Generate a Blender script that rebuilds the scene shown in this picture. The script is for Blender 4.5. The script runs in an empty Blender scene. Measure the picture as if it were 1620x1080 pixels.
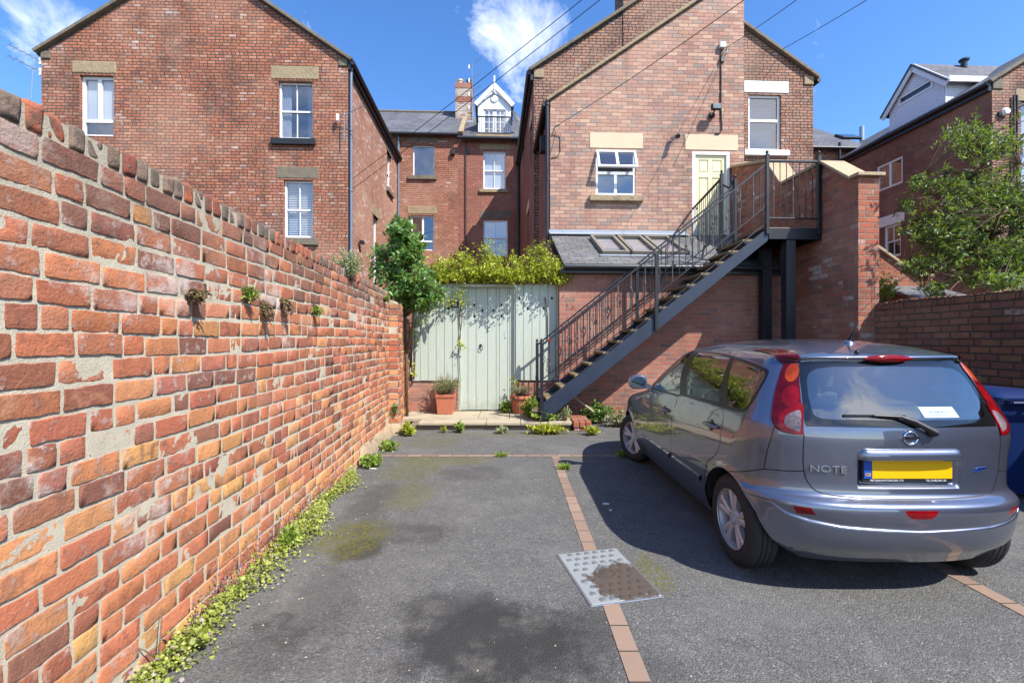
import bpy, bmesh, math, random
import numpy as np
from mathutils import Vector, Matrix
from mathutils.geometry import delaunay_2d_cdt

random.seed(11)
rng = np.random.default_rng(11)
sc = bpy.context.scene
R = math.radians

# ------------------------------------------------------------------ camera
FPX, CAMZ = 705.0, 1.53                      # focal length in pixels of the 1620 px wide photograph, eye height
cam = bpy.data.objects.new('camera', bpy.data.cameras.new('camera'))
sc.collection.objects.link(cam)
cam.location = (0, 0, CAMZ)
cam.rotation_euler = (R(90), 0, 0)
cam.data.sensor_width = 36
cam.data.lens = 36 * FPX / 1620
cam.data.clip_start = 0.05
cam.data.clip_end = 2000
sc.camera = cam

# ------------------------------------------------------------------ sky, sun, exposure
SUN = Vector((.66, -.56, 1)).normalized()    # towards the sun
SUN_EL = math.asin(SUN.z)
SUN_ROT = math.atan2(SUN.x, SUN.y)
world = bpy.data.worlds.new('World')
sc.world = world
world.use_nodes = True
wt = world.node_tree
wt.nodes.clear()
def wn(t, **k):
    n = wt.nodes.new(t)
    for a, v in k.items():
        setattr(n, a, v)
    return n
w_out = wn('ShaderNodeOutputWorld')
w_bg = wn('ShaderNodeBackground')
w_bg.inputs['Strength'].default_value = 0.15
w_sky = wn('ShaderNodeTexSky', sky_type='NISHITA', sun_disc=False, sun_elevation=SUN_EL, sun_rotation=SUN_ROT,
           air_density=1.0, dust_density=0.25, ozone_density=4.0)
w_hs = wn('ShaderNodeHueSaturation')
w_hs.inputs['Saturation'].default_value = 1.2
w_hs.inputs['Hue'].default_value = 0.506
w_hs.inputs['Value'].default_value = .9
wt.links.new(w_sky.outputs[0], w_hs.inputs['Color'])
# scattered clouds, laid out by direction on the sky itself
w_tc = wn('ShaderNodeTexCoord')
w_nz = wn('ShaderNodeVectorMath', operation='NORMALIZE')
wt.links.new(w_tc.outputs['Generated'], w_nz.inputs[0])
def wmath(op, a, b=None, c=None, clamp=False):
    n = wn('ShaderNodeMath', operation=op, use_clamp=clamp)
    for i, x in enumerate((a, b, c)):
        if x is None:
            continue
        if isinstance(x, (int, float)):
            n.inputs[i].default_value = x
        else:
            wt.links.new(x, n.inputs[i])
    return n.outputs[0]
def wblob(d, size, weight):
    d = Vector(d).normalized()
    n = wn('ShaderNodeVectorMath', operation='DISTANCE')
    wt.links.new(w_nz.outputs[0], n.inputs[0])
    n.inputs[1].default_value = d
    q = wmath('DIVIDE', n.outputs['Value'], size)
    q = wmath('SUBTRACT', 1.0, q, clamp=True)
    return wmath('MULTIPLY', q, weight)
w_no = wn('ShaderNodeTexNoise')
w_no.inputs['Scale'].default_value = 7.0
w_no.inputs['Detail'].default_value = 9.0
w_no.inputs['Roughness'].default_value = 0.62
w_no.inputs['Distortion'].default_value = 0.5
wt.links.new(w_nz.outputs[0], w_no.inputs['Vector'])
acc = None
for d, size, wgt in (((.05, 1, .68), .13, .30), ((.10, 1, .70), .09, .12), ((.56, -.66, .47), .24, .42), ((.50, -.72, .40), .2, .2), ((-.97, 1, .70), .11, .26), ((-.72, 1, .80), .11, .24),
                     ((-.08, 1, .77), .12, .16), ((.1, -1, .35), .55, .34), ((-.6, -1, .5), .35, .30), ((.9, -1, .28), .30, .2)):
    q = wblob(d, size, wgt)
    acc = q if acc is None else wmath('ADD', acc, q)
w_sum = wmath('ADD', w_no.outputs['Fac'], acc)
w_cl = wmath('MULTIPLY', wmath('SUBTRACT', w_sum, 0.62), 3.2, clamp=True)
w_cl = wmath('MULTIPLY', w_cl, 0.86)
w_mix = wn('ShaderNodeMix', data_type='RGBA')
wt.links.new(w_cl, w_mix.inputs[0])
wt.links.new(w_hs.outputs[0], w_mix.inputs[6])
w_mix.inputs[7].default_value = (6.2, 6.4, 6.8, 1)
wt.links.new(w_mix.outputs[2], w_bg.inputs['Color'])
wt.links.new(w_bg.outputs[0], w_out.inputs[0])

sun = bpy.data.objects.new('sun', bpy.data.lights.new('sun', 'SUN'))
sc.collection.objects.link(sun)
sun.data.energy = 4.1
sun.data.angle = R(0.55)
sun.data.color = (1.0, .955, .88)
sun.rotation_euler = SUN.to_track_quat('Z', 'Y').to_euler()
sun.location = (8, -6, 14)

sc.view_settings.view_transform = 'Standard'
sc.view_settings.look = 'None'
sc.view_settings.gamma = 1
sc.view_settings.use_curve_mapping = False
sc.view_settings.exposure = 1.08
sc.cycles.use_denoising = True
sc.cycles.max_bounces = 8
sc.cycles.transparent_max_bounces = 16
sc.cycles.caustics_reflective = False
sc.cycles.caustics_refractive = False

# ------------------------------------------------------------------ frames
TH = math.atan(30 / 705)                     # the houses stand 2.4 degrees round from the parking bays
CT, ST = math.cos(TH), math.sin(TH)
PHI = R(3.6)
FRAMES = {'W': (0, 0, 0), 'B': (0, 0, TH), 'L': (-1.55, 0, PHI), 'C': (2.33, 2.53, 0)}
def to_world(fr, p):
    ox, oy, r = FRAMES[fr]
    c, s = math.cos(r), math.sin(r)
    return Vector((ox + p[0] * c - p[1] * s, oy + p[0] * s + p[1] * c, p[2]))
def PB(px, py, D):                           # surveyed point on the plane b = D of the houses' frame -> (a, z)
    rx, rz = (px - 810) / FPX, (540 - py) / FPX
    t = D / (CT - rx * ST)
    return (rx * t * CT + t * ST, CAMZ + rz * t)
def PA(px, py, A):                           # surveyed point on the plane a = A -> (b, z)
    rx, rz = (px - 810) / FPX, (540 - py) / FPX
    t = A / (rx * CT + ST)
    return (-rx * t * ST + t * CT, CAMZ + rz * t)
def PG(px, py, z=0.0):                       # surveyed point on the level z -> (X, Y)
    t = (CAMZ - z) * FPX / (py - 540)
    return ((px - 810) / FPX * t, t)

# ------------------------------------------------------------------ mesh building
def face_uv(co, n):
    if abs(n.z) > .985:
        return [(p[0], p[1]) for p in co]
    h = Vector((-n.y, n.x, 0)).normalized()
    v = n.cross(h) if abs(n.z) > .02 else Vector((0, 0, 1))
    return [(h.dot(Vector(p)), v.dot(Vector(p))) for p in co]

class MB:
    """collects shapes in one frame; build() links them as ONE mesh object"""
    def __init__(self, xf=None):
        self.V, self.F, self.xf, self.M = [], [], xf, []
    def add(self, pts, faces, m=0):
        k = len(self.V)
        self.V += [tuple(self.xf(*p)) if self.xf else tuple(p) for p in pts]
        self.F += [[i + k for i in f] for f in faces]
        self.M += [m] * len(faces)
        return self
    def poly(self, pts, m=0):
        return self.add(pts, [list(range(len(pts)))], m)
    def box(self, x0, x1, y0, y1, z0, z1, m=0):
        p = [(x, y, z) for z in (z0, z1) for y in (y0, y1) for x in (x0, x1)]
        return self.add(p, [[0, 2, 3, 1], [4, 5, 7, 6], [0, 1, 5, 4], [2, 6, 7, 3], [0, 4, 6, 2], [1, 3, 7, 5]], m)
    def bar(self, p, q, w, h, up=(0, 0, 1), m=0):     # box section w x h from p to q
        p, q = Vector(p), Vector(q)
        d = (q - p).normalized()
        s = d.cross(Vector(up))
        if s.length < 1e-4:
            s = d.cross(Vector((0, 1, 0)))
        s.normalize()
        t = s.cross(d)
        s, t = s * w / 2, t * h / 2
        c = [b + e * s + f * t for b in (p, q) for e, f in ((-1, -1), (1, -1), (1, 1), (-1, 1))]
        return self.add(c, [[3, 2, 1, 0], [4, 5, 6, 7], [0, 1, 5, 4], [1, 2, 6, 5], [2, 3, 7, 6], [3, 0, 4, 7]], m)
    def tube(self, path, r, n=8, caps=True, m=0):
        path = [Vector(p) for p in path]
        rs = r if isinstance(r, (list, tuple)) else [r] * len(path)
        pts, fs = [], []
        ref = None
        for i, p in enumerate(path):
            d = (path[min(i + 1, len(path) - 1)] - path[max(i - 1, 0)]).normalized()
            if ref is None:
                ref = d.cross(Vector((0, 0, 1)))
                if ref.length < .05:
                    ref = Vector((1, 0, 0))
            a = (ref - d * ref.dot(d)).normalized()
            ref = a
            b = d.cross(a)
            for k in range(n):
                t = 2 * math.pi * k / n
                pts.append(p + (a * math.cos(t) + b * math.sin(t)) * rs[i])
        for i in range(len(path) - 1):
            for k in range(n):
                k2 = (k + 1) % n
                fs.append([i * n + k, i * n + k2, (i + 1) * n + k2, (i + 1) * n + k])
        if caps:
            fs.append(list(range(n))[::-1])
            fs.append([(len(path) - 1) * n + k for k in range(n)])
        return self.add(pts, fs, m)
    def lathe(self, prof, o, ax=(0, 0, 1), n=16, m=0, arc=None):     # profile of (radius, distance along axis)
        ax = Vector(ax).normalized()
        e = ax.cross(Vector((0, 0, 1)))
        if e.length < .05:
            e = Vector((1, 0, 0))
        e.normalize()
        f = ax.cross(e)
        o = Vector(o)
        pts, fs = [], []
        for r, h in prof:
            for k in range(n):
                t = 2 * math.pi * k / n
                pts.append(o + ax * h + (e * math.cos(t) + f * math.sin(t)) * r)
        for i in range(len(prof) - 1):
            for k in range(n):
                k2 = (k + 1) % n
                fs.append([i * n + k, i * n + k2, (i + 1) * n + k2, (i + 1) * n + k])
        return self.add(pts, fs, m)
    def prism(self, poly, y0, y1, m=0):                  # polygon in (x, z) swept along y
        n = len(poly)
        p = [(a, y0, c) for a, c in poly] + [(a, y1, c) for a, c in poly]
        fs = [list(range(n)), [n + i for i in range(n)][::-1]]
        fs += [[i, n + i, n + (i + 1) % n, (i + 1) % n] for i in range(n)]
        return self.add(p, fs, m)
    def sheet(self, outer, holes=(), d=0, reveal=0.0, hole_reveal=None, m=0):
        """polygon in (u, v) with holes at depth d; edges turned back by reveal"""
        vs, fc, ed = [], [], []
        for pl in [outer] + list(holes):
            k = len(vs)
            vs += [Vector(p) for p in pl]
            fc.append(list(range(k, k + len(pl))))
        r = delaunay_2d_cdt(vs, [], fc, 0, 1e-6)
        fs = []
        for f, of in zip(r[2], r[5]):
            if 0 in of and len(of) == 1:
                fs.append(list(f))
        self.add([(p.x, d, p.y) for p in r[0]], fs, m)
        hr = reveal if hole_reveal is None else hole_reveal
        for i, pl in enumerate([outer] + list(holes)):
            dd = reveal if i == 0 else hr
            if dd:
                for j in range(len(pl)):
                    a, b = pl[j], pl[(j + 1) % len(pl)]
                    self.poly([(a[0], d, a[1]), (b[0], d, b[1]), (b[0], d + dd, b[1]), (a[0], d + dd, a[1])], m)
        return self

def link(name, me, parent=None, loc=None):
    o = bpy.data.objects.new(name, me)
    sc.collection.objects.link(o)
    if parent is not None:
        o.parent = parent
    if loc is not None:
        o.location = loc
    return o
def make_mesh(name, V, F, mats, midx=None, smooth=False, base=(0, 0, 0), uv=True, recalc=True):
    me = bpy.data.meshes.new(name)
    b = Vector(base)
    me.from_pydata([Vector(v) - b for v in V], [], F)
    if recalc:
        bm = bmesh.new()
        bm.from_mesh(me)
        bmesh.ops.recalc_face_normals(bm, faces=bm.faces)
        bm.to_mesh(me)
        bm.free()
    if uv and len(me.polygons):
        ul = me.uv_layers.new(name='UVMap')
        uvs = []
        for p in me.polygons:
            uvs += face_uv([me.vertices[i].co + b for i in p.vertices], p.normal)
        ul.data.foreach_set('uv', [c for q in uvs for c in q])
    for m in (mats if isinstance(mats, (list, tuple)) else [mats]):
        me.materials.append(m)
    if midx is not None and any(midx):
        me.polygons.foreach_set('material_index', midx)
    if smooth:
        me.polygons.foreach_set('use_smooth', [True] * len(me.polygons))
    me.update()
    return me
def add_bevel(o, w, seg=2):
    m = o.modifiers.new('edge', 'BEVEL')
    m.width, m.segments, m.limit_method, m.angle_limit = w, seg, 'ANGLE', R(40)
    m.harden_normals = False
def smooth_by_angle(me, ang=35):
    bm = bmesh.new()
    bm.from_mesh(me)
    for f in bm.faces:
        f.smooth = True
    for e in bm.edges:
        e.smooth = len(e.link_faces) == 2 and e.calc_face_angle(0) < R(ang)
    bm.to_mesh(me)
    bm.free()
def props(o, label=None, cat=None, group=None, kind=None):
    for k, v in (('label', label), ('category', cat), ('group', group), ('kind', kind)):
        if v:
            o[k] = v
    return o

class Thing:
    """an Empty at the thing's base that parents its parts"""
    def __init__(self, name, label, cat, base, frame='W', group=None, kind=None):
        self.base, self.frame = Vector(base), frame
        self.root = bpy.data.objects.new(name, None)
        self.root.empty_display_size = .2
        sc.collection.objects.link(self.root)
        self.root.location = to_world(frame, base)
        self.root.rotation_euler = (0, 0, FRAMES[frame][2])
        props(self.root, label, cat, group, kind)
    def part(self, name, mb, mat, parent=None, label=None, bevel=0, smooth=False, angle=None, seg=2):
        me = make_mesh(name, mb.V, mb.F, mat, mb.M, smooth, self.base)
        if angle:
            smooth_by_angle(me, angle)
        o = link(name, me, parent if parent is not None else self.root)
        if label:
            o['label'] = label
        if bevel:
            add_bevel(o, bevel, seg)
        return o
def single(name, label, cat, mb, mat, base, frame='W', group=None, kind=None, bevel=0, smooth=False, angle=None):
    me = make_mesh(name, mb.V, mb.F, mat, mb.M, smooth, base)
    if angle:
        smooth_by_angle(me, angle)
    o = link(name, me, None, to_world(frame, base))
    o.rotation_euler = (0, 0, FRAMES[frame][2])
    props(o, label, cat, group, kind)
    if bevel:
        add_bevel(o, bevel)
    return o
def copy_tree(o, parent=None):
    c = o.copy()
    sc.collection.objects.link(c)
    if parent is not None:
        c.parent = parent
    for ch in list(o.children):
        copy_tree(ch, c)
    return c
def front_xf(D):
    return lambda u, d, v: (u, D + d, v)
def left_face_xf(A):                          # a wall that faces towards -a
    return lambda u, d, v: (A + d, u, v)
def right_face_xf(A):                         # a wall that faces towards +a
    return lambda u, d, v: (A - d, u, v)
def rect(u0, u1, v0, v1):
    return [(u0, v0), (u1, v0), (u1, v1), (u0, v1)]
# ------------------------------------------------------------------ materials
def srgb(r, g, b):
    f = lambda c: (c / 255 / 12.92) if c / 255 <= .04045 else ((c / 255 + .055) / 1.055) ** 2.4
    return (f(r), f(g), f(b), 1)
class NT:
    def __init__(self, name):
        self.mat = bpy.data.materials.new(name)
        self.mat.use_nodes = True
        self.t = self.mat.node_tree
        self.t.nodes.clear()
        self.out = self.t.nodes.new('ShaderNodeOutputMaterial')
    def put(self, sock, x):
        if x is None:
            return
        if hasattr(x, 'is_output'):
            self.t.links.new(x, sock)
        else:
            sock.default_value = x
    def n(self, typ, ins=None, **at):
        n = self.t.nodes.new(typ)
        for k, v in at.items():
            setattr(n, k, v)
        for k, v in (ins or {}).items():
            self.put(n.inputs[k], v)
        return n
    def m(self, op, a, b=None, c=None, clamp=False):
        n = self.n('ShaderNodeMath', operation=op, use_clamp=clamp)
        for i, x in enumerate((a, b, c)):
            self.put(n.inputs[i], x)
        return n.outputs[0]
    def smooth(self, x, e0, e1):
        return self.n('ShaderNodeMapRange', {'Value': x, 'From Min': e0, 'From Max': e1}, interpolation_type='SMOOTHSTEP').outputs[0]
    def mix(self, f, a, b, mode='MIX'):
        n = self.n('ShaderNodeMix', data_type='RGBA', blend_type=mode)
        self.put(n.inputs[0], f)
        self.put(n.inputs[6], a)
        self.put(n.inputs[7], b)
        return n.outputs[2]
    def mixf(self, f, a, b):
        n = self.n('ShaderNodeMix', data_type='FLOAT')
        self.put(n.inputs[0], f)
        self.put(n.inputs[2], a)
        self.put(n.inputs[3], b)
        return n.outputs[0]
    def noise(self, vec, scale, detail=4, rough=.55, dist=0, dim='3D'):
        n = self.n('ShaderNodeTexNoise', {'Scale': scale, 'Detail': detail, 'Roughness': rough, 'Distortion': dist}, noise_dimensions=dim)
        if vec is not None:
            self.put(n.inputs['Vector'], vec)
        return n.outputs['Fac']
    def ramp(self, f, stops, interp='LINEAR'):
        n = self.n('ShaderNodeValToRGB')
        cr = n.color_ramp
        cr.interpolation = interp
        while len(cr.elements) < len(stops):
            cr.elements.new(.5)
        for e, (p, c) in zip(cr.elements, stops):
            e.position = p
            e.color = c if len(c) == 4 else (*c, 1)
        self.put(n.inputs[0], f)
        return n.outputs[0]
    def geo(self):
        return self.n('ShaderNodeNewGeometry').outputs['Position']
    def obj(self):
        return self.n('ShaderNodeTexCoord').outputs['Object']
    def xyz(self, v):
        n = self.n('ShaderNodeSeparateXYZ')
        self.put(n.inputs[0], v)
        return n.outputs
    def vec(self, x, y, z=0.0):
        n = self.n('ShaderNodeCombineXYZ')
        for i, q in enumerate((x, y, z)):
            self.put(n.inputs[i], q)
        return n.outputs[0]
    def bump(self, h, dist=.01, strength=1.0):
        return self.n('ShaderNodeBump', {'Height': h, 'Distance': dist, 'Strength': strength}).outputs[0]
    def bsdf(self, color, rough=.7, normal=None, **kw):
        n = self.n('ShaderNodeBsdfPrincipled')
        self.put(n.inputs['Base Color'], color)
        self.put(n.inputs['Roughness'], rough)
        if normal is not None:
            self.put(n.inputs['Normal'], normal)
        for k, v in kw.items():
            self.put(n.inputs[k.replace('_', ' ')], v)
        self.t.links.new(n.outputs[0], self.out.inputs[0])
        return n.outputs[0]

def brick_mat(name, L, H, mort, cols, mcol, edge=.0035, header=4, white=0.0, soot=0.0, bump=.006, seed=0.0, tint=.25, rough=.85, wscale=1.3, pale=(.58, .38, .28, 1), streak=.35):
    t = NT(name)
    uv = t.n('ShaderNodeUVMap').outputs[0]
    ux = t.xyz(uv)
    wob = t.noise(uv, 9.0, 3)
    u = t.m('ADD', ux[0], t.m('MULTIPLY', t.m('SUBTRACT', wob, .5), .012))
    wob2 = t.noise(uv, 1.7, 3)
    v = t.m('ADD', ux[1], t.m('MULTIPLY', t.m('SUBTRACT', wob2, .5), .02))
    vr = t.m('DIVIDE', v, H)
    row = t.m('FLOOR', vr)
    fv = t.m('FRACT', vr)
    rrow = t.n('ShaderNodeTexWhiteNoise', {'W': t.m('ADD', row, seed)}, noise_dimensions='1D').outputs['Value']
    if header:
        hd = t.m('COMPARE', t.m('MODULO', t.m('ADD', row, 400), float(header)), 0.0, .5)
        Lr = t.mixf(hd, L, L / 2)
    else:
        Lr = L
    off = t.m('ADD', t.m('MULTIPLY', t.m('MODULO', t.m('ADD', row, 400), 2.0), L * .5), t.m('MULTIPLY', rrow, L * .22))
    ur = t.m('DIVIDE', t.m('ADD', u, off), Lr)
    col = t.m('FLOOR', ur)
    fu = t.m('FRACT', ur)
    wn_ = t.n('ShaderNodeTexWhiteNoise', {'Vector': t.vec(col, row, seed + .5)}, noise_dimensions='3D')
    r1 = wn_.outputs['Value']
    r2 = t.xyz(wn_.outputs['Color'])
    du = t.m('MULTIPLY', t.m('MINIMUM', fu, t.m('SUBTRACT', 1.0, fu)), Lr)
    dv = t.m('MULTIPLY', t.m('MINIMUM', fv, t.m('SUBTRACT', 1.0, fv)), H)
    d = t.m('MINIMUM', du, dv)
    en = t.noise(uv, 55.0, 3)
    d = t.m('ADD', t.m('SUBTRACT', d, mort / 2), t.m('MULTIPLY', t.m('SUBTRACT', en, .5), edge * 3))
    mask = t.smooth(d, -edge * .6, edge)
    n = len(cols)
    c = t.ramp(r1, [((i + .5) / n, q) for i, q in enumerate(cols)])
    g1 = t.noise(uv, 28.0, 5, .65)
    c = t.mix(t.m('MULTIPLY', g1, tint * 1.6), c, (.05, .025, .02, 1))
    c = t.mix(t.m('MULTIPLY', t.m('SUBTRACT', 1.0, g1), tint), c, pale)
    big = t.noise(uv, wscale, 5, .6)
    if white:
        wsel = t.m('ADD', t.m('MULTIPLY', r2[1], .55), t.m('MULTIPLY', big, .9))
        wsel = t.m('ADD', wsel, t.m('MULTIPLY', g1, .35))
        wm = t.smooth(wsel, 1.26 - white, 1.42 - white)
        c = t.mix(t.m('MULTIPLY', wm, .72), c, (.60, .50, .46, 1))
    mc = t.mix(t.noise(uv, 14.0, 4), mcol, tuple(x * .55 for x in mcol[:3]) + (1,))
    c = t.mix(mask, mc, c)
    if soot:
        b2 = t.noise(uv, .7, 6, .65)
        c = t.mix(t.m('MULTIPLY', t.smooth(b2, .46, .74), soot), c, (.03, .026, .024, 1))
    st_ = t.n('ShaderNodeVectorMath', {1: (2.2, .28, 1.0)}, operation='MULTIPLY')
    t.put(st_.inputs[0], uv)
    c = t.mix(t.m('MULTIPLY', t.smooth(t.noise(st_.outputs[0], 1.0, 6, .6), .52, .72), streak), c, (.055, .045, .04, 1))
    c = t.mix(t.m('MULTIPLY', t.smooth(t.noise(uv, .45, 4, .55), .45, .62), .22), c, pale)
    hgt = t.m('ADD', t.m('MULTIPLY', mask, 1.0), t.m('ADD', t.m('MULTIPLY', g1, .35), t.m('MULTIPLY', r2[2], .35)))
    t.bsdf(c, rough, t.bump(hgt, bump, .9), Specular_IOR_Level=.25)
    return t.mat

def plain(name, col, rough=.6, metal=0.0, var=.15, scale=8.0, bump=0.0, bscale=60.0, spec=.5, coat=0.0, dirt=0.0):
    t = NT(name)
    p = t.obj()
    nz = t.noise(p, scale, 5, .6)
    c = t.mix(nz, tuple(x * (1 - var) for x in col[:3]) + (1,), tuple(min(1, x * (1 + var)) for x in col[:3]) + (1,))
    if dirt:
        c = t.mix(t.m('MULTIPLY', t.smooth(t.noise(p, scale * .6, 6, .7), .5, .75), dirt), c, (.06, .055, .045, 1))
    nm = t.bump(t.noise(p, bscale, 4), bump) if bump else None
    rg = t.m('ADD', rough - .06, t.m('MULTIPLY', nz, .12))
    t.bsdf(c, rg, nm, Metallic=metal, Specular_IOR_Level=spec, Coat_Weight=coat)
    return t.mat

def glass_mat(name, tint=(.86, .9, .92, 1), refl=.9, f0=1.5, body=.0, bcol=(.02, .025, .03, 1)):
    t = NT(name)
    fc = t.n('ShaderNodeLayerWeight', {'Blend': .5}).outputs['Facing']
    r0 = ((f0 - 1) / (f0 + 1)) ** 2
    fr = t.m('ADD', r0, t.m('MULTIPLY', t.m('POWER', fc, 4.0), 1 - r0), clamp=True)
    tr = t.n('ShaderNodeBsdfTransparent', {'Color': tint}).outputs[0]
    gl = t.n('ShaderNodeBsdfGlossy', {'Color': (refl, refl, refl, 1), 'Roughness': .012}).outputs[0]
    base = tr
    if body:
        df = t.n('ShaderNodeBsdfDiffuse', {'Color': bcol}).outputs[0]
        mx = t.n('ShaderNodeMixShader', {0: body})
        t.put(mx.inputs[1], tr)
        t.put(mx.inputs[2], df)
        base = mx.outputs[0]
    ms = t.n('ShaderNodeMixShader')
    t.put(ms.inputs[0], fr)
    t.put(ms.inputs[1], base)
    t.put(ms.inputs[2], gl)
    t.t.links.new(ms.outputs[0], t.out.inputs[0])
    return t.mat

def leaf_mat(name, stops, rough=.45, trans=.3, spec=.4):
    t = NT(name)
    a = t.n('ShaderNodeAttribute', attribute_name='rnd').outputs['Fac']
    c = t.ramp(a, stops)
    b = t.n('ShaderNodeBsdfPrincipled', {'Base Color': c, 'Roughness': rough, 'Specular IOR Level': spec}).outputs[0]
    tl = t.n('ShaderNodeBsdfTranslucent', {'Color': t.mix(.35, c, (.55, .75, .05, 1))}).outputs[0]
    ms = t.n('ShaderNodeMixShader', {0: trans})
    t.put(ms.inputs[1], b)
    t.put(ms.inputs[2], tl)
    t.t.links.new(ms.outputs[0], t.out.inputs[0])
    return t.mat

MAT = {}
C = lambda *a: srgb(*a)
MAT['brick_left'] = brick_mat('orange_brick', .235, .0885, .021,
    [C(160, 86, 58), C(180, 102, 68), C(164, 86, 60), C(192, 116, 80), C(146, 74, 58), C(184, 110, 76), C(118, 68, 60), C(196, 138, 110), C(170, 94, 60)],
    C(96, 84, 74), edge=.004, header=4, white=0.12, soot=0.6, bump=0.022, seed=3)
MAT['brick_left_side'] = brick_mat('weathered_side_brick', .235, .0885, .016,
    [C(176, 116, 94), C(190, 132, 108), C(166, 106, 88), C(198, 142, 120), C(182, 122, 100)],
    C(150, 128, 108), header=4, white=.22, soot=.25, bump=0.018, seed=9)
MAT['brick_back'] = brick_mat('terrace_brick', .235, .0885, .015,
    [C(158, 90, 66), C(172, 104, 78), C(142, 80, 64), C(180, 116, 90), C(164, 94, 70)],
    C(112, 96, 84), header=4, white=0.12, soot=0.4, bump=0.018, seed=17)
MAT['brick_back_red'] = brick_mat('terrace_red_brick', .235, .0885, .013,
    [C(152, 86, 70), C(162, 96, 78), C(142, 78, 66), C(168, 102, 84)],
    C(118, 92, 80), header=4, white=.02, soot=.2, bump=0.014, seed=21)
MAT['brick_main'] = brick_mat('gable_brick', .235, .0885, .021,
    [C(160, 116, 96), C(176, 128, 104), C(140, 98, 84), C(168, 126, 108), C(160, 98, 72), C(182, 140, 116), C(120, 88, 78), C(150, 120, 106)],
    C(78, 66, 58), header=4, white=0.08, soot=0.65, bump=0.022, seed=31)
MAT['brick_ext'] = brick_mat('pink_brick', .252, .0885, .010,
    [C(182, 140, 122), C(196, 156, 136), C(164, 122, 108), C(204, 166, 144), C(176, 132, 116), C(138, 126, 124), C(208, 172, 144), C(172, 124, 110), C(188, 142, 120), C(150, 114, 104), C(160, 142, 132)],
    C(146, 122, 108), edge=.0025, header=0, white=.04, soot=0.22, bump=0.01, seed=41, tint=0.22)
MAT['brick_leanto'] = brick_mat('red_brown_brick', .235, .088, .010,
    [C(154, 92, 76), C(166, 102, 82), C(142, 82, 70), C(172, 110, 90), C(120, 86, 80), C(160, 94, 76)],
    C(176, 162, 150), edge=.0025, header=0, white=.03, soot=.15, bump=0.009, seed=47, tint=0.14)
MAT['brick_pier'] = brick_mat('red_garden_brick', .235, .088, .013,
    [C(160, 78, 54), C(174, 92, 62), C(136, 64, 50), C(184, 110, 80), C(116, 64, 54), C(168, 82, 56)],
    C(158, 142, 124), edge=.004, header=4, white=0.16, soot=.35, bump=0.014, seed=53, tint=0.16)
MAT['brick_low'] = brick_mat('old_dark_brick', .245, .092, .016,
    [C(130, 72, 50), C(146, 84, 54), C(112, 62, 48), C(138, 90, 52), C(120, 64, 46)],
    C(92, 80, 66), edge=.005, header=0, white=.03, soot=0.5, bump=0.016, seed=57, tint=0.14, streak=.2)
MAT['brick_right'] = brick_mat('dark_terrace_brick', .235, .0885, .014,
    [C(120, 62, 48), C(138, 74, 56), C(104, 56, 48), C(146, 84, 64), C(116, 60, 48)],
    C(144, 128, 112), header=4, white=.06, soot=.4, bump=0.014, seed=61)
MAT['brick_chimney'] = brick_mat('flaking_white_brick', .235, .0885, .012,
    [C(196, 180, 162), C(206, 194, 178), C(186, 160, 140), C(200, 190, 178), C(160, 100, 76)],
    C(110, 100, 90), header=0, white=.2, soot=.4, bump=.008, seed=67, pale=(.5, .47, .43, 1))
MAT['slate'] = brick_mat('roof_slate', .30, .20, .008,
    [C(84, 86, 92), C(96, 98, 104), C(74, 76, 82), C(104, 104, 108), C(90, 90, 92)],
    C(40, 40, 44), edge=.003, header=0, white=0, soot=.2, bump=.012, seed=71, tint=.12, rough=.62, pale=(.25, .25, .26, 1))
MAT['slate_near'] = brick_mat('lean_to_slate', .26, .145, .007,
    [C(92, 94, 96), C(108, 108, 108), C(80, 82, 86), C(118, 116, 112), C(98, 98, 96)],
    C(38, 38, 40), edge=.003, header=0, white=0, soot=.3, bump=.016, seed=73, tint=.16, rough=.6, pale=(.27, .27, .27, 1))
MAT['stone'] = plain('weathered_sandstone', C(150, 132, 104), .85, var=.3, scale=5, bump=.02, bscale=18, dirt=.55)
MAT['stone_dark'] = plain('sooty_sandstone', C(112, 102, 86), .85, var=.35, scale=6, bump=.015, bscale=22, dirt=.8)
MAT['stone_new'] = plain('clean_buff_stone', C(206, 184, 154), .8, var=.08, scale=3, bump=.004, bscale=70, dirt=.08)
MAT['foot'] = plain('crumbling_render', C(158, 138, 112), .92, var=.3, scale=7, bump=.012, bscale=45, dirt=.75)
MAT['coping'] = plain('coping_stone', C(168, 148, 118), .85, var=.2, scale=5, bump=.01, bscale=40, dirt=.4)
MAT['flag'] = plain('pale_flagstone', C(164, 152, 130), .85, var=.18, scale=3.5, bump=.006, bscale=50, dirt=.45)
MAT['white_paint'] = plain('white_paint', C(226, 226, 226), .35, var=.03, scale=6, spec=.4)
MAT['white_board'] = plain('white_weatherboard', C(222, 224, 230), .45, var=.03)
MAT['grey_wood'] = plain('grey_skylight_frame', C(120, 112, 98), .6, var=.2, scale=20)
MAT['lead'] = plain('lead_flashing', C(150, 158, 168), .5, var=.15, scale=7, metal=.25)
MAT['black_iron'] = plain('black_painted_steel', C(25, 28, 35), .42, var=.25, scale=7, bump=.002, bscale=90, spec=.5)
MAT['blue_iron'] = plain('blue_black_stringer_paint', C(36, 45, 62), .42, var=.4, scale=4, bump=.002, bscale=60, dirt=.15)
MAT['iron_scroll'] = plain('worn_iron_scroll', C(92, 90, 88), .45, metal=.5, var=.35, scale=30)
MAT['black_plastic'] = plain('black_plastic', C(30, 31, 34), .45, var=.15)
MAT['gutter'] = plain('black_gutter_paint', C(40, 41, 46), .4, var=.2)
MAT['grey_pipe'] = plain('grey_painted_pipe', C(104, 112, 128), .45, var=.15)
MAT['dark_room'] = plain('dark_interior', (.012, .012, .014, 1), .9, var=.2)
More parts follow.
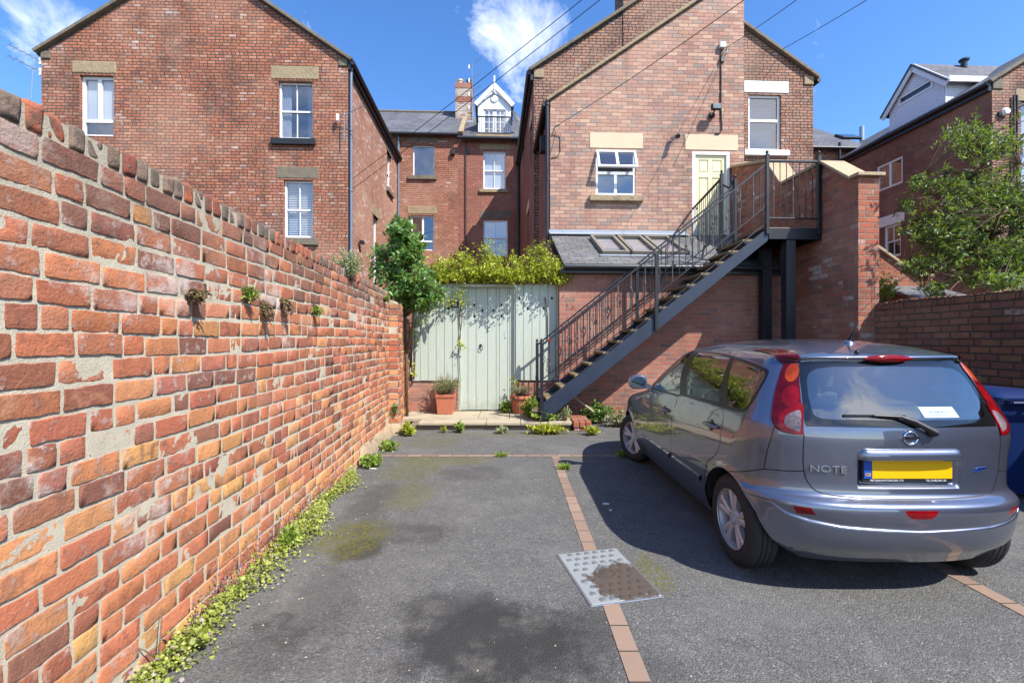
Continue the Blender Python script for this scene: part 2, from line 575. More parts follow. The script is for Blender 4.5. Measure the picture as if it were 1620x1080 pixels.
MAT['blind'] = plain('white_blind', C(206, 208, 212), .7, var=.03)
MAT['reflection_blind'] = plain('sky_reflection_blind', C(44, 62, 104), .8, var=.05)  # blue of the sky mirrored in the pane, put into the slat colour
MAT['curtain'] = plain('pale_curtain', C(170, 172, 178), .9, var=.15, scale=3)
MAT['brown_curtain'] = plain('brown_curtain', C(92, 66, 54), .9, var=.2)
MAT['pane'] = glass_mat('window_glass', tint=(.8, .84, .88, 1), refl=.95, f0=2.7)
MAT['door_yellow'] = plain('pale_yellow_door_paint', C(224, 214, 170), .4, var=.04, scale=3)
MAT['terracotta'] = plain('terracotta', C(170, 100, 74), .8, var=.18, scale=9, bump=.003, bscale=60, dirt=.15)
MAT['soil'] = plain('dark_soil', C(56, 44, 34), .95, var=.4, scale=30, bump=.02, bscale=60)
MAT['bark'] = plain('grey_brown_bark', C(104, 86, 66), .9, var=.3, scale=25, bump=.01, bscale=60)
MAT['twig'] = plain('brown_twig', C(112, 86, 62), .85, var=.25, scale=20)
MAT['tread'] = plain('weathered_tread_timber', C(120, 104, 76), .85, var=.3, scale=9, bump=.004, bscale=60, dirt=.5)
MAT['floodlamp'] = plain('lamp_glass', C(120, 126, 132), .2, var=.05)
MAT['cable'] = plain('black_cable', C(26, 26, 30), .6, var=.1)
MAT['alu'] = plain('aerial_aluminium', C(170, 174, 180), .35, metal=.8, var=.1)
MAT['dish'] = plain('grey_dish', C(84, 88, 96), .5, var=.1)
MAT['plastic_pipe'] = plain('cream_plastic_pipe', C(176, 164, 138), .5, var=.12)
MAT['litter'] = plain('white_scrap', C(214, 212, 206), .8, var=.1)
MAT['slate_sign'] = plain('slate_plaque', C(44, 48, 54), .5, var=.15)
MAT['bin_blue'] = plain('dark_blue_bin_plastic', C(8, 33, 80), .42, var=.10, scale=4, bump=.001, bscale=120)

def gate_mat():
    t = NT('sage_gate_paint')
    p = t.obj()
    st = t.n('ShaderNodeVectorMath', {1: (30.0, 30.0, 1.6)}, operation='MULTIPLY')
    t.put(st.inputs[0], p)
    g = t.noise(st.outputs[0], 2.0, 5, .6)
    c = t.mix(g, C(156, 166, 152), C(190, 196, 184))
    z = t.xyz(p)[2]
    low = t.m('MULTIPLY', t.smooth(t.m('ADD', z, t.m('MULTIPLY', t.noise(p, 9, 4), .5)), .55, .12), .5)
    c = t.mix(low, c, C(120, 124, 100))
    wear = t.smooth(t.noise(st.outputs[0], 7.0, 6, .7), .62, .72)
    c = t.mix(t.m('MULTIPLY', wear, .6), c, C(112, 114, 98))
    t.bsdf(c, .6, t.bump(g, .004), Specular_IOR_Level=.35)
    return t.mat
MAT['gate'] = gate_mat()
MAT['gate_gap_shade'] = plain('painted_gap_shade', C(62, 60, 46), .9, var=.3)  # dark colour stands in for shade in the board grooves and peepholes

def asphalt_mat():
    t = NT('worn_asphalt')
    p = t.geo()
    q = t.xyz(p)
    ag = t.n('ShaderNodeTexVoronoi', {'Vector': p, 'Scale': 115.0}, feature='F1')
    ac = t.xyz(ag.outputs['Color'])
    fine = t.noise(p, 150.0, 3, .6)
    mid = t.noise(p, 7.0, 6, .65)
    big = t.noise(p, .9, 5, .6)
    c = t.mix(ac[0], (.062, .061, .059, 1), (.150, .147, .140, 1))
    c = t.mix(t.smooth(ac[1], .965, .985), c, (.23, .22, .205, 1))
    c = t.mix(t.m('MULTIPLY', t.smooth(mid, .35, .7), .45), c, (.080, .080, .078, 1))
    c = t.mix(t.m('MULTIPLY', t.smooth(big, .48, .68), .4), c, (.17, .165, .155, 1))
    def blob(x, y, rx, ry, k, rag=.6):
        dx = t.m('DIVIDE', t.m('SUBTRACT', q[0], x), rx)
        dy = t.m('DIVIDE', t.m('SUBTRACT', q[1], y), ry)
        d = t.m('SQRT', t.m('ADD', t.m('MULTIPLY', dx, dx), t.m('MULTIPLY', dy, dy)))
        d = t.m('ADD', d, t.m('MULTIPLY', t.m('SUBTRACT', t.noise(p, 4.0, 8, .72), .5), rag * 2.6))
        return t.m('MULTIPLY', t.smooth(d, 1.08, .52), k)
    # oil and damp stains
    for a in ((-.10, 2.28, .58, .40, .92), (-.30, 2.55, .4, .22, .6), (.42, 2.35, .25, .3, .5), (-1.12, 3.28, .24, .22, .8), (.1, 2.15, .4, .22, .5), (-.9, 3.55, .5, .25, .5),
              (-.45, 5.2, .5, .35, .35), (.6, 1.95, .3, .3, .3), (-1.3, 4.2, .25, .8, .4), (-1.15, 2.5, .3, .6, .35)):
        c = t.mix(blob(*a), c, (.028, .027, .026, 1))
    cr = t.n('ShaderNodeTexVoronoi', {'Vector': t.n('ShaderNodeVectorMath', {0: p, 1: t.vec(t.noise(p, 2.0, 5), t.noise(p, 2.3, 5), 0.0)}, operation='ADD').outputs[0], 'Scale': .55}, feature='DISTANCE_TO_EDGE').outputs['Distance']
    c = t.mix(t.m('MULTIPLY', t.smooth(cr, .006, .002), t.m('MULTIPLY', t.smooth(t.noise(p, 1.1, 3), .52, .60), .4)), c, (.03, .028, .026, 1))
    c = t.mix(t.m('MULTIPLY', t.smooth(t.noise(p, 3.2, 8, .7), .50, .72), .35), c, (.20, .19, .17, 1))
    # moss
    ms = t.noise(p, 30.0, 7, .75)
    for a in ((-1.26, 3.48, .34, .42, 1.0), (-1.0, 4.5, .28, .5, .7), (-.95, 5.75, .75, .30, .9), (.85, 5.95, .35, .12, .5), (-1.2, 5.3, .4, .5, .7),
              (.1, 7.35, 1.7, .22, .6), (.93, 2.95, .12, .35, .8), (-1.2, 6.8, .5, .5, .5)):
        c = t.mix(t.m('MULTIPLY', blob(*a), t.smooth(ms, .40, .60)), c, (.105, .098, .012, 1))
    h = t.m('ADD', t.m('MULTIPLY', t.m('SUBTRACT', 1.0, ag.outputs['Distance']), 1.0), t.m('MULTIPLY', fine, .5))
    t.bsdf(c, .86, t.bump(h, .006, .8), Specular_IOR_Level=.35)
    return t.mat
MAT['asphalt'] = asphalt_mat()

def paver_mat():
    t = NT('worn_paver_brick')
    uv = t.n('ShaderNodeUVMap').outputs[0]
    ux = t.xyz(uv)
    vr = t.m('DIVIDE', t.m('ADD', ux[1], 50.0), .2)
    f = t.m('FRACT', vr)
    r = t.n('ShaderNodeTexWhiteNoise', {'W': t.m('FLOOR', vr)}, noise_dimensions='1D').outputs['Value']
    c = t.ramp(r, [(0, C(140, 114, 98)), (.5, C(158, 130, 110)), (1, C(126, 100, 90))])
    n1 = t.noise(uv, 22.0, 6, .7)
    c = t.mix(t.m('MULTIPLY', n1, .75), c, C(112, 102, 92))
    gap = t.smooth(t.m('MULTIPLY', t.m('MINIMUM', f, t.m('SUBTRACT', 1.0, f)), .2), .006, .002)
    c = t.mix(gap, c, (.05, .045, .035, 1))
    h = t.m('ADD', t.m('MULTIPLY', n1, .5), t.m('SUBTRACT', 1.0, gap))
    t.bsdf(c, .85, t.bump(h, .005, .8), Specular_IOR_Level=.3)
    return t.mat
MAT['paver'] = paver_mat()

def near_brick_mat():
    t = NT('old_red_brick')
    p = t.geo()
    a = t.n('ShaderNodeAttribute', attribute_name='bcol').outputs['Color']
    ao = t.n('ShaderNodeAttribute', attribute_name='bran')
    rx = t.xyz(ao.outputs['Color'])
    n1 = t.noise(p, 18.0, 6, .68)
    n2 = t.noise(p, 75.0, 5, .7)
    n3 = t.noise(p, 6.0, 4, .6, 1.5)
    c = t.mix(t.m('MULTIPLY', t.smooth(n1, .42, .72), t.m('ADD', .25, t.m('MULTIPLY', rx[0], .6))), a, (.10, .035, .028, 1))
    c = t.mix(t.m('MULTIPLY', t.smooth(n3, .50, .72), t.m('MULTIPLY', rx[1], .8)), c, (.46, .19, .10, 1))
    c = t.mix(t.m('MULTIPLY', t.noise(p, 2.2, 3), .12), c, (.46, .27, .19, 1))
    pale = t.smooth(t.m('ADD', n1, t.m('MULTIPLY', rx[2], .16)), .66, .80)
    c = t.mix(t.m('MULTIPLY', pale, .55), c, (.60, .42, .36, 1))
    speck = t.smooth(n2, .66, .72)
    c = t.mix(t.m('MULTIPLY', speck, .55), c, (.62, .50, .44, 1))
    pit = t.smooth(n2, .36, .30)
    c = t.mix(t.m('MULTIPLY', pit, .7), c, (.07, .03, .025, 1))
    salt = t.smooth(t.m('ADD', t.noise(p, 1.25, 6, .62), t.m('MULTIPLY', n1, .25)), .69, .80)
    c = t.mix(t.m('MULTIPLY', salt, .6), c, (.62, .52, .46, 1))
    zz = t.xyz(p)[2]
    sootm = t.smooth(t.m('ADD', zz, t.m('MULTIPLY', t.noise(p, 3.0, 6, .65), 1.4)), 2.45, 3.1)
    c = t.mix(t.m('MULTIPLY', sootm, .6), c, (.11, .075, .065, 1))
    h = t.m('ADD', t.m('MULTIPLY', n2, .7), t.m('MULTIPLY', n1, .6))
    c = t.n('ShaderNodeHueSaturation', {'Hue': .506, 'Saturation': .94, 'Value': 1.0, 'Color': c}).outputs[0]
    t.bsdf(c, .88, t.bump(h, .010, 1.0), Specular_IOR_Level=.2)
    return t.mat
MAT['near_brick'] = near_brick_mat()
def mortar_mat():
    t = NT('gritty_lime_mortar')
    p = t.geo()
    n1 = t.noise(p, 9.0, 5, .6)
    n2 = t.noise(p, 130.0, 4, .7)
    c = t.mix(n1, C(206, 196, 174), C(166, 156, 136))
    c = t.mix(t.m('MULTIPLY', t.smooth(n2, .55, .7), .4), c, C(120, 108, 92))
    z = t.xyz(p)[2]
    top = t.smooth(t.m('ADD', z, t.m('MULTIPLY', t.m('SUBTRACT', n1, .5), .6)), 1.75, 2.25)
    c = t.mix(t.m('MULTIPLY', top, .4), c, C(128, 120, 106))
    t.bsdf(c, .92, t.bump(n2, .006, .9), Specular_IOR_Level=.15)
    return t.mat
MAT['mortar'] = mortar_mat()
def coping_brick_mat():
    t = NT('sooty_coping_brick')
    p = t.geo()
    a = t.n('ShaderNodeAttribute', attribute_name='bcol').outputs['Color']
    n1 = t.noise(p, 15.0, 6, .68)
    n2 = t.noise(p, 80.0, 4, .7)
    c = t.mix(t.m('MULTIPLY', t.smooth(n1, .38, .66), .75), a, (.085, .07, .06, 1))
    c = t.mix(t.m('MULTIPLY', t.smooth(n2, .6, .7), .5), c, (.36, .33, .27, 1))
    t.bsdf(c, .92, t.bump(t.m('ADD', n1, n2), .008, .9), Specular_IOR_Level=.2)
    return t.mat
MAT['coping_brick'] = coping_brick_mat()

MAT['leaf_laurel'] = leaf_mat('laurel_leaf', [(0, C(54, 88, 38)), (.5, C(84, 122, 58)), (1, C(132, 164, 96))], rough=.42, trans=.35, spec=.4)
MAT['leaf_climber'] = leaf_mat('golden_climber_leaf', [(0, C(96, 104, 20)), (.45, C(160, 168, 38)), (.8, C(196, 196, 60)), (1, C(92, 108, 40))], rough=.45, trans=.35)
MAT['leaf_shrub'] = leaf_mat('shrub_leaf', [(0, C(32, 50, 26)), (.5, C(58, 84, 38)), (.85, C(100, 126, 60)), (1, C(140, 156, 96))], rough=.46, trans=.3, spec=.35)
MAT['leaf_weed'] = leaf_mat('toadflax_leaf', [(0, C(84, 94, 36)), (.45, C(140, 150, 60)), (.85, C(180, 184, 96)), (.93, C(150, 124, 150)), (1, C(94, 60, 56))], rough=.5, trans=.3)
MAT['leaf_green'] = leaf_mat('weed_leaf', [(0, C(66, 92, 30)), (.5, C(112, 140, 48)), (1, C(166, 184, 80))], rough=.5, trans=.3)
MAT['leaf_grey'] = leaf_mat('lavender_leaf', [(0, C(96, 112, 74)), (.5, C(136, 150, 104)), (1, C(168, 174, 138))], rough=.65, trans=.2, spec=.2)
MAT['leaf_dry'] = leaf_mat('dry_stem', [(0, C(92, 66, 56)), (.5, C(120, 92, 76)), (1, C(98, 110, 62))], rough=.8, trans=.15, spec=.15)

# car
def paint_mat():
    t = NT('slate_blue_metallic_paint')
    p = t.obj()
    fl = t.noise(p, 900.0, 2)
    c = t.mix(fl, C(86, 92, 110), C(108, 114, 133))
    dust = t.smooth(t.noise(p, 3.0, 6, .7), .5, .8)
    c = t.mix(t.m('MULTIPLY', dust, .10), c, C(150, 146, 138))
    t.bsdf(c, t.m('ADD', .30, t.m('MULTIPLY', dust, .06)), None, Metallic=.72, Coat_Weight=1.0, Coat_IOR=1.85, Coat_Roughness=.02, Specular_IOR_Level=.5)
    return t.mat
MAT['paint'] = paint_mat()
MAT['car_glass'] = glass_mat('car_side_glass', tint=(.50, .56, .54, 1), refl=1.0, f0=2.5)
MAT['car_rear_glass'] = glass_mat('car_rear_glass', tint=(.42, .48, .50, 1), refl=1.0, f0=2.7)
MAT['black_trim'] = plain('black_window_trim', C(26, 27, 30), .32, var=.1)
MAT['frit'] = plain('black_glass_border', C(16, 18, 20), .08, var=.05, spec=.8)
MAT['rubber'] = plain('tyre_rubber', C(34, 34, 36), .75, var=.18, scale=12, bump=.002, bscale=80)
MAT['alloy'] = plain('silver_alloy', C(186, 187, 190), .36, metal=.35, var=.08, dirt=.12)
MAT['brake'] = plain('brake_metal', C(70, 66, 62), .5, metal=.7, var=.2)
MAT['chrome'] = plain('chrome', C(220, 222, 226), .08, metal=1.0, var=.02)
MAT['plate_yellow'] = plain('yellow_plate', C(232, 178, 4), .3, var=.01)
MAT['plate_blue'] = plain('blue_plate_band', C(20, 74, 160), .3, var=.02)
MAT['cabin'] = plain('dark_cabin_trim', C(44, 46, 48), .8, var=.2)
MAT['seat_cloth'] = plain('grey_seat_cloth', C(112, 118, 116), .9, var=.15, scale=14)
def lens_mat(name, col, deep, fine=.35, scale=320.0):
    t = NT(name)
    p = t.obj()
    v = t.n('ShaderNodeTexVoronoi', {'Vector': p, 'Scale': scale}, feature='F1').outputs['Distance']
    big = t.noise(p, 9.0, 2)
    c = t.mix(t.m('ADD', t.m('MULTIPLY', t.smooth(big, .35, .65), .6), t.m('MULTIPLY', t.smooth(v, .2, .6), fine)), col, deep)
    t.bsdf(c, .08, None, Coat_Weight=.15, Coat_Roughness=.02, Specular_IOR_Level=.3)
    return t.mat
MAT['lens_red'] = lens_mat('red_lens', C(140, 8, 16), C(96, 4, 12))
MAT['lens_dark'] = lens_mat('dark_red_lens', C(92, 3, 11), C(44, 2, 11), .1)
MAT['lens_amber'] = lens_mat('amber_lens', C(176, 72, 20), C(112, 30, 14))
MAT['lens_clear'] = lens_mat('clear_lens', C(150, 142, 146), C(80, 70, 76), .7, 200.0)
MAT['lens_bright'] = lens_mat('bright_red_lens', C(138, 8, 15), C(84, 3, 10))
MAT['mirror'] = plain('mirror_glass', C(104, 110, 118), .03, metal=1.0, var=.01)
def steel_cover(nm='galvanised_cover_steel', k=1.0):
    t = NT(nm)
    p = t.obj()
    n1 = t.noise(p, 5.0, 6, .7)
    c = t.mix(n1, tuple(v * k for v in C(134, 140, 142)[:3]) + (1,), tuple(v * k for v in C(168, 172, 172)[:3]) + (1,))
    q = t.xyz(p)
    d = t.m('SQRT', t.m('ADD', t.m('POWER', t.m('SUBTRACT', q[0], .12), 2.0), t.m('POWER', t.m('SUBTRACT', q[1], -.10), 2.0)))
    dirt = t.smooth(t.m('ADD', d, t.m('MULTIPLY', t.m('SUBTRACT', t.noise(p, 11.0, 6, .75), .5), .45)), .24, .20)
    c = t.mix(t.m('MULTIPLY', dirt, .93), c, t.mix(t.noise(p, 60.0, 4), C(44, 34, 26), C(78, 62, 48)))
    rg = t.mixf(dirt, .55, .95)
    me = t.mixf(dirt, .35, 0.0)
    t.bsdf(c, rg, t.bump(t.m('ADD', t.m('MULTIPLY', dirt, t.noise(p, 70.0, 4)), t.m('MULTIPLY', n1, .2)), .006), Metallic=me)
    return t.mat
MAT['cover'] = steel_cover()
MAT['cover_stud'] = steel_cover('worn_stud_steel', .55)
# ------------------------------------------------------------------ ground
def ground():
    mb = MB()
    n = 24
    mb.poly([(-400, -400, 0), (400, -400, 0), (400, 400, 0), (-400, 400, 0)])
    single('ground', None, None, mb, MAT['asphalt'], (0, 0, 0), kind='structure')
    mb = MB()
    z = .004
    def strip(x0, y0, x1, y1):
        mb.poly([(x0, y0, z), (x1, y0, z), (x1, y1, z), (x0, y1, z)])
    strip(.527, -1.5, .625, 2.60)
    strip(.527, 3.22, .625, 5.92)
    strip(2.85, -1.5, 2.95, 5.92)
    me = make_mesh('bay_line', mb.V, mb.F, MAT['paver'])
    # length of the pavers runs along the strip
    ul = me.uv_layers[0].data
    o = link('brick_edging', me)
    o['kind'] = 'structure'
    mb = MB()
    mb.poly([(-1.95, 5.92, z), (5.4, 5.92, z), (5.4, 6.015, z), (-1.95, 6.015, z)])
    me = make_mesh('bay_end_line', mb.V, mb.F, MAT['paver'])
    for d in me.uv_layers[0].data:
        d.uv = (d.uv[1], d.uv[0])
    o = link('brick_edging', me)
    o['kind'] = 'structure'
ground()

# stone step in front of the gate
def stone_step():
    t = Thing('stone_step', 'low pale flagstone step in front of the sage green gate', 'step', (-.5, 7.7, 0), 'W')
    mb = MB()
    mb.box(-1.78, 1.02, 7.70, 8.9, 0, .085)
    t.part('riser', mb, MAT['stone_dark'], bevel=.006)
    edges = [-1.62, -.92, -.45, .15, .62, 1.04]
    for i in range(5):
        mb = MB()
        mb.box(edges[i] + .004, edges[i + 1] - .004, 7.655 + rng.uniform(-.006, .006), 8.02, .088, .14 + rng.uniform(-.003, .003))
        t.part('flagstone', mb, MAT['flag'], bevel=.010)
    e2 = [-2.0, -1.25, -.62, -.05, .55, 1.15]
    for i in range(5):
        mb = MB()
        mb.box(e2[i] + .005, e2[i + 1] - .005, 8.03, 8.86, .088, .150 + rng.uniform(-.004, .004))
        t.part('flagstone', mb, MAT['flag'], bevel=.008)
    mb = MB()
    for i in range(3):
        mb.box(1.05 + i * .105, 1.145 + i * .105, 7.60, 7.83, .065, .165)
    mb.box(1.06, 1.33, 7.62, 8.1, 0, .06)
    mb.box(1.06, 1.35, 7.84, 8.3, .06, .16)
    t.part('brick_end', mb, MAT['brick_pier'], bevel=.008)
stone_step()

# steel cover with raised studs
def cover():
    c = [PG(880, 877), PG(978, 868), PG(1047, 943), PG(935, 960)]
    cx, cy = sum(p[0] for p in c) / 4, sum(p[1] for p in c) / 4
    t = Thing('inspection_cover', 'rectangular studded steel inspection cover half hidden by dry dirt', 'manhole cover', (cx, cy, 0))
    v = Vector((c[0][0] - c[3][0], c[0][1] - c[3][1], 0)).normalized()
    u = Vector((v.y, -v.x, 0))
    P = lambda a, b, z: tuple(Vector((cx, cy, z)) + u * a + v * b)
    hw, hl = .235, .325
    mb = MB(lambda x, y, z: P(x, y, z))
    mb.box(-hw, hw, -hl, hl, 0.0005, .006)
    fr = t.part('frame', mb, MAT['alu'], bevel=.003)
    mb = MB(lambda x, y, z: P(x, y, z))
    mb.box(-hw + .012, hw - .012, -hl + .012, hl - .012, .002, .0085)
    pl = t.part('plate', mb, MAT['cover'], bevel=.002)
    mb = MB(lambda x, y, z: P(x, y, z))
    for i in range(7):
        for j in range(9):
            x = -.19 + i * .0633 + (.016 if j % 2 else -.016)
            y = -.28 + j * .07
            if abs(x) > .205 or math.hypot(x, y) < .085:
                continue
            prof = [(.0225, .0085), (.0195, .0112), (.012, .0125), (.0, .0128)]
            n = 12
            pts = [(x + r * math.cos(2 * math.pi * k / n), y + r * math.sin(2 * math.pi * k / n), h) for r, h in prof for k in range(n)]
            fs = [[a * n + k, a * n + (k + 1) % n, (a + 1) * n + (k + 1) % n, (a + 1) * n + k] for a in range(3) for k in range(n)]
            mb.add(pts, fs)
    prof = [(.075, .0085), (.072, .0115), (.060, .0115), (.056, .0090), (.040, .0090), (.036, .0110), (.0, .0110)]
    n = 24
    pts = [(r * math.cos(2 * math.pi * k / n), r * math.sin(2 * math.pi * k / n), h) for r, h in prof for k in range(n)]
    fs = [[a * n + k, a * n + (k + 1) % n, (a + 1) * n + (k + 1) % n, (a + 1) * n + k] for a in range(6) for k in range(n)]
    mb.add(pts, fs)
    t.part('stud', mb, MAT['cover_stud'], smooth=True, angle=50)['kind'] = 'stuff'
cover()

# ------------------------------------------------------------------ old garden wall on the left, every brick modelled
def smooth_noise(seed, n=7, f=30.0):
    r = np.random.default_rng(seed)
    k = r.normal(size=(n, 2)) * f
    ph = r.uniform(0, 6.28, n)
    def f_(a, b):
        return sum(np.sin(k[i, 0] * a + k[i, 1] * b + ph[i]) for i in range(n)) / n * 1.4
    return f_
def left_wall():
    t = Thing('garden_wall', 'long sunlit old red brick garden wall with brick coping', 'wall', (0, 3.5, 0), 'L')
    base = t.base
    nA, nB, nC, nD = smooth_noise(1, f=38), smooth_noise(2, f=38), smooth_noise(3, f=26), smooth_noise(5, f=7)
    V, F, COL, RAN = [], [], [], []
    pal = [C(176, 82, 54), C(186, 90, 58), C(166, 74, 52), C(196, 106, 68), C(150, 68, 54), C(200, 120, 74), C(124, 66, 60), C(182, 92, 66), C(190, 96, 62), C(170, 78, 55)]
    low = [C(206, 130, 80), C(202, 118, 70), C(196, 108, 66), C(212, 144, 86), C(186, 96, 64), C(148, 78, 66), C(176, 84, 58)]
    hi = [C(166, 80, 62), C(148, 70, 56), C(176, 92, 72), C(132, 68, 60), C(184, 104, 84), C(158, 82, 66)]
    def brick(y0, y1, z0, z1, xoff, ci, worn):
        wpx = 705 / max(1.0, y0)
        nu = int(np.clip((y1 - y0) * wpx / 9, 3, 16))
        nv = int(np.clip((z1 - z0) * wpx / 9, 2, 8))
        e = .0034
        us = np.concatenate([[y0, y0 + .0008], np.linspace(y0 + e, y1 - e, nu), [y1 - .0008, y1]])
        vs = np.concatenate([[z0, z0 + .0008], np.linspace(z0 + e, z1 - e, nv), [z1 - .0008, z1]])
        A, B = np.meshgrid(us, vs, indexing='ij')
        I, J = np.meshgrid(np.arange(len(us)), np.arange(len(vs)), indexing='ij')
        ring = np.minimum(np.minimum(I, len(us) - 1 - I), np.minimum(J, len(vs) - 1 - J))
        jy = nA(A, B) * .0042 + nC(A * 3, B * 3) * .0022 + rng.normal(size=A.shape) * .0008
        jz = nB(A, B) * .0042 + nD(A * 12, B * 12) * .0022 + rng.normal(size=A.shape) * .0008
        # rounded corners
        cyc = np.clip(np.minimum(A - y0, y1 - A), 0, .02)
        czc = np.clip(np.minimum(B - z0, z1 - B), 0, .02)
        cr = np.clip(.0030 - (cyc + czc) * .5, 0, 1)
        sy = np.sign((y0 + y1) / 2 - A)
        sz = np.sign((z0 + z1) / 2 - B)
        tilt = rng.normal() * .004, rng.normal() * .010
        X = .0012 + xoff + nC(A, B) * .0018 * (1 + worn * 1.5) + (A - (y0 + y1) / 2) * tilt[0] + (B - (z0 + z1) / 2) * tilt[1]
        X = X - np.where(ring == 0, .010, 0) - np.where(ring == 1, .0004 + .0008 * worn, 0) - worn * .0035 * np.clip(nD(A * 4, B * 4) + .3, 0, 1)
        k = len(V)
        Yv = A + jy + sy * cr
        Zv = B + jz + sz * cr
        V.extend(zip(X.ravel(), Yv.ravel(), Zv.ravel()))
        nj = len(vs)
        for i in range(len(us) - 1):
            for j in range(nj - 1):
                a = k + i * nj + j
                F.append((a, a + nj, a + nj + 1, a + 1))
        c = (np.array(ci) * .90 + np.array([.50, .27, .16, 1]) * .10) * np.array([*(rng.uniform(.78, 1.2) * np.array([1, rng.uniform(.94, 1.14), rng.uniform(.76, 1.0)])), 1])
        COL.extend([tuple(np.clip(c, 0, 1))] * A.size)
        q = rng.uniform(size=3)
        RAN.extend([(q[0], q[1], q[2], 1)] * A.size)
    H, J = .0984, .0155
    for r in range(23):
        z0 = r * H - .006
        y = -1.6 + rng.uniform(0, .2)
        wav = lambda yy: .010 * math.sin(yy * 1.1 + r * .15) + .006 * math.sin(yy * 3.1 + r)
        while y < 7.28:
            L = .218 + rng.normal() * .006
            if rng.uniform() < .22:
                L = .104
            if y + L > 7.28:
                L = max(.05, 7.30 - y)
            zz = z0 + wav(y + L / 2) + rng.normal() * .0022
            hgt = z0 / 2.25
            u = rng.uniform()
            p = low if u < np.clip(.75 - hgt * 1.35, 0, 1) else (hi if u > 1.25 - hgt * .75 else pal)
            ci = p[rng.integers(len(p))]
            brick(y, y + L, zz + J / 2, zz + H - J / 2, rng.normal() * .0020, ci, float(rng.uniform() < .25))
            y += L + .0145 + abs(rng.normal()) * .004
    def finish(name, mat):
        me = make_mesh(name, V, F, mat, None, True, base, uv=False, recalc=False)
        ca = me.color_attributes.new('bcol', 'FLOAT_COLOR', 'POINT')
        ca.data.foreach_set('color', np.array(COL, dtype=np.float32).ravel())
        cb = me.color_attributes.new('bran', 'FLOAT_COLOR', 'POINT')
        cb.data.foreach_set('color', np.array(RAN, dtype=np.float32).ravel())
        return link(name, me, t.root)
    finish('brickwork', MAT['near_brick'])
    # mortar bed
    mV, mF = [], []
    ys = np.concatenate([np.arange(-1.7, 1.2, .06), np.arange(1.2, 3.6, .014), np.arange(3.6, 7.32, .03)])
    zs = np.concatenate([np.arange(-.05, 2.26, .0165)])
    A, B = np.meshgrid(ys, zs, indexing='ij')
    X = -.0036 + nA(A * 1.7, B * 1.7) * .0011 + nC(A * 2.3, B * 2.3) * .0010 + rng.normal(size=A.shape) * .0007
    mV = list(zip(X.ravel(), A.ravel(), B.ravel()))
    nj = len(zs)
    mF = [(i * nj + j, (i + 1) * nj + j, (i + 1) * nj + j + 1, i * nj + j + 1) for i in range(len(ys) - 1) for j in range(nj - 1)]
    me = make_mesh('mortar', mV, mF, MAT['mortar'], None, True, base, uv=False, recalc=False)
    link('mortar', me, t.root)
    mb = MB()
    mb.box(-.33, -.02, -1.7, 7.3, -.05, 2.25)
    mb.box(-.33, -.03, 7.3, 8.9, -.05, 2.0)
    t.part('wall_core', mb, MAT['brick_left'])
    # brick-on-edge coping
    V, F, COL, RAN = [], [], [], []
    cp = [C(156, 92, 72), C(140, 92, 76), C(132, 108, 92), C(146, 84, 68), C(176, 102, 74), C(128, 108, 94), C(118, 104, 94)]
    y = -1.6
    nS = smooth_noise(8, f=20)
    while y < 7.2:
        w = .066 + rng.normal() * .005
        h = 2.352 + rng.normal() * .006 - .012 * max(0, y - 4.5)
        x0, x1 = -.335 + rng.normal() * .006, .004 + rng.normal() * .005
        nx, ny, nz = 6, 4, 4
        k0 = len(V)
        # rounded block: front face, top face and ends as one superquadric-like shell
        bm = bmesh.new()
        bmesh.ops.create_cube(bm, size=1)
        bmesh.ops.subdivide_edges(bm, edges=bm.edges, cuts=4, use_grid_fill=True)
        cx, cz = (x0 + x1) / 2, (2.252 + h) / 2
        for v in bm.verts:
            q = Vector(v.co)
            for a in range(3):
                pass
            px, py_, pz = q.x * (x1 - x0), q.y * w, q.z * (h - 2.252)
            # pull the corners in
            rx = max(0, abs(px) - ((x1 - x0) / 2 - .012)); ry = max(0, abs(py_) - (w / 2 - .010)); rz = max(0, abs(pz) - ((h - 2.252) / 2 - .012))
            s = math.sqrt(rx * rx + ry * ry + rz * rz)
            lim = .012
            if s > lim:
                f = lim / s
                px -= math.copysign(rx * (1 - f), px); py_ -= math.copysign(ry * (1 - f), py_); pz -= math.copysign(rz * (1 - f), pz)
            n_ = float(nS(cx + px + y * 3, pz * 2 + py_ * 3)) * .005
            V.append((cx + px + n_, y + w / 2 + py_ + n_ * .4, cz + pz + n_ * .6))
        bm.verts.index_update()
        for f in bm.faces:
            F.append(tuple(k0 + v.index for v in f.verts))
        nv = len(bm.verts)
        bm.free()
        c = np.array(cp[rng.integers(len(cp))]) * rng.uniform(.8, 1.15)
        COL.extend([(c[0], c[1], c[2], 1)] * nv)
        RAN.extend([(*rng.uniform(size=3), 1)] * nv)
        y += w + .016 + abs(rng.normal()) * .004
    finish('coping', MAT['coping_brick'])
    mb = MB()
    mb.box(-.325, -.006, -1.7, 7.22, 2.245, 2.334)
    t.part('coping_bed', mb, MAT['mortar'])
    # pier and the thicker end by the gate
    V, F, COL, RAN = [], [], [], []
    mV, mF = [], []
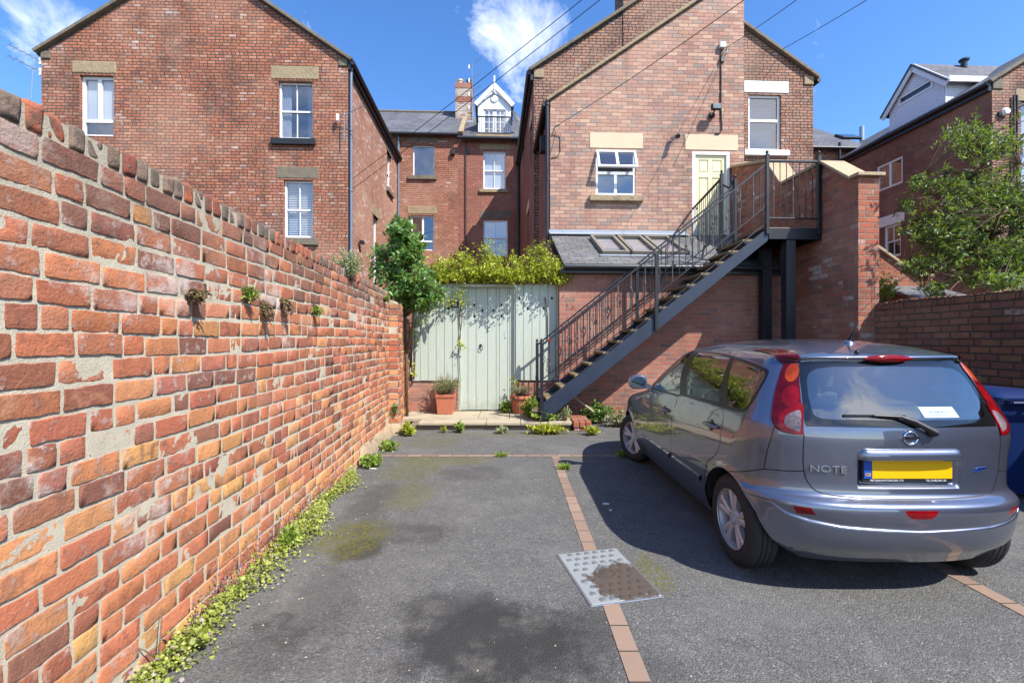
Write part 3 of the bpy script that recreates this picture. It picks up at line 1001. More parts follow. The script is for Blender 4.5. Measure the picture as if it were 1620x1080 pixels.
    def pier_rows(ya, yb, xo, ztop, front):
        r = 0
        while r * .0984 < ztop - .03:
            z0 = r * .0984 + .002
            y = ya + (.0 if r % 2 else .11)
            if r % 2 == 0:
                brick(ya, ya + .095, z0, z0 + .080, xo + rng.normal() * .003, pal[rng.integers(10)], 0.)
            while y < yb - .02:
                L = min(.216, yb - y)
                p = low if rng.uniform() < .7 - z0 * .3 else pal
                brick(y, y + L, z0, z0 + .080, xo + rng.normal() * .003, p[rng.integers(len(p))], 0.)
                y += L + .016
            if front:
                k = len(V)
                for i, (xa, xb) in enumerate(((.003, xo - .004),)):
                    c = np.array((low if rng.uniform() < .6 else pal)[rng.integers(6)]) * rng.uniform(.85, 1.1)
                    d = ya - .004 + rng.normal() * .003
                    V.extend([(xa, d, z0 + .002), (xb, d, z0 + .002), (xb, d, z0 + .078), (xa, d, z0 + .078),
                              (xa, d + .03, z0 + .002), (xb, d + .03, z0 + .002), (xb, d + .03, z0 + .078), (xa, d + .03, z0 + .078)])
                    F.extend([(k, k + 1, k + 2, k + 3), (k, k + 4, k + 5, k + 1), (k + 3, k + 2, k + 6, k + 7), (k + 1, k + 5, k + 6, k + 2)])
                    COL.extend([(c[0], c[1], c[2], 1)] * 8)
                    RAN.extend([(*rng.uniform(size=3), 1)] * 8)
            r += 1
    pier_rows(7.30, 7.72, .145, 2.10, True)
    pier_rows(7.74, 8.86, .075, 1.98, False)
    smooth_by_angle(finish('pier_brickwork', MAT['near_brick']).data, 40)
    mb = MB()
    mb.box(-.2, .137, 7.304, 7.715, -.05, 2.10)
    mb.box(-.2, .067, 7.715, 8.87, -.05, 1.98)
    mb.prism([(-.2, 2.10), (.137, 2.10), (.06, 2.2), (-.2, 2.26)], 7.304, 7.715)
    mb.prism([(-.2, 1.98), (.067, 1.98), (.0, 2.10), (-.2, 2.15)], 7.715, 8.87)
    t.part('pier_core', mb, MAT['mortar'])
    # crumbling render along the foot
    nP = smooth_noise(12, f=6)
    ys = np.arange(1.0, 8.86, .05)
    prof = [(0, -.02), (0, .06), (.5, .12), (1, .2)]
    pv, pf = [], []
    for i, y in enumerate(ys):
        k = float(np.clip(nP(y, .3) * .6 + .35 + (.5 if y > 5.6 else -.45), 0.0, 1.1))
        bx = .145 if 7.28 < y < 7.74 else (.075 if y > 7.74 else 0)
        top = (.01 if y < 5.6 else .05) + .17 * k + .02 * float(nP(y * 3, 4))
        for x, z in ((.012 + .08 * k, -.02), (.010 + .07 * k, min(.04, top * .5)), (.006 + .04 * k, top * .7), (.0, top), (-.03, top + .01)):
            pv.append((bx + x + rng.normal() * .004, y, z + (rng.normal() * .006 if z > 0 else 0)))
    for i in range(len(ys) - 1):
        for j in range(4):
            pf.append((i * 5 + j, (i + 1) * 5 + j, (i + 1) * 5 + j + 1, i * 5 + j + 1))
    me = make_mesh('foot_render', pv, pf, MAT['foot'], None, True, base, uv=False, recalc=False)
    link('foot_render', me, t.root)
left_wall()
# ------------------------------------------------------------------ houses
D_G, D_E, D_L, D_B = 13.4, 10.7, 8.65, 20.3        # gables, extension, lean-to front, terrace behind
GATE_D = 8.82

def window(T, xf, u0, u1, v0, v1, style='sash', d=.10, frame=None, shade=None, name='window', bars=True, wide=.05, label=None):
    """frame part with its panes, and whatever hangs behind the glass"""
    frame = frame or MAT['white_paint']
    mb = MB(xf)
    w = wide
    f0, f1 = d, d + .07
    def ring(a0, a1, b0, b1, ww, e0, e1):
        mb.box(a0, a1, e0, e1, b0, b0 + ww)
        mb.box(a0, a1, e0, e1, b1 - ww, b1)
        mb.box(a0, a0 + ww, e0, e1, b0 + ww, b1 - ww)
        mb.box(a1 - ww, a1, e0, e1, b0 + ww, b1 - ww)
    ring(u0, u1, v0, v1, w, f0, f1)
    panes = []
    um, vm = (u0 + u1) / 2, (v0 + v1) / 2
    if style == 'sash':
        mb.box(u0 + w, u1 - w, f0 + .012, f1, vm - .025, vm + .025)
        mb.box(u0 + w, u1 - w, f0 + .03, f1, v0 + w, v0 + w + .03)
        if bars:
            mb.box(um - .012, um + .012, f0 + .015, f0 + .05, vm + .025, v1 - w)
            mb.box(um - .012, um + .012, f0 + .035, f0 + .065, v0 + w + .03, vm - .025)
        panes = [(u0 + w - .005, u1 - w + .005, vm, v1 - w + .005, f0 + .035), (u0 + w - .005, u1 - w + .005, v0 + w, vm, f0 + .052)]
    elif style == 'plain':
        panes = [(u0 + w - .005, u1 - w + .005, v0 + w - .005, v1 - w + .005, f0 + .04)]
    elif style == 'pair':
        mb.box(um - w * .55, um + w * .55, f0 + .006, f1, v0 + w, v1 - w)
        panes = [(u0 + w - .005, um, v0 + w - .005, v1 - w + .005, f0 + .04), (um, u1 - w + .005, v0 + w - .005, v1 - w + .005, f0 + .04)]
    elif style == 'pair_over_one':
        vs = v0 + (v1 - v0) * .27
        mb.box(u0 + w, u1 - w, f0 + .006, f1, vs - w * .6, vs + w * .6)
        mb.box(um - w * .7, um + w * .7, f0 + .006, f1, vs + w * .6, v1 - w)
        panes = [(u0 + w - .005, um, vs, v1 - w + .005, f0 + .04), (um, u1 - w + .005, vs, v1 - w + .005, f0 + .04), (u0 + w - .005, u1 - w + .005, v0 + w - .005, vs, f0 + .041)]
    elif style == 'two_light':
        vs = v0 + (v1 - v0) * .55
        mb.box(u0 + w, u1 - w, f0 + .006, f1, vs - w * .6, vs + w * .6)
        panes = [(u0 + w - .005, u1 - w + .005, vs, v1 - w + .005, f0 + .04), (u0 + w - .005, u1 - w + .005, v0 + w - .005, vs, f0 + .041)]
    W = T.part(name, mb, frame, label=label)
    for a0, a1, b0, b1, e in panes:
        m2 = MB(xf)
        m2.poly([(a0, e, b0), (a1, e, b0), (a1, e, b1), (a0, e, b1)])
        T.part('pane', m2, MAT['pane'], W)
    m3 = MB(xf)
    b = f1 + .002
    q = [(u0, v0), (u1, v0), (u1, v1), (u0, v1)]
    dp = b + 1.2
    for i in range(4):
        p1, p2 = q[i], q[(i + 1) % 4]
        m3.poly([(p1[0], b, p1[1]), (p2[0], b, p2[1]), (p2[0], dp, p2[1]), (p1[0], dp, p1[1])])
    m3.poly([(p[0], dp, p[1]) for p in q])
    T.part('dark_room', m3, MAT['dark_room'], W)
    if shade:
        m4 = MB(xf)
        kind = shade[0]
        if kind == 'venetian':
            z = v0 + .05
            while z < v1 - .04:
                m4.poly([(u0 + .05, b + .05, z), (u1 - .05, b + .05, z), (u1 - .05, b + .075, z + .034), (u0 + .05, b + .075, z + .034)])
                z += .052
            T.part('venetian_blind', m4, MAT[shade[1] if len(shade) > 1 else 'blind'], W)
        elif kind == 'roller':
            lo = v0 + (v1 - v0) * shade[1]
            m4.box(u0 + .03, u1 - .03, b + .03, b + .035, lo, v1 - .02)
            T.part('roller_blind', m4, MAT['blind'], W)
        elif kind == 'curtain':
            for s0, s1 in shade[1]:
                n = 14
                for i in range(n):
                    a = u0 + (u1 - u0) * (s0 + (s1 - s0) * i / n)
                    c = u0 + (u1 - u0) * (s0 + (s1 - s0) * (i + 1) / n)
                    y1, y2 = b + .06 + .03 * math.sin(i * 2.3), b + .06 + .03 * math.sin((i + 1) * 2.3)
                    m4.poly([(a, y1, v0), (c, y2, v0), (c, y2, v1), (a, y1, v1)])
            T.part('curtain', m4, MAT[shade[2] if len(shade) > 2 else 'curtain'], W, smooth=True)
    return W
def trim(T, name, xf, u0, u1, v0, v1, mat, proud=.03, deep=.1, rough=.0, bevel=.008, label=None):
    mb = MB(xf)
    mb.box(u0, u1, -proud, deep, v0, v1)
    return T.part(name, mb, mat, bevel=bevel, label=label)
def px_rect(x0, x1, y0, y1, D):                      # photo rectangle -> rectangle on the plane b = D
    xm, ym = (x0 + x1) / 2, (y0 + y1) / 2
    return PB(x0, ym, D)[0], PB(x1, ym, D)[0], PB(xm, y1, D)[1], PB(xm, y0, D)[1]
def gutter(T, pts, r=.06, mat=None, name='gutter'):
    mb = MB()
    mb.tube(pts, r, 8)
    return T.part(name, mb, mat or MAT['gutter'], smooth=True, angle=50)
def downpipe(T, a, b, z0, z1, r=.042, mat=None, name='downpipe', every=1.8):
    mb = MB()
    mb.tube([(a, b, z0), (a, b, z1)], r, 10)
    z = z0 + .6
    while z < z1:
        mb.tube([(a, b, z), (a, b, z + .07)], r * 1.3, 10)
        z += every
    return T.part(name, mb, mat or MAT['gutter'], smooth=True, angle=50)
def slope(mb, p, q, r, s, th=.06):                   # roof slab from four corners, thickness downwards
    P = [Vector(x) for x in (p, q, r, s)]
    n = (P[1] - P[0]).cross(P[3] - P[0]).normalized()
    if n.z < 0:
        n = -n
    Q = [x - n * th for x in P]
    mb.add([tuple(x) for x in P + Q], [[0, 1, 2, 3], [7, 6, 5, 4], [0, 4, 5, 1], [1, 5, 6, 2], [2, 6, 7, 3], [3, 7, 4, 0]])

# ---- house on the left: gable to the front, long side wall towards the yard
def house_left():
    aL, aR = PB(65.5, 300, D_G)[0], PB(550.0, 300, D_G)[0]
    ze = PB(550, 97, D_G)[1]
    am = (aL + aR) / 2
    za = PB(313, -66, D_G)[1]
    T = Thing('brick_house', 'three storey orange brick house whose gable rises behind the garden wall', 'house', (am, D_G, 0), 'B')
    fx = front_xf(D_G)
    win = dict(tl=px_rect(125.5, 180, 119, 215, D_G), tr=px_rect(440, 494.5, 129, 219, D_G), mr=px_rect(448.5, 495, 285, 376, D_G))
    outer = [(aL, -.1), (aR, -.1), (aR, ze), (am, za), (aL, ze)]
    mb = MB(fx)
    mb.sheet(outer, [rect(*w) for w in win.values()], 0, 0, .12)
    T.part('gable_wall', mb, MAT['brick_left'])
    # side wall to the yard with a window and a door
    sx = right_face_xf(aR)
    b0, z1 = PA(612, 240, aR); b1, z0 = PA(619.5, 308, aR)
    c0, y1 = PA(590.5, 337, aR); c1, y0 = PA(598.5, 470, aR)
    y0 = 1.2
    zw = PA(616, 242, aR)[1]
    w1 = (b0, b1, PA(616, 302, aR)[1], PA(612, 236, aR)[1])
    w2 = (c0, c1, y0, PA(591, 339, aR)[1])
    mb = MB(sx)
    mb.sheet(rect(D_G, D_B, -.1, ze), [rect(*w1), rect(*w2)], 0, 0, .12)
    T.part('side_wall', mb, MAT['brick_left_side'])
    mb = MB(left_face_xf(aL))
    mb.sheet(rect(D_G, D_B, -.1, ze), [], 0, 0)
    T.part('far_side_wall', mb, MAT['brick_left'])
    # roof
    mb = MB()
    k = (za - ze) / (aR - am)
    for sgn, ae in ((1, aR), (-1, aL)):
        ov = .16
        slope(mb, (am, D_G + .02, za + .10), (ae + sgn * ov, D_G + .02, ze - k * ov + .10), (ae + sgn * ov, D_B + 3.0, ze - k * ov + .10), (am, D_B + 3.0, za + .10))
    T.part('roof', mb, MAT['slate'])
    # stone verge
    for sgn, ae in ((1, aR), (-1, aL)):
        mb = MB()
        p, q = (am - sgn * .02, D_G - .02, za + .10), (ae + sgn * .14, D_G - .02, ze - k * .14 + .10)
        mb.bar(p, q, .20, .09, (0, 0, 1))
        T.part('verge', mb, MAT['stone_dark'], bevel=.01)
        mb = MB()
        mb.box(min(ae, ae - sgn * .26), max(ae, ae - sgn * .26), D_G - .035, D_G + .05, ze - .16, ze + .05)
        T.part('kneeler_stone', mb, MAT['stone_dark'], bevel=.015)
    # windows
    window(T, fx, *win['tl'], style='pair_over_one', shade=('roller', .27), wide=.075)
    l = px_rect(114, 184, 97, 116.5, D_G); trim(T, 'lintel', fx, *l, MAT['stone'], .02, bevel=.03)
    window(T, fx, *win['tr'], style='sash', shade=('curtain', [(.02, .28), (.78, .98)]))
    l = px_rect(429, 504, 105, 125, D_G); trim(T, 'lintel', fx, *l, MAT['stone'], .012)
    l = px_rect(430, 499.5, 220.5, 230, D_G); trim(T, 'sill', fx, *l, MAT['black_plastic'], .10)
    window(T, fx, *win['mr'], style='sash', shade=('venetian',))
    l = px_rect(437, 504, 264, 282, D_G); trim(T, 'lintel', fx, *l, MAT['stone_dark'], .012)
    l = px_rect(440, 504, 377, 388, D_G); trim(T, 'sill', fx, *l, MAT['stone_dark'], .10)
    window(T, sx, *w1, style='sash')
    trim(T, 'sill', sx, w1[0] - .12, w1[1] + .12, w1[2] - .17, w1[2], MAT['stone_dark'], .10)
    trim(T, 'lintel', sx, w1[0] - .15, w1[1] + .15, w1[3], w1[3] + .3, MAT['stone_dark'], .012)
    window(T, sx, *w2, style='sash', bars=False)
    trim(T, 'lintel', sx, w2[0] - .2, w2[1] + .2, w2[3], w2[3] + .32, MAT['stone'], .012)
    # gutter and downpipe
    gutter(T, [(aR + .16, D_G - .05, ze - .06), (aR + .16, D_B - .02, ze - .06)], .07)
    mb = MB()
    mb.box(aR + .002, aR + .1, D_G, D_B - .02, ze - .24, ze - .08)
    T.part('fascia', mb, MAT['gutter'])
    downpipe(T, aR + .07, D_G + .10, .0, ze - .1, .045, MAT['grey_pipe'])
    mb = MB()
    mb.box(aR + .003, aR + .03, D_G + .02, D_G + .055, .0, ze - .3)
    T.part('cable_conduit', mb, MAT['gutter'])
    return aL, aR, ze
HL = house_left()

# ---- the terrace behind, two houses side by side
def terrace():
    aJ = PB(724, 300, D_B)[0]
    aL = PB(560, 300, D_B)[0]
    aR = PB(826, 300, D_B)[0] + 1.5
    ze1 = PB(675, 212, D_B)[1]
    zr1 = PB(660, 178, D_B + 4.2)[1]
    ze2 = PB(775, 221, D_B)[1]
    fx = front_xf(D_B)
    # left one
    T = Thing('terrace_house', 'terraced brick house with plain slate roof, left of the white dormer', 'house', ((aL + aJ) / 2, D_B, 0), 'B')
    w1, w2 = px_rect(653, 687.5, 229.5, 278, D_B), px_rect(650, 687, 340.5, 396, D_B)
    mb = MB(fx)
    mb.sheet(rect(aL, aJ, -.1, ze1), [rect(*w1), rect(*w2)], 0, 0, .12)
    T.part('wall', mb, MAT['brick_back'])
    window(T, fx, *w1, style='plain')
    window(T, fx, *w2, style='pair_over_one', shade=('curtain', [(.05, .48)], 'brown_curtain'), wide=.06)
    trim(T, 'lintel', fx, *px_rect(646, 693, 216, 226, D_B), MAT['stone_dark'], .012)
    trim(T, 'sill', fx, *px_rect(646, 691, 278.5, 284.5, D_B), MAT['stone_dark'], .10)
    trim(T, 'lintel', fx, *px_rect(645, 691, 326, 338, D_B), MAT['stone'], .012)
    mb = MB()
    aV = PB(731, 200, D_B)[0]
    slope(mb, (aL, D_B - .22, ze1 - .05), (aV, D_B - .22, ze1 - .05), (aV, D_B + 4.2, zr1), (aL, D_B + 4.2, zr1), .08)
    slope(mb, (aL, D_B + 8.6, ze1 - .05), (aV, D_B + 8.6, ze1 - .05), (aV, D_B + 4.21, zr1), (aL, D_B + 4.21, zr1), .08)
    T.part('roof', mb, MAT['slate'])
    mb = MB()
    mb.bar((aV - .05, D_B - .25, ze1 - .02), (aV - .05, D_B + 4.2, zr1 + .03), .22, .12)
    T.part('verge', mb, MAT['stone'], bevel=.01)
    mb = MB()
    mb.tube([(aL, D_B + 4.2, zr1 + .02), (aV, D_B + 4.2, zr1 + .02)], .09, 8)
    T.part('ridge_tiles', mb, MAT['stone_dark'])
    gutter(T, [(aL, D_B - .25, ze1 - .10), (aJ + .05, D_B - .25, ze1 - .10)], .065)
    downpipe(T, PB(631, 280, D_B)[0], D_B - .08, .0, ze1 - .1, .05, MAT['grey_pipe'])
    mb = MB()
    a, z = PB(717, 243, D_B)
    mb.box(a - .09, a + .09, D_B - .16, D_B - .004, z - .09, z + .09)
    T.part('wall_vent', mb, MAT['black_plastic'], bevel=.02)
    # chimney
    c0, c1 = PB(720.5, 150, D_B + 3.0)[0], PB(748, 150, D_B + 3.0)[0]
    zt = PB(734, 131, D_B + 3.0)[1]
    zb = PB(734, 192, D_B + 3.0)[1] - .8
    mb = MB()
    mb.box(c0, c1, D_B + 3.0, D_B + 4.0, zb, zt - .28)
    ch = T.part('chimney', mb, MAT['brick_chimney'])
    mb = MB()
    mb.box(c0 - .02, c1 + .02, D_B + 2.98, D_B + 4.02, zt - .28, zt)
    zc = PB(734, 157, D_B + 3.0)[1]
    mb.box(c0 - .012, c1 + .012, D_B + 2.985, D_B + 4.01, zc - .14, zc + .14)
    T.part('chimney_cap', mb, MAT['brick_back_red'], ch)
    mb = MB()
    mb.box(c0 - .03, c1 + .03, D_B + 2.96, D_B + 4.0, zb + .55, zb + .85)
    T.part('flashing', mb, MAT['lead'], ch)
    for f, m in ((.26, 'stone_new'), (.78, 'stone_dark')):
        mb = MB()
        ax = c0 + (c1 - c0) * f
        mb.lathe([(.0, 0), (.15, 0), (.13, .2), (.165, .24), (.165, .32), (.13, .34), (.1, .3), (.0, .3)], (ax, D_B + 3.35, zt), n=14)
        T.part('chimney_pot', mb, MAT[m], ch, smooth=True, angle=40)
    # right one
    T2 = Thing('terrace_house', 'terraced brick house with white gabled roof dormer behind a railing', 'house', ((aJ + aR) / 2, D_B, 0), 'B')
    w3, w4 = px_rect(764.5, 800, 238, 299, D_B), px_rect(764.5, 803, 347, 405, D_B)
    D2 = D_B + .03
    fx = front_xf(D2)
    mb = MB(fx)
    mb.sheet(rect(aJ, aR, -.1, ze2), [rect(*w3), rect(*w4)], 0, 0, .12)
    T2.part('wall', mb, MAT['brick_back_red'])
    window(T2, fx, *w3, style='sash', shade=('roller', .05), bars=True, wide=.06)
    window(T2, fx, *w4, style='sash', shade=('roller', .5), bars=True, wide=.06)
    trim(T2, 'lintel', fx, *px_rect(759, 806, 228, 236.5, D2), MAT['stone'], .012)
    trim(T2, 'sill', fx, *px_rect(758.5, 805, 300, 305, D2), MAT['stone'], .09)
    trim(T2, 'lintel', fx, *px_rect(759, 807.5, 333.5, 345.5, D2), MAT['stone_dark'], .012)
    zr2 = PB(830, 189, D_B + 4.0)[1]
    mb = MB()
    slope(mb, (aV + .02, D_B - .25, ze2), (aR, D_B - .25, ze2), (aR, D_B + 4.0, zr2), (aV + .02, D_B + 4.0, zr2), .08)
    slope(mb, (aV + .02, D_B + 8.3, ze2), (aR, D_B + 8.3, ze2), (aR, D_B + 4.01, zr2), (aV + .02, D_B + 4.01, zr2), .08)
    T2.part('roof', mb, MAT['slate'])
    gutter(T2, [(aJ, D_B - .28, ze2 - .05), (PB(823, 220, D_B)[0] + .4, D_B - .28, ze2 - .05)], .075)
    ap = PB(737, 300, D_B)[0]
    mb = MB()
    mb.tube([(ap, D_B - .03, 3.2), (ap, D_B - .03, ze2 - .1)], .022, 6)
    T2.part('thin_pipe', mb, MAT['gutter'])
    downpipe(T2, PB(820, 300, D_B)[0], D_B - .10, 0, ze2 - .5, .06)
    mb = MB()
    a, z = PB(740, 240, D_B); a2, z2 = PB(810, 227, D_B)
    mb.box(a - .1, a + .1, D_B, D_B + .06, z - .1, z + .1)
    mb.tube([(a2, D_B - .1, z2 + .1), (a2 + .5, D_B - .1, z2 - .15)], .05, 8)
    T2.part('overflow_pipe', mb, MAT['gutter'])
    # dormer
    Dd = D_B + .55
    d0, d1 = PB(756, 190, Dd)[0], PB(808.5, 190, Dd)[0]
    dm = (d0 + d1) / 2
    zb = PB(780, 214, Dd)[1]; zt = PB(780, 167, Dd)[1]; za = PB(781.8, 137, Dd)[1]
    g0, g1 = PB(765, 190, Dd)[0], PB(800, 190, Dd)[0]
    gz0, gz1 = PB(780, 212, Dd)[1], PB(780, 173, Dd)[1]
    fd = front_xf(Dd)
    mb = MB(fd)
    mb.sheet([(d0, zb - .1), (d1, zb - .1), (d1, zt), (dm, za - .08), (d0, zt)], [rect(g0, g1, gz0, gz1)], 0, 0, .08)
    mb.box(d0, d0 + .02, 0, 3.0, zb - .6, zt)
    mb.box(d1 - .02, d1, 0, 3.0, zb - .6, zt)
    dr = T2.part('dormer', mb, MAT['white_board'])
    mb = MB(fd)
    gm = (g0 + g1) / 2
    for a, b in ((g0, gm - .01), (gm + .01, g1)):
        mb.box(a, b, .05, .10, gz0, gz0 + .10); mb.box(a, b, .05, .10, gz1 - .08, gz1)
        mb.box(a, a + .075, .05, .10, gz0, gz1); mb.box(b - .075, b, .05, .10, gz0, gz1)
        mb.box((a + b) / 2 - .02, (a + b) / 2 + .02, .055, .09, gz0, gz1)
        for f in (.22, .5, .78):
            z = gz0 + (gz1 - gz0) * f
            mb.box(a, b, .057, .088, z - .018, z + .018)
    dd = T2.part('french_door', mb, MAT['white_paint'], dr)
    mb = MB(fd)
    mb.box(g0, g1, .075, .08, gz0, gz1)
    T2.part('glass_panes', mb, MAT['pane'], dr)
    mb = MB(fd)
    mb.box(g0, g1, .6, .7, gz0, gz1)
    T2.part('dark_room', mb, MAT['curtain'], dr)
    e0, e1 = PB(752.5, 166, Dd)[0], PB(812, 166, Dd)[0]
    ez = PB(780, 168, Dd)[1]
    for p in ((e0, ez), (e1, ez)):
        mb = MB()
        mb.bar((p[0], Dd - .10, p[1]), (dm, Dd - .10, za), .06, .20)
        T2.part('bargeboard', mb, MAT['white_paint'], dr, bevel=.006)
    mb = MB(fd)                                          # scalloped board below the verge
    n = 40
    top = lambda f: ez + (za - ez) * (1 - abs(2 * f - 1))
    lowb = lambda f: ez - .02 + (za - ez) * (1 - abs(2 * f - 1)) * .62 + .05 * abs(math.sin(f * math.pi * 4))
    for i in range(n):
        f, g = i / n, (i + 1) / n
        u0_, u1_ = e0 + (e1 - e0) * f, e0 + (e1 - e0) * g
        mb.poly([(u0_, -.08, lowb(f)), (u1_, -.08, lowb(g)), (u1_, -.08, top(g)), (u0_, -.08, top(f))])
        mb.poly([(u0_, -.08, lowb(f)), (u1_, -.08, lowb(g)), (u1_, -.04, lowb(g)), (u0_, -.04, lowb(f))])
    T2.part('scalloped_board', mb, MAT['white_board'], dr)
    mb = MB(fd)
    mb.lathe([(0, -.05), (.16, -.05), (.20, .0), (.20, .03)], (dm, 0, (ez + za) / 2 - .12), (0, 1, 0), 20)
    T2.part('roundel', mb, MAT['white_paint'], dr, smooth=True, angle=40)
    mb = MB()
    mb.bar((dm, Dd - .13, za - .35), (dm, Dd - .13, za + .42), .07, .07)
    T2.part('finial', mb, MAT['white_paint'], dr)
    mb = MB()
    for s, ee in ((1, e1), (-1, e0)):
        slope(mb, (dm, Dd - .12, za + .06), (ee + s * .03, Dd - .12, ez + .03), (ee + s * .03, Dd + 3.2, ez + .03), (dm, Dd + 3.2, za + .06), .05)
    T2.part('dormer_roof', mb, MAT['slate'], dr)
    mb = MB()
    r0, r1 = PB(756, 190, Dd - .5)[0], PB(807, 190, Dd - .5)[0]
    rz0, rz1 = PB(780, 212, Dd - .5)[1], PB(780, 185, Dd - .5)[1]
    for z in (rz0 + .03, rz1):
        mb.bar((r0, Dd - .5, z), (r1, Dd - .5, z), .04, .05)
        for r in (r0, r1):
            mb.bar((r, Dd - .5, z), (r, Dd, z), .04, .05)
    for i in range(19):
        a = r0 + (r1 - r0) * i / 18
        mb.bar((a, Dd - .5, rz0), (a, Dd - .5, rz1), .016, .016)
    T2.part('balcony_railing', mb, MAT['black_iron'], dr)
    mb = MB()
    mb.box(r0 - .1, r1 + .1, Dd - .6, Dd + .3, rz0 - .16, rz0 - .05)
    T2.part('balcony_ledge', mb, MAT['stone'], dr)
    # things on the roofs
    a, z = PB(815, 186, Dd - .1)
    t = Thing('satellite_dish', 'grey satellite dish beside the white roof dormer', 'satellite dish', (a, Dd - .1, z - .3), 'B')
    mb = MB()
    ax = Vector((.75, -.55, .35)).normalized()
    mb.lathe([(0, .0), (.12, .012), (.22, .045), (.29, .085), (.30, .085), (.22, .03), (0, -.02)], (a, Dd - .1, z), ax, 20)
    t.part('dish', mb, MAT['dish'], smooth=True, angle=50)
    mb = MB()
    mb.tube([(a, Dd - .1, z), (a - .25, Dd + .05, z - .3)], .02, 6)
    mb.tube([(a, Dd - .1, z - .25), tuple(Vector((a, Dd - .1, z)) + ax * .32)], .012, 6)
    t.part('bracket', mb, MAT['alu'])
terrace()

def aerial(frame, base, top, ladder_dir, n, size, label, group=None, rungs=9):
    """mast with yagi booms"""
    t = Thing('tv_aerial', label, 'aerial', base, frame, group)
    mb = MB()
    mb.tube([base, top], .015, 6)
    t.part('mast', mb, MAT['alu'])
    d = Vector(ladder_dir).normalized()
    s = d.cross(Vector((0, 0, 1))).normalized()
    for i in range(n):
        mb = MB()
        c = Vector(top) - Vector((0, 0, .10 + i * (Vector(top) - Vector(base)).length * .24))
        p, q = c - d * size * .25, c + d * size * .75
        mb.tube([p, q], .009, 6)
        for k in range(rungs):
            e = p + (q - p) * (k / (rungs - 1))
            mb.tube([e - s * .13, e + s * .13], .005, 5)
        t.part('boom', mb, MAT['alu'])
        mb = MB()
        mb.box(p.x - .035, p.x + .035, p.y - .035, p.y + .035, p.z - .10, p.z + .10)
        t.part('reflector', mb, MAT['white_paint'])
    return t
def aerials():
    D = D_B + 3.0
    b, tp = PB(746.5, 190, D), PB(746, 101, D)
    aerial('B', (b[0] + .03, D - .06, b[1]), (tp[0] + .03, D - .06, tp[1]), (1, -.5, .45), 4, .75, 'tall aerial with stacked booms fixed to the chimney', rungs=7)
    a, z = PB(548, 205, D_G)
    aerial('B', (a, D_G - .18, z - .4), (a, D_G - .18, z + .45), (1, -.25, .30), 1, .9, 'small aerial on the yard corner of the left gable house')
    a, z = PB(63, 150, D_G)
    aerial('B', (a - .12, D_G - .12, z - .2), (a - .06, D_G - .12, z + 1.1), (-.3, -1, .05), 2, .7, 'aerial against the sky at the far left gable edge', rungs=6)
aerials()

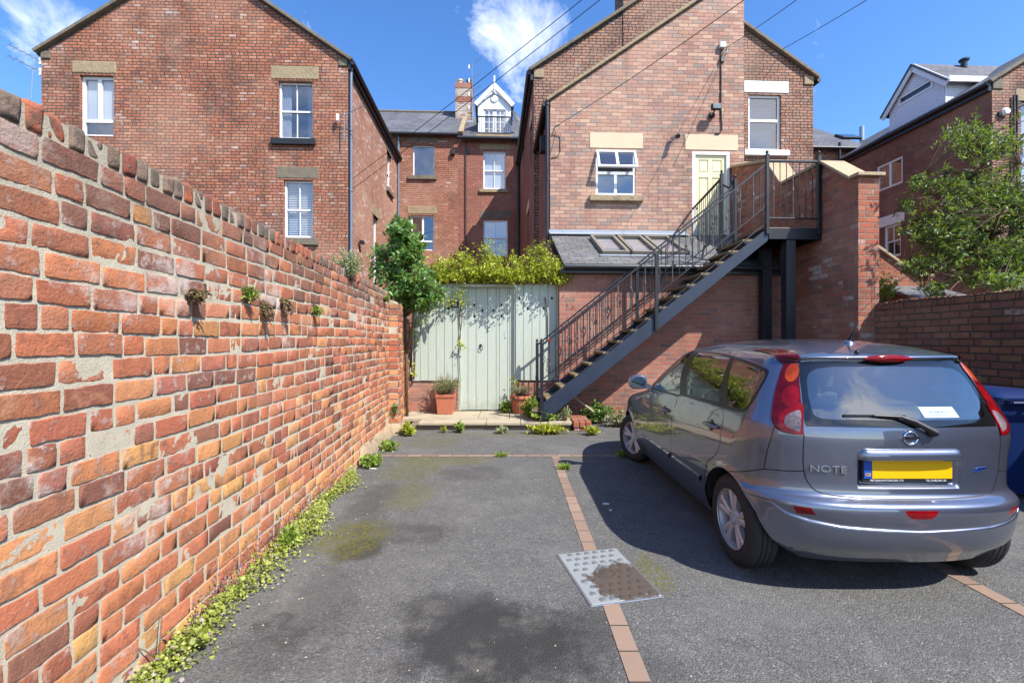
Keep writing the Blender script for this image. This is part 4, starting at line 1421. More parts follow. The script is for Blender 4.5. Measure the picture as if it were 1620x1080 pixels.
# ---- main house on the right with its extension and lean-to
def house_main():
    aL, aR = PB(844.5, 300, D_G)[0], PB(1286.5, 300, D_G)[0]
    ze = PB(844, 113, D_G)[1]
    am = (aL + aR) / 2
    za = PB(1065, -33, D_G)[1]
    k = (za - ze) / (aR - am)
    T = Thing('brick_house', 'brick gable house with pink brick extension and slate lean-to behind the metal stair', 'house', (am, D_G, 0), 'B')
    fx = front_xf(D_G)
    w = px_rect(1184, 1235.5, 150, 238, D_G)
    mb = MB(fx)
    mb.sheet([(aL, -.1), (aR, -.1), (aR, ze), (am, za), (aL, ze)], [rect(*w)], 0, 0, .10)
    T.part('gable_wall', mb, MAT['brick_main'])
    window(T, fx, *w, style='two_light', shade=('venetian', 'reflection_blind'), wide=.07, d=.06)
    trim(T, 'lintel', fx, *px_rect(1177, 1247, 129, 147, D_G), MAT['white_paint'], .02)
    trim(T, 'sill', fx, *px_rect(1176, 1246.5, 239, 247.5, D_G), MAT['white_paint'], .10)
    # side wall of the house to the yard
    sx = left_face_xf(aL)
    hs = []
    for x0, x1, y0, y1 in ((838.5, 841, 205, 262), (834, 836.5, 340, 400), (827.5, 829.5, 218, 262)):
        b1, zt = PA(x0, y0, aL); b0, _ = PA(x1, y0, aL)
        zb_ = PA((x0 + x1) / 2, y1, aL)[1]
        if b1 - b0 > .3 and b0 > D_G + .3 and b1 < D_B - .2:
            hs.append((b0, b1, zb_, zt))
    mb = MB(sx)
    mb.sheet(rect(D_G, D_B, -.1, ze), [rect(*h) for h in hs], 0, 0, .1)
    T.part('side_wall', mb, MAT['brick_back_red'])
    for h in hs:
        window(T, sx, *h, style='sash')
        trim(T, 'lintel', sx, h[0] - .15, h[1] + .15, h[3], h[3] + .3, MAT['stone_new'], .015)
    mb = MB(right_face_xf(aR))
    mb.sheet(rect(D_G, D_B, -.1, ze), [], 0, 0)
    T.part('far_side_wall', mb, MAT['brick_main'])
    mb = MB()
    for s, ae in ((1, aR), (-1, aL)):
        slope(mb, (am, D_G + .02, za + .10), (ae + s * .16, D_G + .02, ze - k * .16 + .10), (ae + s * .16, D_B + 3.0, ze - k * .16 + .10), (am, D_B + 3.0, za + .10))
    T.part('roof', mb, MAT['slate'])
    for s, ae in ((1, aR), (-1, aL)):
        mb = MB()
        mb.bar((am, D_G - .02, za + .10), (ae + s * .14, D_G - .02, ze - k * .14 + .10), .20, .09)
        T.part('verge', mb, MAT['stone_dark'], bevel=.01)
        mb = MB()
        mb.box(min(ae, ae - s * .3), max(ae, ae - s * .3), D_G - .035, D_G + .05, ze - .2, ze + .06)
        T.part('kneeler_stone', mb, MAT['stone'], bevel=.015)
    gutter(T, [(aL - .16, D_G - .05, ze - .06), (aL - .16, D_B - .05, ze - .06)], .07)
    mb = MB()
    mb.box(aL - .1, aL - .002, D_G, D_B - .02, ze - .26, ze - .08)
    T.part('fascia', mb, MAT['gutter'])
    gutter(T, [(aR + .16, D_G - .05, ze - .06), (aR + .16, D_B - .05, ze - .06)], .07)
    # chimney breast rising through the left slope
    c0 = PB(985.5, 10, D_G)[0]
    mb = MB()
    mb.box(c0, c0 + 2.0, D_G - .03, D_G + .9, ze + .5, za + 2.2)
    T.part('chimney', mb, MAT['brick_main'])

    # extension
    fe = front_xf(D_E)
    eL, eR = PB(870.5, 300, D_E)[0], PB(1177, 300, D_E)[0]
    zl, zh = PB(870, 160, D_E)[1], PB(1177, -44, D_E)[1]
    ew = px_rect(942.5, 1005.5, 238, 309, D_E)
    dz0, dz1 = 3.50, PB(1125, 240, D_E)[1]
    d0, d1 = PB(1095.5, 280, D_E)[0], PB(1154, 280, D_E)[0]
    mb = MB(fe)
    mb.sheet([(eL, -.1), (eR, -.1), (eR, zh), (eL, zl)], [rect(*ew), rect(d0, d1, dz0, dz1)], 0, 0, .10)
    ex = T.part('extension_wall', mb, MAT['brick_ext'])
    mb = MB(left_face_xf(eL))
    mb.sheet(rect(D_E, D_G, -.1, zl), [], 0, 0)
    T.part('extension_side_wall', mb, MAT['brick_back_red'])
    mb = MB(right_face_xf(eR))
    mb.sheet(rect(D_E, D_G, -.1, zh), [], 0, 0)
    T.part('extension_side_wall', mb, MAT['brick_ext'])
    ke = (zh - zl) / (eR - eL)
    mb = MB()
    slope(mb, (eL - .14, D_E + .03, zl - ke * .14 + .09), (eR, D_E + .03, zh + .09), (eR, D_G, zh + .09), (eL - .14, D_G, zl - ke * .14 + .09))
    T.part('extension_roof', mb, MAT['slate'])
    mb = MB()
    mb.bar((eL - .10, D_E - .02, zl - ke * .10 + .07), (eR, D_E - .02, zh + .07), .12, .07)
    T.part('verge', mb, MAT['stone'], bevel=.01)
    gutter(T, [(eL - .14, D_E - .04, zl - .08), (eL - .14, D_G - .05, zl - .08)], .065)
    downpipe(T, eL - .075, D_E - .02, 3.0, zl - .1, .042)
    # dark box and bracket arm on the extension's side
    mb = MB()
    a, z = PB(853, 230, D_E + .9)
    mb.box(eL - .16, eL - .003, D_E + .7, D_E + .95, z - .22, z + .18)
    T.part('meter_box', mb, MAT['black_plastic'], bevel=.01)
    trim(T, 'lintel', fe, *px_rect(933, 1017, 210.5, 235, D_E), MAT['stone_new'], .012)
    trim(T, 'lintel', fe, *px_rect(1083.7, 1167, 213.5, 238, D_E), MAT['stone_new'], .012)
    trim(T, 'sill', fe, *px_rect(932, 1016.5, 310.5, 319.5, D_E), MAT['stone'], .11)
    # window with its top light propped open
    u0, u1, v0, v1 = ew
    mb = MB(fe)
    fw = .055
    mb.box(u0, u1, .02, .09, v0, v0 + fw); mb.box(u0, u1, .02, .09, v1 - fw, v1)
    mb.box(u0, u0 + fw, .02, .09, v0 + fw, v1 - fw); mb.box(u1 - fw, u1, .02, .09, v0 + fw, v1 - fw)
    vm = v0 + (v1 - v0) * .50
    um = (u0 + u1) / 2
    mb.box(u0 + fw, u1 - fw, .022, .085, vm - .035, vm + .035)
    mb.box(um - .035, um + .035, .024, .085, v0 + fw, vm - .035)
    W = T.part('window', mb, MAT['white_paint'], label='white window with its top light propped open')
    for a, b in ((u0 + fw, um - .03), (um + .03, u1 - fw)):
        m2 = MB(fe)
        m2.poly([(a, .06, v0 + fw), (b, .06, v0 + fw), (b, .06, vm), (a, .06, vm)])
        T.part('pane', m2, MAT['pane'], W)
    ang = R(24)
    hx = lambda u, d, v: (u, D_E + .01 + d * math.cos(ang) - (v1 - .03 - v) * math.sin(ang), v1 - .03 - (v1 - .03 - v) * math.cos(ang) - d * math.sin(ang))
    mb = MB(hx)
    s0 = vm - .0
    g = .05
    mb.box(u0 + .01, u1 - .01, -.05, .0, s0, s0 + g); mb.box(u0 + .01, u1 - .01, -.05, .0, v1 - .03 - g, v1 - .03)
    mb.box(u0 + .01, u0 + .01 + g, -.05, .0, s0 + g, v1 - .03 - g); mb.box(u1 - .01 - g, u1 - .01, -.05, .0, s0 + g, v1 - .03 - g)
    mb.box(um - .03, um + .03, -.048, -.004, s0 + g, v1 - .03 - g)
    sash = T.part('open_sash', mb, MAT['white_paint'], W)
    m2 = MB(hx)
    m2.poly([(u0 + .05, -.025, s0 + .04), (u1 - .05, -.025, s0 + .04), (u1 - .05, -.025, v1 - .07), (u0 + .05, -.025, v1 - .07)])
    T.part('pane', m2, MAT['pane'], W)
    m3 = MB(fe)
    for i, (p, q) in enumerate((((u0, v0), (u1, v0)), ((u1, v0), (u1, v1)), ((u1, v1), (u0, v1)), ((u0, v1), (u0, v0)))):
        m3.poly([(p[0], .092, p[1]), (q[0], .092, q[1]), (q[0], 1.0, q[1]), (p[0], 1.0, p[1])])
    m3.poly([(u0, 1.0, v0), (u1, 1.0, v0), (u1, 1.0, v1), (u0, 1.0, v1)])
    T.part('dark_room', m3, MAT['curtain'], W)
    # door
    mb = MB(fe)
    mb.box(d0, d0 + .07, .0, .10, dz0, dz1); mb.box(d1 - .07, d1, .0, .10, dz0, dz1); mb.box(d0 + .07, d1 - .07, .0, .10, dz1 - .075, dz1)
    df = T.part('door_frame', mb, MAT['white_paint'])
    mb = MB(fe)
    e0, e1 = d0 + .072, d1 - .072
    em = (e0 + e1) / 2
    st = .10
    cells = []
    zz = [dz0 + .22, dz0 + .92, dz0 + 1.06, dz1 - .62, dz1 - .5, dz1 - .18]
    for lo, hi in ((zz[0], zz[1]), (zz[2], zz[3]), (zz[4], zz[5])):
        cells += [(e0 + st, em - .045, lo, hi), (em + .045, e1 - st, lo, hi)]
    mb.sheet(rect(e0, e1, dz0, dz1 - .08), [rect(*c) for c in cells], .045, 0, .018)
    for c in cells:
        mb.poly([(c[0], .063, c[2]), (c[1], .063, c[2]), (c[1], .063, c[3]), (c[0], .063, c[3])])
        i = .035
        mb.box(c[0] + i, c[1] - i, .052, .0635, c[2] + i, c[3] - i)
    dl = T.part('door', mb, MAT['door_yellow'], df)
    mb = MB(fe)
    mb.tube([(e0 + .06, .0, dz0 + .98), (e0 + .06, -.02, dz0 + 1.0), (e0 + .06, -.02, dz0 + 1.12), (e0 + .06, .03, dz0 + 1.14)], .011, 8)
    mb.lathe([(0, -.01), (.022, -.01), (.022, .01)], (e0 + .06, .04, dz0 + 1.3), (0, 1, 0), 12)
    T.part('handle', mb, MAT['black_iron'], df)

    # lean-to
    lR = PB(1262, 500, D_L)[0] + .4
    lL = PB(885, 500, D_L)[0]
    zev = PB(960, 419, D_L - .12)[1]
    zto = PB(960, 370, D_E)[1]
    mb = MB(front_xf(D_L))
    mb.sheet(rect(lL, lR, -.1, zev - .02), [], 0, 0)
    T.part('lean_to_wall', mb, MAT['brick_leanto'])
    mb = MB(left_face_xf(lL))
    mb.sheet([(D_L, -.1), (D_E, -.1), (D_E, zto - .1), (D_L, zev - .05)], [], 0, 0)
    T.part('lean_to_side_wall', mb, MAT['brick_leanto'])
    mb = MB()
    slope(mb, (PB(892.5, 419, D_L - .15)[0], D_L - .15, zev), (lR, D_L - .15, zev), (lR, D_E, zto), (eL + .0, D_E, zto), .05)
    lr = T.part('lean_to_roof', mb, MAT['slate_near'])
    mb = MB()
    f0 = PB(869, 367, D_E - .1)[0]
    mb.box(f0, d0 - .15, D_E - .035, D_E - .004, zto - .03, zto + .085)
    slope(mb, (f0, D_E - .26, zto - .105 + .035), (d0 - .15, D_E - .26, zto - .105 + .035), (d0 - .15, D_E - .01, zto + .035), (f0, D_E - .01, zto + .035), .012)
    T.part('lead_flashing', mb, MAT['lead'])
    gutter(T, [(PB(893, 420, D_L - .22)[0], D_L - .21, zev - .05), (lR, D_L - .21, zev - .05)], .055)
    mb = MB()
    mb.box(lL, lR, D_L - .13, D_L - .003, zev - .16, zev - .06)
    T.part('fascia', mb, MAT['gutter'])
    # three roof windows set in the slates
    ks = (zto - zev) / (D_E - D_L + .15)
    cth = 1 / math.hypot(1, ks)
    rf = lambda u, d, v: (u, D_L - .15 + v * cth - d * ks * cth, zev + v * ks * cth + d * cth)
    Ls = math.hypot(D_E - D_L + .15, zto - zev)
    v0, v1 = Ls * .26, Ls * .80
    for xa, xb in ((942, 983), (986.5, 1027.5), (1031, 1072)):
        bmid = D_L + (D_E - D_L) * .5
        a0, a1 = PB(xa, 388, bmid)[0], PB(xb, 388, bmid)[0]
        mb = MB(rf)
        wv = .07
        mb.box(a0, a1, .0, .09, v0, v0 + wv); mb.box(a0, a1, .0, .10, v1 - wv, v1)
        mb.box(a0, a0 + wv, .0, .095, v0 + wv, v1 - wv); mb.box(a1 - wv, a1, .0, .095, v0 + wv, v1 - wv)
        sk = T.part('skylight', mb, MAT['grey_wood'], bevel=.006)
        mb = MB(rf)
        mb.poly([(a0 + .06, .05, v0 + .06), (a1 - .06, .05, v0 + .06), (a1 - .06, .05, v1 - .06), (a0 + .06, .05, v1 - .06)])
        T.part('pane', mb, MAT['pane'], sk)
        mb = MB(rf)
        mb.poly([(a0 + .05, .012, v0 + .05), (a1 - .05, .012, v0 + .05), (a1 - .05, .012, v1 - .05), (a0 + .05, .012, v1 - .05)])
        T.part('blind', mb, MAT['curtain'], sk)
    mb = MB(rf)
    a0, a1 = PB(938, 388, D_L + 1)[0], PB(1080, 388, D_L + 1)[0]
    mb.box(a0, a1, .008, .02, v0 - .10, v0 - .005)
    T.part('skylight_flashing', mb, MAT['lead'])
    # bracing post of the party wall, hung slates etc. are hidden behind the stair
    return dict(aL=aL, aR=aR, ze=ze, eL=eL, eR=eR, d0=d0, d1=d1, dz0=dz0, zto=zto, zev=zev, lR=lR)
HM = house_main()

def wall_fittings():
    D = D_E
    a, z = PB(1132, 172, D - .18)
    t = Thing('floodlight', 'black floodlight with sensor on the pink extension wall', 'floodlight', (a, D, z), 'B')
    mb = MB()
    mb.prism([(a - .11, z - .04), (a + .11, z - .04), (a + .12, z + .09), (a - .12, z + .09)], D - .26, D - .16)
    t.part('lamp_housing', mb, MAT['black_plastic'], bevel=.012)
    mb = MB()
    mb.box(a - .095, a + .095, D - .266, D - .258, z - .03, z + .075)
    t.part('lamp_glass', mb, MAT['floodlamp'])
    mb = MB()
    mb.tube([(a, D - .17, z), (a, D - .08, z - .06), (a - .02, D - .003, z - .06)], .018, 8)
    mb.box(a - .07, a + .03, D - .06, D - .003, z - .14, z - .02)
    t.part('bracket', mb, MAT['black_plastic'])
    mb = MB()
    mb.lathe([(0, -.06), (.035, -.05), (.045, 0), (.03, .04), (0, .045)], (a - .03, D - .14, z - .15), (0, -.5, -1), 14)
    t.part('motion_sensor', mb, MAT['black_plastic'], smooth=True)
    a, z = PB(1068, 218, D - .12)
    t = Thing('security_camera', 'bullet shaped security camera between the window and the door', 'camera', (a, D, z), 'B')
    ax = Vector((.45, -.8, -.1)).normalized()
    o = Vector((a, D - .16, z))
    mb = MB()
    mb.lathe([(0, -.13), (.04, -.13), (.046, -.11), (.046, .02)], o, ax, 16)
    t.part('body', mb, MAT['alu'], smooth=True, angle=40)
    mb = MB()
    mb.lathe([(.046, .02), (.050, .02), (.052, .09), (.040, .09), (.036, .06), (0, .06)], o, ax, 16)
    t.part('lens_hood', mb, MAT['black_plastic'], smooth=True, angle=40)
    mb = MB()
    mb.tube([o - ax * .08, (a - .05, D - .06, z - .05), (a - .05, D - .004, z - .05)], .018, 8)
    t.part('bracket', mb, MAT['alu'])
    a, z = PB(1143, 72, D - .05)
    t = Thing('junction_box', 'white junction box where overhead wires meet the extension', 'junction box', (a, D, z), 'B')
    mb = MB()
    mb.box(a - .07, a + .07, D - .09, D - .003, z - .06, z + .07)
    t.part('box', mb, MAT['white_paint'], bevel=.008)
    mb = MB()
    mb.box(a - .04, a + .05, D - .07, D - .003, z - .40, z - .28)
    mb.tube([(a, D - .05, z - .3), (a + .08, D - .1, z - .22), (a + .12, D - .08, z - .05), (a + .2, D - .03, z + .06)], .01, 6)
    t.part('insulator', mb, MAT['black_plastic'])
    mb = MB()
    pts = [PB(x, y, D - .02) for x, y in ((1141, 80), (1141, 120), (1140.5, 165), (1142, 205), (1138, 212), (1131, 212))]
    mb.tube([(p[0], D - .02, p[1]) for p in pts], .016, 8)
    single('wall_cable', 'thick black cable running down the pink extension wall', 'cable', mb, MAT['cable'], (pts[0][0], D, pts[0][1]), 'B', smooth=True)
    mb = MB()
    pts = [PB(x, y, D - .015) for x, y in ((886, 196), (878, 200), (873, 215), (876, 213), (886, 216), (886, 240), (882, 248), (872, 250))]
    mb.tube([(p[0], D - .015, p[1]) for p in pts], .008, 6)
    single('wall_cable', 'thin looping cable at the left edge of the extension', 'cable', mb, MAT['cable'], (pts[0][0], D, pts[0][1]), 'B', smooth=True)
    a, z = PB(570, 384, D_G + .8)
    aR = HL[1]
    b, z = PA(570, 384, aR + .05)
    t = Thing('floodlight', 'small black floodlight low on the left house yard wall', 'floodlight', (aR, b, z), 'B')
    mb = MB()
    mb.box(aR + .05, aR + .16, b - .12, b + .12, z - .04, z + .06)
    t.part('lamp_housing', mb, MAT['black_plastic'], bevel=.01)
    mb = MB()
    mb.box(aR + .002, aR + .055, b - .03, b + .03, z - .02, z + .02)
    t.part('bracket', mb, MAT['black_plastic'])
wall_fittings()

# ---- house at the right edge, side wall in shade, dormer on its roof
def house_right():
    A, _ = PB(1569.5, 300, D_G)
    ze = PB(1569, 131, D_G)[1]
    aR = A + 7.6
    am = A + 3.8
    k = .62
    za = ze + k * 3.8
    b_end = D_B
    T = Thing('brick_house', 'dark brick house at the right edge with white boarded dormer', 'house', (A + 3.8, D_G, 0), 'B')
    fx = front_xf(D_G)
    w = (PB(1615.5, 240, D_G)[0], PB(1615.5, 240, D_G)[0] + 1.1, PB(1616, 312, D_G)[1], PB(1616, 160, D_G)[1])
    mb = MB(fx)
    mb.sheet([(A, -.1), (aR, -.1), (aR, ze), (am, za), (A, ze)], [rect(*w)], 0, 0, .12)
    T.part('gable_wall', mb, MAT['brick_main'])
    window(T, fx, *w, style='sash', shade=('roller', .0), wide=.06)
    trim(T, 'lintel', fx, w[0] - .18, w[1] + .18, w[3], w[3] + .38, MAT['stone'], .015)
    sx = left_face_xf(A)
    def side_rect(x0, x1, yt0, yb0):                  # rectangle on the side wall from its near (right) edge heights
        bn, zt = PA(x1, yt0, A)
        _, zb = PA(x1, yb0, A)
        bf, _ = PA(x0, yt0, A)
        return (bn, bf, zb, zt)
    s1 = side_rect(1387, 1428, 246, 289)
    s2 = side_rect(1399, 1425, 352, 404)
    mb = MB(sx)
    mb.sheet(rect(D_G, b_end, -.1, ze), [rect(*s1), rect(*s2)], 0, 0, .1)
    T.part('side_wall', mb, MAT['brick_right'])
    window(T, sx, *s1, style='pair', wide=.08, d=.03, shade=('curtain', [(.0, 1.0)], 'brown_curtain'))
    window(T, sx, *s2, style='sash', wide=.07, d=.04)
    trim(T, 'lintel', sx, s2[0] - .15, s2[1] + .3, s2[3] + .02, s2[3] + .42, MAT['white_paint'], .015)
    mb = MB()
    for s, ae in ((1, aR), (-1, A)):
        slope(mb, (am, D_G + .02, za + .1), (ae + s * .18, D_G + .02, ze - k * .18 + .1), (ae + s * .18, b_end + 3.5, ze - k * .18 + .1), (am, b_end + 3.5, za + .1))
    T.part('roof', mb, MAT['slate'])
    for s, ae in ((1, aR), (-1, A)):
        mb = MB()
        mb.bar((am, D_G - .02, za + .1), (ae + s * .16, D_G - .02, ze - k * .16 + .1), .2, .1)
        T.part('verge', mb, MAT['stone_dark'], bevel=.01)
    mb = MB()
    mb.box(A - .002, A + .35, D_G - .035, D_G + .05, ze - .2, ze + .12)
    T.part('kneeler_stone', mb, MAT['stone_dark'], bevel=.015)
    gutter(T, [(A - .18, D_G - .05, ze - .05), (A - .18, b_end, ze - .05)], .075)
    mb = MB()
    mb.box(A - .12, A - .003, D_G, b_end, ze - .25, ze - .07)
    T.part('fascia', mb, MAT['gutter'])
    for x in (1601, 1606):
        downpipe(T, PB(x, 300, D_G)[0], D_G - .05, 0, PB(1602, 152, D_G)[1], .028)
    # dormer
    Af = A + .55
    b0, z0r = PA(1495, 162, Af)
    b1, z0l = PA(1407.5, 211, Af)
    _, ztr = PA(1494, 127, Af)
    _, ztl = PA(1407.5, 178, Af)
    bm_, zap = PA(1443, 113, Af)
    zt = (ztr + ztl) / 2
    bmid = (b0 + b1) / 2
    sd = left_face_xf(Af)
    sw0, sw1 = bmid - .62, bmid + .62
    swz = PA(1450, 146, Af)[1]
    mb = MB(sd)
    mb.sheet([(b0, ze - .1), (b1, ze - .1), (b1, zt), (bmid, zap), (b0, zt)], [rect(sw0, sw1, swz - .10, swz + .10)], 0, 0, .05)
    nb = 14
    for i in range(nb):                                # boards lap over one another
        z = ze + i * (zt - ze + .3) / nb
    dr = T.part('dormer', mb, MAT['white_board'])
    mb = MB()
    nB = 16
    for i in range(nB):
        z0_, z1_ = ze + .1 + (zt - ze - .1) * i / nB, ze + .1 + (zt - ze - .1) * (i + 1) / nB
        mb.poly([(Af + .02, b0 - .018, z0_), (Af + 2.6, b0 - .018, z0_), (Af + 2.6, b0 - .004, z1_), (Af + .02, b0 - .004, z1_)])
        mb.poly([(Af + .02, b0 - .018, z0_), (Af + 2.6, b0 - .018, z0_), (Af + 2.6, b0, z0_), (Af + .02, b0, z0_)])
    mb.box(Af, Af + .05, b0 - .02, b0, ze, zt)
    T.part('dormer_cheek', mb, MAT['white_board'], dr)
    mb = MB()
    lap = lambda z: min(b1, bmid + (b1 - bmid) * max(0, (zap - z)) / (zap - zt)) if z > zt else b1
    for i in range(22):
        z0_, z1_ = ze - .05 + (zap - ze) * i / 22, ze - .05 + (zap - ze) * (i + 1) / 22
        if z0_ > swz - .26 and z1_ < swz + .26:
            segs = ((2 * bmid - lap(z1_), sw0 - .1), (sw1 + .1, lap(z1_)))
        else:
            segs = ((2 * bmid - lap(z1_), lap(z1_)),)
        for q0, q1 in segs:
            if q1 - q0 > .05:
                mb.poly([(Af - .020, q0, z0_), (Af - .020, q1, z0_), (Af - .005, q1, z1_), (Af - .005, q0, z1_)])
                mb.poly([(Af - .020, q0, z0_), (Af - .020, q1, z0_), (Af - .001, q1, z0_), (Af - .001, q0, z0_)])
    T.part('boarding', mb, MAT['white_board'], dr)
    mb = MB(sd)
    mb.box(sw0 - .1, sw1 + .1, -.035, .02, swz - .19, swz - .09); mb.box(sw0 - .1, sw1 + .1, -.035, .02, swz + .09, swz + .19)
    mb.box(sw0 - .1, sw0, -.035, .02, swz - .09, swz + .09); mb.box(sw1, sw1 + .1, -.035, .02, swz - .09, swz + .09)
    T.part('slit_window', mb, MAT['white_paint'], dr)
    mb = MB(sd)
    mb.poly([(sw0, .01, swz - .09), (sw1, .01, swz - .09), (sw1, .01, swz + .09), (sw0, .01, swz + .09)])
    T.part('pane', mb, MAT['frit'], dr)
    for e in (b0 - .22, b1 + .22):
        zz = zt - (zap - zt) / (b1 - bmid) * .22
        mb = MB()
        mb.bar((Af - .14, e, zz), (Af - .14, bmid, zap + .06), .05, .24, (0, 0, 1))
        T.part('bargeboard', mb, MAT['white_paint'], dr)
    mb = MB()
    for e in (b0 - .26, b1 + .26):
        zz = zt - (zap - zt) / (b1 - bmid) * .26 + .14
        slope(mb, (Af - .2, bmid, zap + .2), (Af - .2, e, zz), (Af + 3.4, e, zz), (Af + 3.4, bmid, zap + .2), .06)
    T.part('dormer_roof', mb, MAT['slate'], dr)
    mb = MB()
    mb.box(Af - .1, Af + 2.4, b0 - .26, b0 - .2, zt - .18, zt + .02)
    T.part('soffit_board', mb, MAT['white_paint'], dr)
    fl, zf = PB(1525, 110, b0 + .9)
    mb = MB()
    mb.tube([(fl, b0 + .9, zf - .6), (fl, b0 + .9, zf + .30)], .10, 12)
    mb.tube([(fl, b0 + .9, zf + .32), (fl, b0 + .9, zf + .38)], .16, 12)
    T.part('flue', mb, MAT['gutter'], smooth=True, angle=50)
    a, z = PB(1593, 176, D_G - .1)
    t = Thing('floodlight', 'white bulkhead light on the lit brick corner at the right', 'floodlight', (a, D_G, z), 'B')
    mb = MB()
    mb.lathe([(0, 0), (.12, .0), (.13, .05), (.09, .12), (0, .14)], (a, D_G - .01, z), (0, -1, 0), 16)
    t.part('lamp_housing', mb, MAT['white_paint'], smooth=True, angle=40)
    mb = MB()
    mb.box(a - .2, a - .1, D_G - .06, D_G - .002, z - .12, z)
    t.part('bracket', mb, MAT['black_plastic'])
    # terrace roof seen between the two houses
    D = D_B
    a0, a1 = HM['aR'] - .6, A + 2
    zr, zv = PB(1340, 199, D + 4.3)[1], PB(1320, 235, D)[1]
    T3 = Thing('terrace_house', 'terraced house with a roof window seen through the gap right of the stair house', 'house', ((a0 + a1) / 2, D, 0), 'B')
    mb = MB()
    slope(mb, (a0, D - .2, zv), (a1, D - .2, zv), (a1, D + 4.3, zr), (a0, D + 4.3, zr), .08)
    slope(mb, (a0, D + 8.8, zv), (a1, D + 8.8, zv), (a1, D + 4.31, zr), (a0, D + 4.31, zr), .08)
    T3.part('roof', mb, MAT['slate'])
    mb = MB(front_xf(D))
    mb.sheet(rect(a0, a1, -.1, zv), [], 0, 0)
    T3.part('wall', mb, MAT['brick_back'])
    gutter(T3, [(a0, D - .24, zv - .07), (a1, D - .24, zv - .07)], .07)
    ks = (zr - zv) / 4.5
    cth = 1 / math.hypot(1, ks)
    rf = lambda u, d, v: (u, D - .2 + v * cth - d * ks * cth, zv + v * ks * cth + d * cth)
    v = 2.0
    q0, q1 = PB(1317, 220, D + 1.8)[0], PB(1346, 220, D + 1.8)[0]
    mb = MB(rf)
    mb.box(q0, q1, 0, .12, v - .35, v + .35)
    sk = T3.part('skylight', mb, MAT['black_plastic'], bevel=.02)
    mb = MB(rf)
    mb.poly([(q0 + .1, .125, v - .28), (q1 - .1, .125, v - .28), (q1 - .1, .125, v + .28), (q0 + .1, .125, v + .28)])
    T3.part('pane', mb, MAT['pane'], sk)
    downpipe(T3, PB(1323, 245, D)[0], D - .2, 2.0, zv + .2, .06)
    mb = MB()
    va = PB(1392, 212, D + 1.5)[0]
    mb.tube([(va, D + 2.6, zv + 1.6), (va, D + 2.6, zv + 2.35)], .12, 10)
    T3.part('roof_vent', mb, MAT['alu'], smooth=True, angle=50)
house_right()
# ------------------------------------------------------------------ pier wall, low wall, stair
B_N, B_F = 7.70, 8.50                                   # near and far stringers of the stair
A_P = PB(1299, 300, B_N)[0]                             # left face of the tall wall
def pier_wall():
    bn = PA(1358, 400, A_P)[0]
    th = .345
    zc = PB(1375, 274, bn)[1]
    pk0, zpk = PA(1301, 254, A_P)
    b2, z2 = PA(1238, 288, A_P)
    T = Thing('garden_wall', 'tall red brick wall with stepped stone coping holding up the stair landing', 'wall', (A_P + th / 2, bn, 0), 'B')
    b3 = D_E - .02
    prof = [(bn, -.1), (b3, -.1), (b3, z2 + 1.05), (b2 + .5, z2 + .62), (b2, z2 - .03), (pk0, zpk - .05), (bn + .14, zc - .05), (bn, zc - .05)]
    mb = MB()
    # left face, front face, right face
    lf = left_face_xf(A_P)
    m = MB(lf); m.sheet(prof, [], 0, 0)
    mb.V += m.V; mb.F += m.F; mb.M += m.M
    m = MB(right_face_xf(A_P + th)); m.sheet(prof, [], 0, 0)
    k = len(mb.V)
    mb.V += m.V; mb.F += [[i + k for i in f] for f in m.F]; mb.M += m.M
    mb.poly([(A_P, bn, -.1), (A_P + th, bn, -.1), (A_P + th, bn, zc - .05), (A_P, bn, zc - .05)])
    T.part('brickwork', mb, MAT['brick_pier'])
    cp = [(bn - .07, zc), (bn + .13, zc), (pk0, zpk), (b2, z2), (b2 + .5, z2 + .66), (b3, z2 + 1.09)]
    for i in range(len(cp) - 1):
        (p0, q0), (p1, q1) = cp[i], cp[i + 1]
        mb = MB()
        x0, x1 = A_P - .055, A_P + th + .055
        g = .004
        mb.add([(x0, p0 + g, q0 - .055), (x1, p0 + g, q0 - .055), (x1, p1 - g, q1 - .055), (x0, p1 - g, q1 - .055),
                (x0, p0 + g, q0 + .0), (x1, p0 + g, q0 + .0), (x1, p1 - g, q1 + .0), (x0, p1 - g, q1 + .0)],
               [[0, 1, 2, 3], [4, 5, 6, 7], [0, 1, 5, 4], [1, 2, 6, 5], [2, 3, 7, 6], [3, 0, 4, 7]])
        T.part('coping_stone', mb, MAT['coping'], bevel=.008)
    return bn, th
PIER_B, PIER_T = pier_wall()

